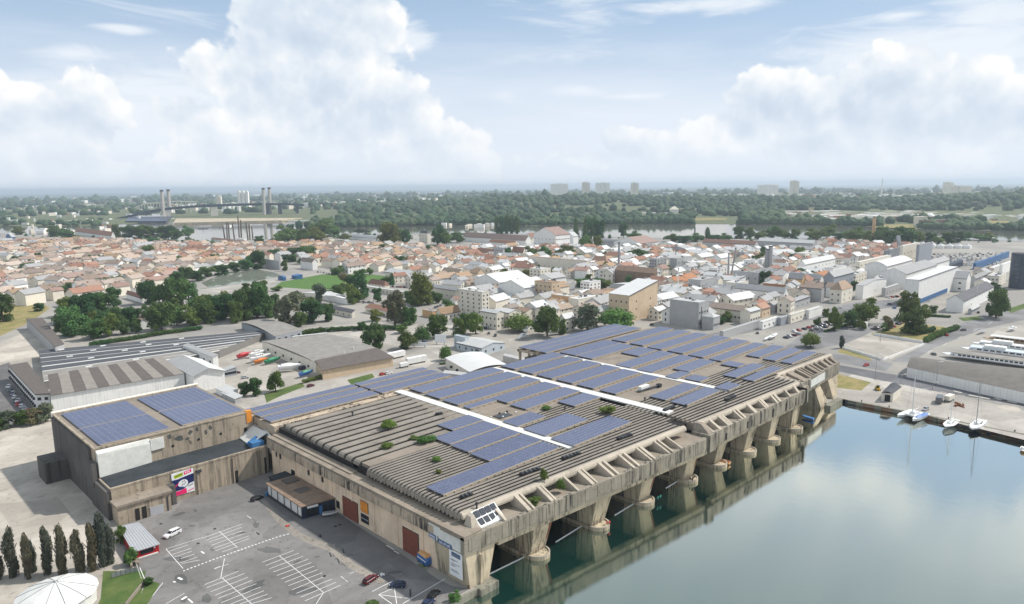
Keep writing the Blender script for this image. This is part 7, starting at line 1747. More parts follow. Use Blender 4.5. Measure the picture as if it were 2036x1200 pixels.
# ------------------------------------------------------------------ vehicles
CARC = {'white': (.72, .72, .72), 'black': (.012, .013, .016), 'silver': (.38, .39, .41), 'navy': (.02, .035, .085), 'maroon': (.10, .012, .018), 'grey': (.13, .135, .145), 'red': (.42, .03, .025), 'blue': (.04, .13, .36)}
for k, c in CARC.items(): plain('car_'+k, c, .25, .5, .1, .03)
plain('tyre', (.02, .02, .02), .8, .2)
plain('lamp_red', (.45, .02, .02), .4, .4)
def car_parts(kind='hatch'):
    """body, glass house and wheels of a small car; nose along +X, about 4.2 m"""
    prof = {'hatch': [(-2.05, .45), (-2.08, .95), (-1.85, 1.05), (.75, 1.0), (1.75, .86), (2.08, .68), (2.1, .42)],
            'estate': [(-2.3, .45), (-2.32, 1.0), (-2.15, 1.1), (.85, 1.02), (1.95, .88), (2.3, .7), (2.32, .42)]}[kind]
    b = MB(); rings = []
    for (y, sx, dz) in ((-.86, .985, -.05), (-.80, 1, 0), (.80, 1, 0), (.86, .985, -.05)):
        rings.append([(prof[0][0]*sx, y, .28)]+[(x*sx, y, z+dz) for x, z in prof]+[(prof[-1][0]*sx, y, .28)])
    b.loft(rings)
    roof_a, roof_b = {'hatch': ((-1.75, -1.45, .25, .95), 1.48), 'estate': ((-2.1, -1.9, .35, 1.1), 1.55)}[kind]
    x0, x1, x2, x3 = roof_a
    gl = MB(); gl.loft([[(x0, -.78, 1.02), (x3, -.78, .98), (x3, .78, .98), (x0, .78, 1.02)], [(x1, -.62, roof_b-.07), (x2, -.62, roof_b-.07), (x2, .62, roof_b-.07), (x1, .62, roof_b-.07)]])
    rf = MB(); rf.prism([(x1-.04, -.64), (x2+.04, -.64), (x2+.04, .64), (x1-.04, .64)], roof_b-.068, roof_b)
    for f in (.0, .45, 1.0):
        for s in (-1, 1):
            xa = x0+(x3-x0)*f; xb = x1+(x2-x1)*f; rf.tube((xa, s*.785, 1.0), (xb, s*.63, roof_b-.06), .045, n=5)
    wh = MB()
    for x in (-1.32, 1.32): 
        for s in (-1, 1): wh.tube((x, s*.70, .33), (x, s*.875, .33), .33, n=12)
    lm = MB()
    for s in (-1, 1): lm.box(-2.12 if kind == 'hatch' else -2.36, s*.65-.12, .72, -2.02, s*.65+.12, .9)
    hl = MB()
    for s in (-1, 1): hl.box(1.98, s*.62-.14, .6, 2.125 if kind == 'hatch' else 2.34, s*.62+.14, .74)
    return b, gl, rf, wh, lm, hl
CARM = {}
for kd in ('hatch', 'estate'):
    b, gl, rf, wh, lm, hl = car_parts(kd)
    for cn in CARC:
        one = MB(); ml = ['car_'+cn, 'dark_glass', 'tyre', 'lamp_red', 'sign_white']
        for src, mi in ((b, 0), (gl, 1), (rf, 0), (wh, 2), (lm, 3), (hl, 4)):
            k = len(one.v); one.v += src.v; one.f += [[i+k for i in f] for f in src.f]; one.mi += [mi]*len(src.f)
        CARM[kd, cn] = dict(body=b.mesh('body', 'car_'+cn), cabin=gl.mesh('cabin_glass', 'dark_glass'), roof=rf.mesh('roof', 'car_'+cn), wheel=wh, lamp=lm.mesh('tail_lamp', 'lamp_red'), head=hl.mesh('headlight', 'sign_white'), one=one.mesh('parked_car', ml))
wm1 = MB(); wm1.tube((0, -.09, 0), (0, .09, 0), .33, n=14); WHEEL = wm1.mesh('wheel', 'tyre')
wm2 = MB(); wm2.tube((0, -.1, 0), (0, .1, 0), .19, n=10); RIM = wm2.mesh('rim', 'grey_metal')
def car(u, v, col, rz, label, kind='hatch', group='parked cars', near=False, sc=1.12, z=0):
    P = g(u, v, z); M_ = CARM[kind, col]; a = math.radians(rz)
    if not near:
        o = inst('parked_car', M_['one'], None, tuple(P), a, sc); return tag(o, label, 'car', group)
    t = thing('parked_car', tuple(P), label, 'car', group, a); t.scale = (sc,)*3
    bd = inst('body', M_['body'], t); inst('cabin_glass', M_['cabin'], t); inst('roof', M_['roof'], t); inst('tail_lamp', M_['lamp'], bd); inst('headlight', M_['head'], bd)
    for x in (-1.32, 1.32):
        for s in (-1, 1): w = inst('wheel', WHEEL, t, (x, s*.79, .33)); inst('rim', RIM, w)
    return t
car(343, 1064, 'white', 196, 'white estate car with roof box, alone on the brownish part of the parking lot', 'estate', near=True, sc=1.25)
P = g(343, 1064); b = MB(); b.obox(P.xy, (math.cos(math.radians(196)), math.sin(math.radians(196))), 1.9, .8, 1.98, 2.25); tag(b.build('roof_box', 'white_paint'), 'white box on the roof of the white estate car', 'roof box')
car(511, 993, 'black', 8, 'small black car near the outer corner of the annexe', near=True)
car(737, 1155, 'maroon', 12, 'dark red estate car parked beside the worn kerb line', 'estate', near=True)
car(791, 1166, 'navy', 130, 'dark blue car at the tip of the white hatched marking', near=True)
car(862, 1186, 'black', 22, 'black car between the hatched marking and the quay bush', 'estate', near=True)
car(851, 1203, 'navy', 15, 'dark car cut by the bottom edge near the quay bush', near=True)
# food truck
P = g(845, 1118); ft = thing('food_truck', tuple(P), 'blue rounded food van with open orange hatch beside the red roller door', 'food truck', None, math.radians(84))
def ft_mesh(rings, m_, name, par=None): b = MB(); b.loft(rings); return inst(name, b.mesh(name, m_), par or ft)
def rr_(x, w, z0, z1, k=.45): return [(x, -w, z0), (x, w, z0), (x, w, z1-k), (x, w-k, z1), (x, -w+k, z1), (x, -w, z1-k)]
bdy = ft_mesh([rr_(-3.0, 1.1, .6, 2.3), rr_(-2.7, 1.35, .5, 2.9), rr_(2.3, 1.35, .5, 2.9), rr_(3.0, 1.15, .6, 2.0)], 'car_blue', 'body')
b = MB(); b.box(-2.6, -1.37, 1.5, 2.2, -1.345, 1.9); b.box(-2.6, 1.345, 1.5, 2.2, 1.37, 1.9); inst('white_band', b.mesh('white_band', 'sign_white'), bdy)
b = MB(); b.loft([[(-2.7, -1.4, 2.95), (2.0, -1.4, 2.95), (2.0, 1.4, 2.95), (-2.7, 1.4, 2.95)], [(-2.2, -.9, 3.6), (1.6, -.9, 3.6), (1.6, .9, 3.6), (-2.2, .9, 3.6)]]); inst('roof_hatch', b.mesh('roof_hatch', plain('van_orange', (.60, .33, .14), .6, .3)), ft)
b = MB(); b.loft([[(-1.8, -1.4, 3.0), (1.6, -1.4, 3.0), (1.6, -2.6, 2.7), (-1.8, -2.6, 2.7)], [(-1.8, -1.4, 3.1), (1.6, -1.4, 3.1), (1.6, -2.6, 2.8), (-1.8, -2.6, 2.8)]]); inst('awning', b.mesh('awning', 'van_orange'), ft)
b = MB(); b.box(-1.6, -1.39, 1.9, 1.4, -1.36, 2.8); inst('serving_window', b.mesh('serving_window', 'dark_glass'), ft)
b = MB(); b.box(2.55, -.95, 1.6, 2.72, .95, 2.4); inst('windscreen', b.mesh('windscreen', 'dark_glass'), ft)
for x in (-1.7, 1.7):
    for s in (-1, 1): inst('wheel', WHEEL, ft, (x, s*1.2, .4), 0, 1.25)
# boat on trailer by the annexe
def boat_parts(L, Wd, Hh, n=9, sheer=.3, bow=.55):
    rings = []
    for k in range(n):
        f = k/(n-1); w = Wd/2*(1-max(0, (f-bow)/(1-bow))**2.2)*(.80+.2*min(1, f*4)); z1 = Hh+sheer*max(0, f-.4)**2*2; d = Hh*.55*(1-.7*max(0, f-.6)/.4)
        x = -L/2+L*f; w = max(w, .03)
        rings.append([(x, -w, z1), (x, -w*.86, z1-d*.55), (x, 0, max(.0, Hh-1.25*d-.1*Hh)), (x, w*.86, z1-d*.55), (x, w, z1)])
    return rings
def boat(name, P, rz, L, Wd, Hh, hull_m, deck_m, label, cat='boat', cabin=None, mast=0, group=None, stripe=None, cover=None, mastm='white_paint', z=0, mx=.08):
    t = thing(name, (P.x, P.y, P.z), label, cat, group, rz)
    R = boat_parts(L, Wd, Hh); b = MB(); b.loft(R, closed=True); inst('hull', b.mesh('hull', hull_m), t, (0, 0, z))
    b = MB()
    for a, c in zip(R, R[1:]):
        b.face([(a[0][0], a[0][1]*.93, a[0][2]+.02), (c[0][0], c[0][1]*.93, c[0][2]+.02), (c[4][0], c[4][1]*.93, c[4][2]+.02), (a[4][0], a[4][1]*.93, a[4][2]+.02)])
    inst('deck', b.mesh('deck', deck_m), t, (0, 0, z))
    if stripe:
        b = MB()
        for s in (0, 4):
            for a, c in zip(R, R[1:]):
                q = [Vector(a[s]), Vector(c[s])]; o = Vector((0, .03*(-1 if s == 0 else 1), -.04)); dn = Vector((0, 0, -Hh*.2))
                b.face([q[0]+o, q[1]+o, q[1]+o+dn, q[0]+o+dn])
        inst('stripe', b.mesh('stripe', stripe), t, (0, 0, z))
    if cabin:
        (x0, x1, w, h) = cabin; b = MB(); b.loft([[(x0, -w, Hh), (x1, -w*.8, Hh+.1), (x1, w*.8, Hh+.1), (x0, w, Hh)], [(x0+.2, -w*.85, Hh+h), (x1-.9*h, -w*.6, Hh+h), (x1-.9*h, w*.6, Hh+h), (x0+.2, w*.85, Hh+h)]])
        cb = inst('cabin', b.mesh('cabin', 'white_paint'), t, (0, 0, z))
        b = MB()
        for s in (-1, 1):
            for k in range(3): xa = x0+.5+(x1-x0-1.6)*k/3; b.box(xa, s*w*.93-.05, Hh+h*.4, xa+(x1-x0)*.18, s*w*.93+.05, Hh+h*.75)
        inst('cabin_window', b.mesh('cabin_window', 'dark_glass'), cb)
    if cover:
        (x0, x1, w, h, m_) = cover; b = MB(); b.loft([[(x0, -w, Hh-.05), (x0, 0, Hh+h*.7), (x0, w, Hh-.05)], [((x0+x1)/2, -w, Hh-.05), ((x0+x1)/2, 0, Hh+h), ((x0+x1)/2, w, Hh-.05)], [(x1, -w*.6, Hh), (x1, 0, Hh+h*.4), (x1, w*.6, Hh)]]); inst('cover', b.mesh('cover', m_), t, (0, 0, z))
    if mast:
        x = L*mx; b = MB(); b.tube((x, 0, Hh), (x, 0, Hh+mast), .20, .13, 8); ms = inst('mast', b.mesh('mast', mastm), t, (0, 0, z))
        b = MB(); b.tube((x, 0, Hh+1.6), (x-L*.36, 0, Hh+1.7), .11, .08, 6); inst('boom', b.mesh('boom', mastm), ms)
        b = MB()
        for q in ((L*.49, 0), (-L*.48, 0), (x-.3, Wd*.45), (x-.3, -Wd*.45)): b.tube((q[0], q[1], Hh), (x, 0, Hh+mast*.97), .022, n=3)
        inst('rigging', b.mesh('rigging', 'grey_metal'), ms)
        b = MB(); b.tube((x, -Wd*.25, Hh+mast*.6), (x, Wd*.25, Hh+mast*.6), .05, n=5); inst('spreader', b.mesh('spreader', mastm), ms)
    return t
plain('hull_navy', (.015, .02, .05), .35, .5); plain('hull_blue', (.04, .14, .42), .4, .5); plain('hull_green', (.02, .20, .09), .5, .4); plain('hull_red', (.42, .03, .04), .5, .4); plain('hull_orange', (.62, .18, .03), .5, .4); plain('deck_teak', (.40, .27, .15), .7, .3)
P = g(657, 1026); boat('small_boat', P, math.radians(-30), 5.5, 1.9, 1.4, 'sign_white', 'grey_metal', 'small white open boat on the ground in front of the annexe', z=.2)
# ------------------------------------------------------------------ boats at the quay
def head(u0, v0, u1, v1): d = g(u1, v1, -2)-g(u0, v0, -2); return math.atan2(d.y, d.x)
cat_p = g(1814, 833, -2.0)
tcat = thing('catamaran', tuple(cat_p), 'white catamaran with blue deck cover and tall mast, leftmost boat at the quay', 'catamaran', None, head(1834, 818, 1793, 834)); tcat.scale = (1.2, 1.2, 1.2)
for s in (-1, 1):
    b = MB(); b.loft(boat_parts(13, 2.6, 2.4)); h_ = inst('hull', b.mesh('hull', 'sign_white'), tcat, (0, s*3.0, -.3))
    b = MB(); b.box(-5.6, -1.0, 2.38, 3.2, 1.0, 2.45); inst('deck', b.mesh('deck', 'white_paint'), h_)
b = MB(); b.box(-5.2, -3.0, 1.7, 2.0, 3.0, 2.3); inst('bridge_deck', b.mesh('bridge_deck', 'white_paint'), tcat)
b = MB(); b.loft([[(-4.6, 1.9, 2.3), (-4.6, 3.2, 3.1), (-4.6, 4.3, 2.3)], [(.5, 1.9, 2.3), (.5, 3.2, 3.2), (.5, 4.3, 2.3)], [(3.4, 2.4, 2.2), (3.4, 3.1, 2.5), (3.4, 3.9, 2.2)]]); inst('cover', b.mesh('cover', 'hull_blue'), tcat)
b = MB(); b.loft([[(-2.5, -1.8, 2.3), (1.2, -1.2, 2.3), (1.2, 1.2, 2.3), (-2.5, 1.8, 2.3)], [(-2.3, -1.4, 3.3), (.3, -.8, 3.3), (.3, .8, 3.3), (-2.3, 1.4, 3.3)]]); inst('cabin', b.mesh('cabin', 'white_paint'), tcat)
b = MB(); b.tube((.6, 0, 2.3), (.6, 0, 21), .22, .14); ms = inst('mast', b.mesh('mast', 'white_paint'), tcat); b = MB(); b.tube((.6, 0, 3.9), (-4.8, 0, 4.0), .12, .1); inst('boom', b.mesh('boom', 'white_paint'), ms)
b = MB(); 
for q in ((6, 0), (-1.5, 3.6), (-1.5, -3.6)): b.tube((q[0], q[1], 2.2), (.6, 0, 20.5), .022, n=3)
inst('rigging', b.mesh('rigging', 'grey_metal'), ms)
P = g(1889, 849, -2.0); boat('sailing_boat', P, head(1905, 833, 1874, 857), 16, 5.0, 2.4, 'sign_white', 'white_paint', 'white sailing yacht with thin dark waterline stripe, middle boat at the quay', 'sailing boat', (-2.8, 2.6, 1.1, .8), 13, stripe='hull_navy', z=-.3, mx=.02)
P = g(1942, 853, -2.0); boat('sailing_boat', P, head(1960, 836, 1925, 864), 18.5, 5.4, 3.0, 'hull_navy', 'white_paint', 'navy hulled sailing yacht with white deck and tall dark mast, rightmost at the quay', 'sailing boat', (-4.6, 2.2, 1.4, 1.1), 21, stripe='sign_white', mastm='grey_metal', z=-.4, mx=.10)
P = g(1964, 861, -2.0); boat('dinghy', P, .6, 3.4, 1.6, .8, 'black_plastic', 'grey_metal', 'small dark dinghy beside the navy yacht', 'dinghy', z=-.15)
P = g(2034, 896, -2.0); boat('small_boat', P, .3, 6, 2.2, 1.2, 'deck_teak', 'white_paint', 'small wooden boat cut by the right edge', cabin=(-1.5, 1, .7, .9), z=-.15)
P = g(1606, 833, -2); boat('small_boat', P, 1.4, 6.5, 2.3, 1.5, 'hull_blue', 'deck_blue', 'small blue boat inside the last pen of the bunker', z=-.2)
P = g(1425, 917, -2); boat('barge', P, 1.57, 12, 3.2, 1.5, 'van_orange', 'rust', 'narrow orange brown barge beside the fifth pier', 'barge', z=-.2)
# ------------------------------------------------------------------ storage yard: shrouded boats and coaches
YG = 'boats laid up in the storage yard'
for (u, v, L, Wd, Hh, rz, hm, dm, lb, kw) in (
    (487, 712, 10, 3, 3.2, 12, 'hull_red', 'hull_red', 'red covered boat, leftmost in the storage yard', dict(cover=(-4, 3, 1.3, 1.2, 'hull_red'))),
    (514, 708, 12, 3.2, 3.2, 14, 'sign_white', 'white_paint', 'white boat behind a second white one in the storage yard', dict(cabin=(-3, 2, 1.1, 1.2))),
    (519, 717, 14, 3.4, 3.4, 12, 'sign_white', 'white_paint', 'longer white motor boat in the middle of the storage yard', dict(cabin=(-4, 3, 1.2, 1.4))),
    (520, 722, 9, 2.6, 2.6, 12, 'hull_orange', 'hull_orange', 'orange boat squeezed between white and green ones', dict(cover=(-3, 3, 1.1, .8, 'hull_orange'))),
    (543, 722, 11, 3, 3.0, 12, 'hull_green', 'hull_green', 'green covered boat in the storage yard', dict(cover=(-4, 3.4, 1.2, 1.0, 'hull_green'))),
    (576, 738, 12, 4.4, 4.0, -22, 'sign_white', 'sign_white', 'large white shrink wrapped boat alone in the storage yard', dict(cover=(-5, 4, 1.9, 1.6, 'white_membrane'))),
    (610, 748, 9, 3, 3.0, 10, 'hull_blue', 'hull_blue', 'blue covered boat with green patch by the hedge', dict(cover=(-3.4, 3, 1.2, 1.2, 'hull_green')))):
    boat('laid_up_boat', g(u, v), math.radians(rz), L*1.15, Wd*1.15, Hh, hm, dm, lb, 'boat', group=YG, z=.3, **kw)
car(602, 725, 'silver', 150, 'silver car at the foot of the curved warehouse wall'); car(604, 733, 'navy', 12, 'dark van beside the warehouse gate of the yard', 'estate', sc=1.5)
car(470, 742, 'maroon', -20, 'brown pick-up beside the grey open shed', 'estate'); car(487, 752, 'silver', -10, 'silver car at the corner of the grey open shed'); car(618, 768, 'maroon', 10, 'small dark red tractor on the back road', 'hatch'); car(761, 745, 'red', 10, 'red car behind the back row of panels'); car(773, 743, 'white', 5, 'white covered car behind the back row of panels', 'estate')
car(844, 682, 'blue', 30, 'bright blue car between the two white boards', 'estate', sc=1.3)
boat('motor_boat', g(1048, 660), math.radians(30), 13, 4.4, 3, 'sign_white', 'white_paint', 'large white motor boat, rear one parked behind the solar canopy', 'boat', (-4, 2.6, 1.7, 2.2), z=.4); boat('motor_boat', g(1040, 673), math.radians(14), 12, 3.8, 2.4, 'sign_white', 'white_paint', 'white motor boat in front, parked behind the solar canopy', 'boat', (-3.4, 2.4, 1.4, 1.4), z=.4)
boat('motor_boat', g(1538, 672), math.radians(8), 17, 3.4, 2.0, 'sign_white', 'white_paint', 'white racing trimaran hull beside the roof corner on the avenue', 'boat', (-3, 1, 1.0, .8), z=.5); boat('motor_boat', g(1527, 675), math.radians(8), 14, 2.0, 1.6, 'sign_white', 'white_paint', 'slender white float of the trimaran on the avenue', 'boat', z=.4)
P = g(652, 622); b = MB(); w = 7; 
b.loft([[(P.x-w, P.y-4, 4.2), (P.x+w, P.y-5, 4.2), (P.x+w, P.y+5, 4.2), (P.x-w, P.y+4, 4.2)], [(P.x-w*.6, P.y-1.5, 8), (P.x+w*.5, P.y-2, 8), (P.x+w*.5, P.y+2, 8), (P.x-w*.6, P.y+1.5, 8)]])
for sx in (-.9, .9):
    for sy in (-3.6, 3.6): b.tube((P.x+w*sx, P.y+sy, 0), (P.x+w*sx, P.y+sy, 4.3), .15, n=5)
tag(b.build('canopy', 'hull_orange'), 'bright orange canopy on the low workshops', 'canopy')
# cars along the streets
cr = random.Random(5)
def pick(): return cr.choice(['white', 'white', 'silver', 'grey', 'black', 'navy', 'silver', 'grey', 'red', 'maroon'])
def row(u0, v0, u1, v1, n, rz, where, group, jit=.6, sc=1.15, skip=0.0):
    for k in range(n):
        if cr.random() < skip: continue
        f = k/max(1, n-1); c = pick(); car(u0+(u1-u0)*f+cr.uniform(-jit, jit), v0+(v1-v0)*f, c, rz+cr.choice([0, 180])+cr.uniform(-4, 4), '%s car parked %s' % (c, where), cr.choice(['hatch', 'estate']), group, sc=sc)
row(1562, 672, 1700, 634, 17, 60, 'in the front line of the street car park', 'cars in the street car park', skip=.15)
row(1580, 660, 1690, 628, 13, 60, 'in the rear line of the street car park', 'cars in the street car park', skip=.2)
row(1625, 652, 1668, 642, 6, 60, 'before the avenue trees', 'cars in the street car park')
row(1738, 655, 1768, 645, 6, 70, 'behind the dry meadow', 'cars behind the dry meadow'); row(1770, 652, 1800, 638, 7, 70, 'under the light green street tree', 'cars under the street tree', skip=.1)
for (u, v, c, rz, lb) in ((1840, 815, 'silver', 175, 'small silver car right of the quay shed'), (1856, 705, 'grey', 40, 'grey car at the corner of the pale court'), (1915, 657, 'black', 150, 'black car leaving the avenue bend'), (1965, 605, 'navy', 20, 'dark van at the end of the white halls'), (1945, 622, 'black', 10, 'black car below the dark roofed hall'), (1768, 605, 'navy', 40, 'dark covered car on the fork road'), (1778, 613, 'blue', 40, 'blue car under the light tree at the fork'), (1672, 612, 'white', 20, 'white van on the brown plot'), (1882, 667, 'red', 25, 'red car by the white wall of the avenue'),
                          (1842, 754, 'red', -20, 'red car, first along the long white shed'), (1880, 760, 'red', -20, 'red car, second along the long white shed'), (1932, 769, 'maroon', -20, 'dark red car, third along the long white shed'), (1983, 777, 'maroon', -20, 'brown red car, fourth along the long white shed'), (1722, 727, 'red', 170, 'red car on the road behind the bunker end'),
                          (1443, 664, 'black', 5, 'dark pick-up in the yard behind the solar roof'), (1506, 663, 'grey', 30, 'grey car at the dark boundary wall'), (1296, 646, 'black', 10, 'black car in front of the big mill'), (1650, 585, 'navy', 60, 'blue van between the cream house and the ribbed shed')):
    car(u, v, c, rz, lb, 'estate' if 'van' in lb or 'pick' in lb else 'hatch')
row(905, 640, 985, 668, 7, 40, 'in the depot court below the workshops', 'cars in the depot court', skip=.2); row(955, 655, 985, 648, 5, 100, 'along the workshop fronts', 'cars along the workshops')
row(688, 596, 760, 604, 9, 80, 'in the yard below the playing field', 'cars in the yard below the field', skip=.2); row(775, 570, 832, 574, 9, 80, 'on the pale low building', 'cars by the long pale building', skip=.15); row(632, 541, 660, 545, 6, 60, 'at the upper rim of the playing field', 'cars at the playing field'); row(840, 622, 880, 606, 9, 60, 'in the car yard before the apartment block', 'cars before the apartment block', skip=.1); row(800, 606, 822, 622, 6, 80, 'under the spreading light tree', 'cars under the spreading tree')
row(1498, 570, 1520, 574, 5, 60, 'at the round tree before the beige box', 'cars by the beige box'); row(1765, 592, 1785, 590, 5, 80, 'before the glazed showroom', 'cars before the showroom')
PK = pick
pick = lambda: cr.choice(['white', 'white', 'white', 'silver', 'silver', 'navy'])
for j in range(9): row(1852+cr.uniform(0, 8), 506+j*2.9, 2000-j*2, 503+j*2.9, 17, 30, 'in the packed compound by the blue tower', 'cars packed in the compound', 2.0, 1.3, .12)
pick = PK
for j in range(3): row(18+j*9, 770+j*14, 40+j*12, 812+j*9, 7, 70, 'on the shaded lane left of the office wing', 'cars left of the office wing', 1.5, skip=.1)
# quay shed, yellow digger, van, container
t, P = roofpoly('quay_shed', [(1753, 780), (1776, 782), (1792, 770), (1770, 763)], 4.6, 0, 'wall_cream', 'roof_dark', 'small shed with dark curved roof and open gate on the quay', 'shed')
b = MB(); rings = []
for k in range(9): a = k/8; rings.append([bil(P, a, c, 4.62+1.5*math.sin(math.pi*(.1+.8*a))-.4) for c in (-.08, 1.08)])
b.loft(rings, closed=False, cap=False); b.build('roof', 'roof_slate', t, True)
b = MB(); q = bil(P, .55, -.02, 0); e = (P[1]-P[0]); b.obox(q.xy, e.xy, 2.6, .2, 0, 3.6); b.build('gate', 'roof_gap', t)
P = g(1745, 775); t = thing('digger', tuple(P), 'yellow digger parked beside the quay shed', 'digger', None, .5); yel = plain('digger_yellow', (.62, .40, .03), .5, .4)
for (nm, bx, m_) in (('chassis', (-2, -1, .5, 2, 1, 1.3), 'digger_yellow'), ('cab', (-.9, -.8, 1.31, .5, .8, 2.7), 'dark_glass'), ('hood', (.55, -.8, 1.31, 2, .8, 1.9), 'digger_yellow')): b = MB(); b.box(*bx); inst(nm, b.mesh(nm, m_), t)
b = MB(); b.tube((-1.6, 0, 1.2), (-3.2, 0, 2.8), .18); b.tube((-3.2, 0, 2.8), (-4.2, 0, .6), .15); inst('arm', b.mesh('arm', 'digger_yellow'), t)
for x in (-1.3, 1.4):
    for s in (-1, 1): inst('wheel', WHEEL, t, (x, s*1.05, .6), 0, 1.7)
trailer(1867, 800, 7.5, 2.8, 3.6, 8, 'car_grey', 'grey van with box body near the middle yacht', 'van'); trailer(1887, 797, 6.5, 2.6, 3.4, -8, 'wall_cream', 'cream site container next to the grey van', 'container')
b = MB(); q = g(1908, 807); r2 = random.Random(2)
for k in range(14): b.obox((q.x+r2.uniform(-4, 4), q.y+r2.uniform(-2, 2)), (r2.random(), r2.random()), r2.uniform(1, 4), .4, 0, r2.uniform(.2, .9))
tag(b.build('timber_pile', 'rust'), 'pile of rusty timber beside the cream container', 'pile')
# long quay shed with grey roof
plain('roof_long', (.155, .145, .132), .85, .2, 0, .35, .2)
t, P = roofpoly('long_shed', [(1804, 730), (2130, 800), (2130, 742), (1818, 711)], 6.0, 0, 'wall_white', 'roof_long', 'long white shed with wide grey vaulted roof along the dock road', 'shed')
b = MB(); rings = []
for k in range(11): c = k/10; rings.append([bil(P, a, c, 6.05+3.0*math.sin(math.pi*min(1, c*1.0))) for a in np.linspace(-.005, 1, 12)])
b.loft(rings, closed=False, cap=False); b.build('roof', 'roof_long', t, True)
b = MB(); n = 10; p0, p1 = P[0], P[3]; b.face([(*(p0.lerp(p1, k/n)).xy, 6.05+3.0*math.sin(math.pi*k/n)) for k in range(n+1)]); b.build('gable', 'wall_white', t)
# vessels in the boat yard
def vessel(u, v, rz, L, Wd, h1, h2, label, roofm, wallm='sign_white', nw=12, deck=True):
    P = g(u, v); t = thing('river_vessel', tuple(P), label, 'river boat', None, math.radians(rz))
    b = MB(); b.loft(boat_parts(L, Wd, h1, 11, .2, .8)); inst('hull', b.mesh('hull', wallm), t, (0, 0, .4))
    b = MB(); b.box(-L*.44, -Wd*.42, h1+.4, L*.36, Wd*.42, h1+h2); cb = inst('saloon', b.mesh('saloon', wallm), t)
    for k in range(nw):
        for s in (-1, 1): q = MB(); x = -L*.42+L*.76*k/nw; q.box(x, s*Wd*.42-.05, h1+.9, x+L*.76/nw*.72, s*Wd*.42+.05, h1+h2-.4); inst('window', q.mesh('window', 'dark_glass'), cb)
    b = MB(); b.box(-L*.46, -Wd*.46, h1+h2+.01, L*.40, Wd*.46, h1+h2+.3); inst('roof', b.mesh('roof', roofm), t)
    if deck: b = MB(); b.box(L*.05, -Wd*.3, h1+h2+.31, L*.26, Wd*.3, h1+h2+2.2); inst('wheelhouse', b.mesh('wheelhouse', 'white_paint'), t)
    return t
vessel(1978, 722, 92, 60, 12, 2.0, 2.4, 'long white river boat with dark window row and grey roof, nearest in the boat yard', 'roof_gravel', nw=18, deck=False)
vessel(2010, 709, 92, 58, 10, 1.8, 2.2, 'white river boat with pale blue deck behind the nearest one', 'wall_paleblue'); vessel(2022, 697, 92, 54, 9, 1.8, 2.0, 'white vessel with blue bow in the boat yard', 'roof_white'); vessel(2030, 684, 92, 46, 9, 1.6, 2.4, 'brown panelled houseboat in the boat yard', 'roof_white', 'deck_teak', deck=False)
boat('motor_boat', g(2012, 658), 3.0, 12, 3.4, 2.2, 'sign_white', 'white_paint', 'white boat on the ground beyond the houseboat', 'boat', (-3, 2, 1.2, 1.2), z=.4); boat('motor_boat', g(1952, 663), 3.0, 16, 2.6, 1.4, 'sign_white', 'grey_metal', 'slim white catamaran hull on a trailer at the boat yard gate', 'boat', z=.8)
for (u, v, c) in ((1962, 731, 'black'), (1975, 733, 'white'), (1992, 736, 'silver'), (2002, 739, 'navy')): car(u, v, c, 40, '%s car between the river boat and the long shed roof' % c)
# street lamps
def lamp(u, v, h, label, lean=1.2):
    P = g(u, v); s = proj(P)[2]/FPX; t = thing('street_lamp', tuple(P), label, 'street lamp', 'street lamps'); b = MB(); b.tube((0, 0, 0), (0, 0, h*s), .16, .09, 8); inst('pole', b.mesh('pole', 'grey_metal'), t)
    b = MB(); b.tube((0, 0, h*s), (lean, -lean, h*s+.3), .07, n=5); b.obox((lean*1.3, -lean*1.3), (1, -1), 1.4, .5, h*s+.22, h*s+.42); inst('lamp_head', b.mesh('lamp_head', 'white_paint'), t)
for (u, v, h, lb) in ((1861, 766, 48, 'tall street lamp with white head before the long white shed'), (1740, 755, 52, 'thin street lamp at the corner of the dry lawn'), (1791, 764, 20, 'short lamp behind the quay shed'), (1854, 774, 14, 'short lamp on the dock road, below the tall one'), (1905, 766, 20, 'lamp in front of the white shed wall, second'), (2023, 785, 26, 'lamp in front of the white shed wall, last before the edge'), (1750, 680, 28, 'lamp on the pale court'), (1785, 672, 24, 'lamp at the right corner of the pale court'), (905, 690, 40, 'lamp on the depot road beside the board'), (1124, 650, 40, 'lamp behind the motor boats'), (1085, 665, 22, 'lamp at the drooping tree'), (1755, 612, 18, 'lamp at the fork road'), (1850, 625, 16, 'lamp at the traffic island'), (648, 668, 16, 'lamp on the upper depot road')):
    lamp(u, v, h, lb)
b = MB(); a, c = g(1675, 693), g(1752, 716); b.obox(((a+c)/2).xy, (c-a).xy, (c-a).length, .4, 0, 1.6); a, c = g(1756, 716), g(1836, 686); b.obox(((a+c)/2).xy, (c-a).xy, (c-a).length, .4, 0, 1.4); a, c = g(1738, 666), g(1834, 682); b.obox(((a+c)/2).xy, (c-a).xy, (c-a).length, .4, 0, 2.0); tag(b.build('court_wall', 'wall_white'), 'white wall round the pale paved court', 'wall')
b = MB(); q = g(1718, 652); b.obox(q.xy, (1, 0), 4, 4, 0, 5); tag(b.build('transformer_box', 'white_paint'), 'white transformer box under the street trees', 'box')
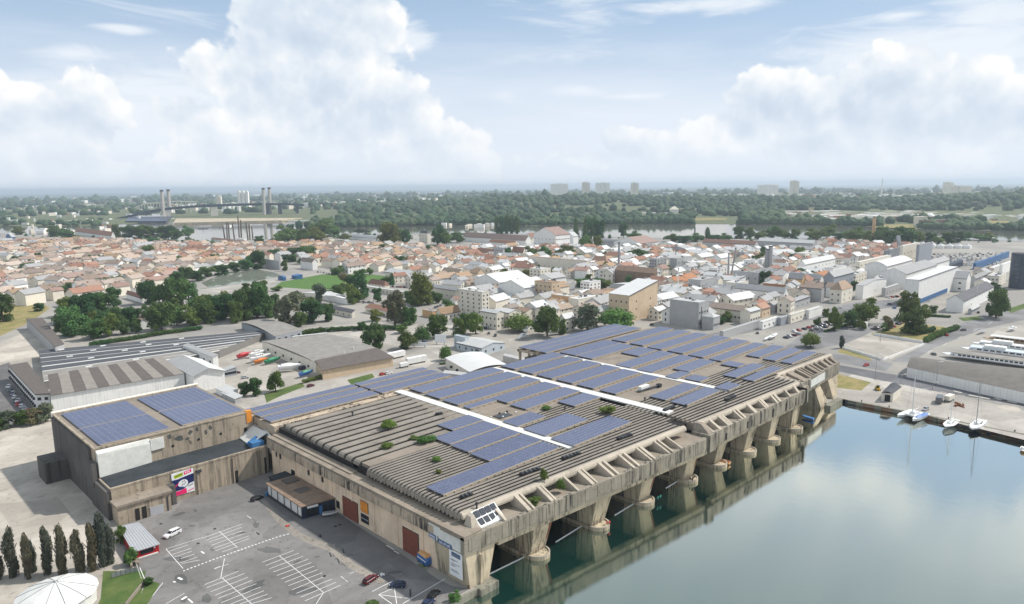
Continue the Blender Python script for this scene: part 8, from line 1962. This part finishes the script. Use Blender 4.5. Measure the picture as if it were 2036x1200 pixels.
# bollards and strakes on the quay edge
for k in range(11):
    y = 122-k*13.5; b = MB(); b.tube((QX+1.2, y, .1), (QX+1.2, y, .7), .28, .22); b.tube((QX+1.2, y, .7), (QX+1.2, y, .9), .4, .4)
    tag(b.build('bollard', 'dark_metal'), 'dark mooring bollard on the edge of the east quay', 'bollard', 'bollards along the east quay')
for k in range(16):
    y = 124-k*9; b = MB(); b.box(QX-1.25, y, -1.9, QX-.9, y+5.4, -.2); tag(b.build('quay_fender', 'rust' if k % 3 else 'dark_metal'), 'dark timber fender on the face of the east quay', 'fender', 'fenders along the east quay')
# ------------------------------------------------------------------ far bank: woods, towers, bridge
def on_ray(u, v, d):
    """point seen at (u, v) at ground distance d"""
    q = RC @ np.array([(u-1018)/FPX, -(v-600)/FPX, -1.0]); k = d/math.hypot(q[0], q[1]); return Vector((q[0]*k, q[1]*k, H+q[2]*k))
def landz(p): d, a = bear(p); return far_h(d, a)
fr_ = np.random.default_rng(41)
def mass(name, pts, mats, pick, label, cat, sub=1, squash=.8):
    """many crowns joined into one wood: pts = (x, y, z, radius)"""
    bm_ = bmesh.new(); bmesh.ops.create_icosphere(bm_, subdivisions=sub, radius=1.0)
    bv = np.array([v.co for v in bm_.verts]); bf = np.array([[v.index for v in f.verts] for f in bm_.faces]); bm_.free()
    n = len(pts); nv, nf = len(bv), len(bf); pts = np.array(pts)
    jit = 1+fr_.normal(0, .17, (n, nv, 1)); ang = fr_.uniform(0, 6.28, n); ca, sa = np.cos(ang), np.sin(ang)
    V = bv[None]*jit; X = V[..., 0]*ca[:, None]-V[..., 1]*sa[:, None]; Y = V[..., 0]*sa[:, None]+V[..., 1]*ca[:, None]; Z = V[..., 2]
    st = fr_.uniform(.75, 1.35, (n, 1))
    V = np.stack([X*pts[:, 3:4]+pts[:, 0:1], Y*pts[:, 3:4]+pts[:, 1:2], Z*pts[:, 3:4]*squash*st+pts[:, 2:3]+pts[:, 3:4]*.55*st], -1).reshape(-1, 3)
    F = (bf[None]+np.arange(n)[:, None, None]*nv).reshape(-1)
    me = bpy.data.meshes.new(name); me.vertices.add(len(V)); me.vertices.foreach_set('co', V.ravel().astype(np.float32))
    me.loops.add(len(F)); me.loops.foreach_set('vertex_index', F.astype(np.int32)); np_ = len(F)//3
    me.polygons.add(np_); me.polygons.foreach_set('loop_start', np.arange(0, len(F), 3, dtype=np.int32)); me.polygons.foreach_set('loop_total', np.full(np_, 3, dtype=np.int32))
    for q in mats: me.materials.append(MATS[q])
    mi = np.repeat(np.array([pick(p) for p in pts]), nf).astype(np.int32); me.polygons.foreach_set('material_index', mi)
    me.update(); me.validate()
    o = bpy.data.objects.new(name, me); COL.objects.link(o); return tag(o, label, cat, kind='stuff')
pts = []
def wood(n, dmin, dmax, a0, a1, rmin, rmax, keep=None, pw=1.0, clear=()):
    for _ in range(n):
        a = fr_.uniform(a0, a1); db = bank_d(a); d = max(db, dmin)+12+(dmax-max(db, dmin))*fr_.uniform(0, 1)**pw
        p = polar(d, a)
        if keep is not None and math.sin(p.x*.0041+1.3)*math.cos(p.y*.0037)+.6*math.sin(p.x*.013+p.y*.009) < keep: continue
        u, v, _ = proj((p.x, p.y, far_h(d, a)+8))
        if any(q[0] < u < q[2] and q[1] < v < q[3] for q in clear): continue
        pts.append((p.x, p.y, far_h(d, a)-1, fr_.uniform(rmin, rmax)*(1+.00003*d)))
CL = [(1560, 414, 2100, 434), (1750, 440, 1830, 456), (1950, 434, 2010, 448), (1375, 425, 1470, 441), (200, 398, 620, 446)]
wood(1500, 0, 2150, -.33, .72, 7, 13, -.9, 1.0, CL); wood(3300, 2100, 4300, -.24, .74, 9, 17, -.75, 1.0, CL); wood(1900, 4000, 7500, -.3, .78, 12, 24, -.15)
wood(900, 0, 3600, -.75, -.26, 7, 13, -.1, 1.0, CL); wood(900, 3400, 7500, -.78, -.2, 11, 22, -.1); wood(900, 2400, 4300, .26, .74, 10, 17, None, 1.0, CL); wood(1300, 7000, 10800, -.8, .8, 18, 34, -.3)
leafmat('wood_dark', (.048, .092, .048), (.10, .155, .075)); leafmat('wood_mid', (.080, .13, .058), (.15, .20, .09)); leafmat('wood_olive', (.10, .13, .065), (.18, .20, .11))
mass('far_wood', pts, ['wood_dark', 'wood_mid', 'wood_olive'], lambda p: int(abs(hash((int(p[0]/90), int(p[1]/90)))) % 10 > 5)+(1 if (p[0]*7+p[1]*3) % 5 > 4.1 else 0), 'wooded far bank and hills beyond the river', 'forest')
rivp = []
for k in range(260):                           # scrub along the near water's edge
    f = fr_.uniform(0, 1); i = min(int(f*(len(NEARB)-1)), len(NEARB)-2); fr2 = f*(len(NEARB)-1)-i
    u = NEARB[i][0]*(1-fr2)+NEARB[i+1][0]*fr2; v = NEARB[i][1]*(1-fr2)+NEARB[i+1][1]*fr2+fr_.uniform(.5, 5); p = g(u, v)
    if 430 < u < 520: continue
    rivp.append((p.x, p.y, -.5, fr_.uniform(2.2, 5.0)))
mass('bank_scrub', rivp, ['wood_dark', 'wood_mid', 'wood_olive'], lambda p: int(p[0]*13) % 3, 'green scrub along the near river bank', 'scrub')
# far buildings
plain('far_white', (.85, .83, .79), .85, .2, 0, .15, .02); plain('far_cream', (.74, .68, .58), .85, .2, 0, .15, .02); plain('far_red', (.36, .21, .15), .85, .2, 0, .2, .02)
cb = MB()
def block(dst, p, L, Wd, hh, a, mi): 
    e = Vector((math.cos(a), math.sin(a))); dst.obox(p.xy, e, L, Wd, landz(p)-6, landz(p)+hh, mi)
for (u0, u1, d0, d1, n, L0, L1, h0, h1) in ((600, 1000, 4200, 7000, 160, 14, 50, 10, 26), (1300, 2040, 4300, 6500, 260, 16, 70, 12, 30), (1050, 1330, 4400, 5200, 26, 14, 40, 8, 18), (0, 300, 3000, 7500, 130, 10, 30, 6, 14), (330, 620, 3800, 5500, 110, 14, 50, 9, 26), (0, 2036, 7500, 15000, 170, 30, 120, 10, 30), (880, 1040, 2000, 2400, 16, 12, 26, 5, 9), (40, 220, 2300, 3200, 26, 10, 22, 5, 8)):
    for _ in range(n):
        u = fr_.uniform(u0, u1); p = on_ray(u, 400, fr_.uniform(d0, d1)); L = fr_.uniform(L0, L1); block(cb, p, L, L*fr_.uniform(.25, .6), fr_.uniform(h0, h1), fr_.uniform(0, 3.1), int(fr_.choice([0, 0, 0, 1, 1, 2])))
for _ in range(300):                            # works and sheds on the flat land at the right
    u = fr_.uniform(1560, 2080); v = fr_.uniform(413, 440); p = g(u, v); L = fr_.uniform(14, 60); e = Vector((1, fr_.uniform(-.3, .1))); cb.obox(p.xy, (e.x*.7+.1, -.7), L, L*.4, -2, fr_.uniform(5, 13), int(fr_.choice([0, 1, 1, 2, 0])))
for _ in range(50):
    u = fr_.uniform(840, 1040); v = fr_.uniform(431, 441); p = g(u, v); L = fr_.uniform(10, 24); cb.obox(p.xy, (.7, -.7), L, 9, -2, fr_.uniform(5, 8), int(fr_.choice([0, 1, 2])))
tag(cb.build('distant_city', ['far_white', 'far_cream', 'far_red']), 'pale far suburbs scattered over the hills and plain', 'city', kind='stuff')
def tower(u, v, w, h, d, m_, label, n=3, name='tower_block'):
    top = on_ray(u, v-h, d); z0 = landz(top)-4; s = d/FPX; t = thing(name, (top.x, top.y, z0), label, 'tower block')
    e = Vector((RC[0][0], RC[1][0]))
    for k in range(n):
        b = MB(); c = Vector((top.x, top.y))+e*(w*s*((k+.5)/n-.5)); b.obox(c, e, w*s/n*.94, 16, z0, top.z-(0 if k != 1 else 2)); b.build('wall', m_, t)
    b = MB(); b.obox((top.x, top.y), e, w*s*.4, 10, top.z, top.z+4); b.build('roof_house', m_, t)
for a in ((1112, 381, 34, 16, 4700, 'far_white', 'broad white slab block, leftmost of four on the hill ridge', 4), (1165, 381, 16, 19, 4700, 'far_cream', 'slim cream block, second of four on the hill ridge', 2), (1198, 381, 28, 18, 4700, 'far_white', 'white block, third of four on the hill ridge', 3), (1262, 381, 15, 18, 4700, 'far_cream', 'cream block, fourth alone on the hill ridge', 2),
          (1527, 379, 38, 12, 5200, 'far_white', 'low wide white block on the right ridge', 5), (1580, 379, 16, 20, 5000, 'far_cream', 'tall cream tower block on the right ridge', 2), (1905, 380, 44, 10, 5000, 'far_cream', 'long cream complex on the far right ridge', 4), (1886, 378, 16, 16, 5050, 'far_cream', 'upright block rising behind the long cream complex', 2), (1930, 392, 90, 9, 4700, 'far_cream', 'very long low cream building in front of the complex on the right ridge', 6),
          (475, 402, 5, 22, 4000, 'far_white', 'left one of three slim white towers behind the bridge', 1), (483, 402, 5, 22, 4000, 'far_white', 'middle one of three slim white towers behind the bridge', 1), (491, 402, 5, 22, 4000, 'far_white', 'right one of three slim white towers behind the bridge', 1), (435, 399, 9, 9, 4000, 'far_cream', 'small cream block between the bridge pylons', 1), (1552, 392, 18, 8, 4400, 'far_cream', 'cream block at the edge of the hill wood', 2), (1672, 390, 18, 6, 4300, 'far_white', 'white villa on the wooded hill at the right', 2)):
    tower(*a)
p = on_ray(1755, 354, 6000); b = MB(); b.tube((p.x, p.y, 0), (p.x, p.y, p.z), 6, 3.5, 8); tag(b.build('radio_mast', 'far_white'), 'thin white radio mast on the horizon', 'mast')
P = g(1340, 428); s = proj(P)[2]/FPX; t = thing('manor', tuple(P), 'pale manor house with hipped roof at the foot of the wood across the river', 'manor')
e = Vector((.7, -.71)); b = MB(); b.obox(P.xy, e, 16*s, 14, -1, 12*s); b.build('wall', 'far_white', t); c = P.xy
b = MB(); b.loft([[(*(c-e*9*s+Vector((-8, -8))), 12*s), (*(c+e*9*s+Vector((-8, -8))), 12*s), (*(c+e*9*s+Vector((8, 8))), 12*s), (*(c-e*9*s+Vector((8, 8))), 12*s)], [(*(c-e*2*s), 18*s), (*(c+e*2*s), 18*s), (*(c+e*2*s+Vector((1, 1))), 18*s), (*(c-e*2*s+Vector((1, 1))), 18*s)]]); b.build('roof', 'far_cream', t)
b = MB(); b.obox(c-e*18*s, e, 18*s, 12, -1, 6*s); b.build('wing', 'far_white', t)
P = g(1285, 428); b = MB(); b.obox(P.xy, e, 36*s, 12, -1, 6*s); tag(b.build('long_house', 'far_white'), 'long pale house left of the manor across the river', 'house')
P = g(1905, 418); s = proj(P)[2]/FPX; b = MB(); n = 16
b.loft([[(P.x+10*s*math.cos(2*math.pi*k/n)*math.cos(f), P.y+10*s*math.sin(2*math.pi*k/n)*math.cos(f), 8*s*math.sin(f)) for k in range(n)] for f in (0, .4, .8, 1.2, 1.5)]); tag(b.build('dome_hall', 'far_cream'), 'beige domed hall on the flat land at the far right', 'hall')
P = g(1848, 434); b = MB(); r0 = 8*s
b.loft([[(P.x+r0*math.cos(2*math.pi*k/n)*math.cos(f), P.y+r0*math.sin(2*math.pi*k/n)*math.cos(f), 1+r0*math.sin(f)) for k in range(n)] for f in (0, .4, .8, 1.2, 1.5)]); tag(b.build('white_dome', 'far_white'), 'small white dome near the river at the right', 'dome')
P = g(1857, 453); b = MB(); b.obox(P.xy, (.75, -.66), 34*s, 20, -1, 10*s); tag(b.build('brick_hall', 'tile_red'), 'pink brick hall at the far river edge on the right', 'hall')
P = g(1829, 450); b = MB(); b.obox(P.xy, (.75, -.66), 12*s, 20, -1, 13*s); tag(b.build('brick_tower', 'far_cream'), 'beige block beside the pink brick hall', 'building')
for (pts_, nm) in (([(1745, 448), (1815, 447), (1818, 454), (1740, 455)], 'dry_field'), ([(1950, 438), (2008, 437), (2006, 446), (1945, 447)], 'dry_field'), ([(1380, 430), (1440, 428), (1445, 438), (1378, 440)], 'dry_field')): 
    b = MB(); b.face([(q.x, q.y, 2.4) for q in [g(u, v) for u, v in pts_]][::-1]); tag(b.build(nm, 'dry_lawn'), kind='structure')
# ------------------------------------------------------------------ lift bridge
plain('bridge_steel', (.03, .04, .06), .6, .4, 0, .1, .02); plain('bridge_pylon', (.50, .47, .42), .8, .2, 0, .12, .03)
p1, p2 = g(331, 433), g(529, 428); dd = (p2-p1)
def on_line(u, v, off=0):
    q = RC @ np.array([(u-1018)/FPX, -(v-600)/FPX, -1.0]); A_ = np.array([[q[0], -dd.x], [q[1], -dd.y]]); n_ = Vector((-dd.y, dd.x, 0)).normalized()*off
    k, m_ = np.linalg.solve(A_, np.array([p1.x+n_.x, p1.y+n_.y])); return Vector((q[0]*k, q[1]*k, H+q[2]*k))
br = thing('lift_bridge', tuple(p1), 'grey road bridge with two pairs of tall lift pylons over the river at the left', 'bridge')
dk = [on_line(u, v) for u, v in ((214, 438), (240, 431), (270, 424), (300, 417), (335, 412), (380, 408), (430, 405.5), (480, 404), (529, 403), (570, 403), (604, 405))]
nrm = Vector((-dd.y, dd.x, 0)).normalized()*13; DZ = Vector((0, 0, 10))
for a, c in zip(dk, dk[1:]): b = MB(); b.loft([[a-nrm, a+nrm, a+nrm-DZ, a-nrm-DZ], [c-nrm, c+nrm, c+nrm-DZ, c-nrm-DZ]]); b.build('deck_span', 'bridge_steel', br)
for (u, vt, off) in ((321, 375, -12), (334, 374, 16), (523, 371, -12), (535, 370, 16)):
    q = on_line(u, vt+2, off); base = on_line(u+(3 if u < 400 else 2), 420, off)
    b = MB(); b.tube((base.x, base.y, -3), (q.x, q.y, q.z-7), 7.5, 6.5, 8); py = b.build('pylon', 'bridge_pylon', br); b = MB(); b.tube((q.x, q.y, q.z-7), (q.x, q.y, q.z), 7.5, 7, 8); b.build('pylon_cap', 'dark_metal', py)
for (u, w, vt) in ((331, 30, 413), (425, 28, 407), (528, 22, 404), (290, 8, 421), (556, 14, 405), (590, 10, 405)):
    q = on_line(u, vt); b = MB(); b.obox(q.xy, dd.xy, w, 24, -4, q.z-4); b.build('pier', 'far_cream' if w > 25 else 'bridge_steel', br)
for (u, v, w) in ((336, 436, 40),): q = g(u, v); b = MB(); b.obox(q.xy, dd.xy, w, 40, -2, 4); b.build('pier_base', 'far_cream', br)
vd = thing('viaduct', tuple(on_line(300, 420, 500)), 'far viaduct on many slender columns behind the bridge pylons', 'viaduct')
vk = [on_line(u, v, 500) for u, v in ((262, 414), (290, 403), (320, 402), (346, 399), (392, 400))]
for a, c in zip(vk, vk[1:]):
    b = MB(); m_ = Vector((0, 0, 4)); b.loft([[a-nrm*.6, a+nrm*.6, a+nrm*.6-m_, a-nrm*.6-m_], [c-nrm*.6, c+nrm*.6, c+nrm*.6-m_, c-nrm*.6-m_]]); b.build('deck_span', 'far_cream', vd)
    for k in range(5): q = a.lerp(c, (k+.5)/5); b = MB(); b.obox(q.xy, dd.xy, 3.5, 8, -4, q.z-4); b.build('column', 'far_cream', vd)
# shore works and ships below the bridge
ppoly('sand_bank', [(360, 428), (420, 420), (530, 424), (585, 430), (560, 436), (440, 436), (360, 434)], 'sand_ground', 2.6)
for (pts_, m_, lb, hh) in (([(250, 443), (330, 443), (345, 433), (258, 432)], 'hull_navy', 'dark grey moored ship in front of the bridge', 7), ([(345, 446), (560, 441), (600, 436), (350, 437)], 'pier_concrete', 'long stone quay wall across the river below the bridge', 6)):
    P = [g(u, v) for u, v in pts_]; b = MB(); b.prism([p.xy for p in P], -1, hh); tag(b.build('moored_ship' if 'ship' in lb else 'far_quay', m_), lb, 'ship' if 'ship' in lb else 'quay')
P = g(300, 434); b = MB(); b.obox(P.xy, dd.xy, 90, 16, 6, 12); b.obox(P.xy+dd.xy.normalized()*20, dd.xy, 30, 12, 12, 20); tag(b.build('ship_deckhouse', 'far_white'), 'pale deckhouse on the dark moored ship', 'deckhouse')
P = g(595, 443); b = MB(); b.loft(boat_parts(70, 14, 9)); o = inst('white_ship', b.mesh('white_ship', 'far_white'), None, tuple(P), math.atan2(dd.y, dd.x)+3.14); tag(o, 'white excursion ship at the far bank right of the bridge', 'ship')
P = g(338, 459); b = MB(); b.loft(boat_parts(26, 7, 5)); o = inst('ferry', b.mesh('ferry', 'hull_orange'), None, tuple(P), math.atan2(dd.y, dd.x)); tag(o, 'small orange ferry on the river behind the riverside trees', 'ferry')
P = g(404, 455); b = MB(); b.obox(P.xy, dd.xy, 26, 7, .3, 2); b.tube((P.x, P.y, 2), (P.x, P.y, 12), .6); tag(b.build('pontoon', 'dark_metal'), 'dark floating pontoon with mast on the river', 'pontoon')
plain('post_wood', (.14, .115, .09), .9, .1, 0, .4)
for (u, v, h, ln) in ((447, 474, 26, -2), (452, 475, 34, 1), (456, 474, 32, 0), (466, 473, 30, -2), (476, 474, 44, 0), (480, 473, 36, 1), (493, 473, 30, -2), (497, 474, 28, 0), (503, 475, 26, -1)):
    P = g(u, v); s = proj(P)[2]/FPX; b = MB(); b.tube((P.x, P.y, -1), (P.x+ln*s*.7, P.y-ln*s*.7, h*s), 1.5*s, 1.2*s, 7); tag(b.build('mooring_post', 'post_wood'), 'tall leaning timber mooring post in the river below the bridge', 'post', 'mooring posts in the river')
P = g(454, 466); s = proj(P)[2]/FPX; b = MB(); b.obox(P.xy, (.7, -.7), 12*s, 7*s, 14*s, 19*s); tag(b.build('post_hut', 'far_white'), 'little white hut on top of the mooring posts', 'hut')
# ------------------------------------------------------------------ small things on the lot
plain('drain_black', (.02, .02, .02), .8, .2)
for (u, v) in ((394, 1080), (645, 1145), (667, 1046), (676, 1043), (320, 1041), (427, 1051)):
    P = g(u, v); b = MB(); b.prism([(P.x+.55*math.cos(k*.628), P.y+.55*math.sin(k*.628)) for k in range(10)], 0, .04); tag(b.build('manhole_cover', 'drain_black'), 'dark manhole cover in the asphalt', 'manhole cover', 'manhole covers on the parking lot')
r2 = random.Random(9)
for (u, v, m_, lb) in ((572, 1046, 'buoy_red', 'small red heap of scrap on the kerb strip of the lot'), (637, 1066, 'black_plastic', 'small dark bag on the kerb strip of the lot'), (760, 1143, 'white_paint', 'pale stones at the end of the kerb strip')):
    P = g(u, v); b = MB()
    for k in range(4): b.tube((P.x+r2.uniform(-.6, .6), P.y+r2.uniform(-.6, .6), 0), (P.x+r2.uniform(-.6, .6), P.y+r2.uniform(-.6, .6), .5), .3, .2, 6)
    tag(b.build('scrap_heap', m_), lb, 'scrap')
ks_pts = [(526, 1000), (552, 1030), (590, 1062), (620, 1075), (660, 1090), (700, 1125), (740, 1150), (764, 1158)]
b = MB(); r3 = random.Random(12)
for (u0, v0), (u1, v1) in zip(ks_pts, ks_pts[1:]):
    a, c = g(u0, v0), g(u1, v1)
    for k in range(26):
        q = a.lerp(c, r3.random())+Vector((r3.uniform(-1.1, 1.1), r3.uniform(-1.1, 1.1), 0)); w = r3.uniform(.1, .45); b.obox(q.xy, (r3.random(), r3.random()), w, w*.7, -.02, r3.uniform(.04, .16))
tag(b.build('kerb_rubble', 'ledge_concrete'), 'line of broken kerb rubble between lot and bunker lane', 'rubble', kind='stuff')
# worn strip of gravel and weeds between lot and lane
ppoly('gravel_strip', [(512, 985), (524, 990), (556, 1026), (596, 1058), (622, 1070), (664, 1084), (706, 1120), (768, 1154), (756, 1160), (695, 1130), (655, 1096), (612, 1080), (584, 1066), (548, 1035)], 'lane_edge', .026)
# ------------------------------------------------------------------ haze
def haze(density):
    b = MB(); b.prism([(-44000, -44000), (59000, -44000), (59000, 59000), (-44000, 59000)], -40, 190)
    o = b.build('haze', 'roof_white'); o.data.materials.clear()
    m = bpy.data.materials.new('haze_air'); m.use_nodes = True; m.node_tree.nodes.clear(); t = NT(m.node_tree)
    out = t.new('ShaderNodeOutputMaterial'); pv = t.new('ShaderNodeVolumePrincipled')
    pv.inputs['Color'].default_value = (.76, .88, 1.0, 1); pv.inputs['Density'].default_value = density; pv.inputs['Anisotropy'].default_value = .2
    t.l.new(pv.outputs[0], out.inputs['Volume']); o.data.materials.append(m); return tag(o, kind='stuff')
haze(7.5e-5)
# ------------------------------------------------------------------ tell look-alikes apart by their place
ORD = ['first', 'second', 'third', 'fourth', 'fifth', 'sixth', 'seventh', 'eighth', 'ninth', 'tenth', 'eleventh', 'twelfth', 'thirteenth', 'fourteenth', 'fifteenth', 'sixteenth', 'seventeenth', 'eighteenth', 'nineteenth']
TENS = {2: 'twenty', 3: 'thirty', 4: 'forty', 5: 'fifty', 6: 'sixty', 7: 'seventy', 8: 'eighty', 9: 'ninety'}
def ordinal(n):
    if n <= 19: return ORD[n-1]
    return TENS[n//10][:-1]+'ieth' if n % 10 == 0 else TENS[n//10]+'-'+ORD[n % 10-1]
same = {}
for o in COL.objects:
    if o.parent is None and o.get('label'): same.setdefault(o['label'], []).append(o)
for lb, L_ in same.items():
    if len(L_) < 2: continue
    def at_u(o):
        p = o.location
        if o.type == 'MESH' and p.length < 1e-6: p = sum((Vector(c) for c in o.bound_box), Vector())/8
        return proj(p)[0]
    for k, o in enumerate(sorted(L_, key=at_u)): o['label'] = lb+', '+('leftmost' if k == 0 else 'rightmost' if k == len(L_)-1 else ordinal(k+1)+' from left')
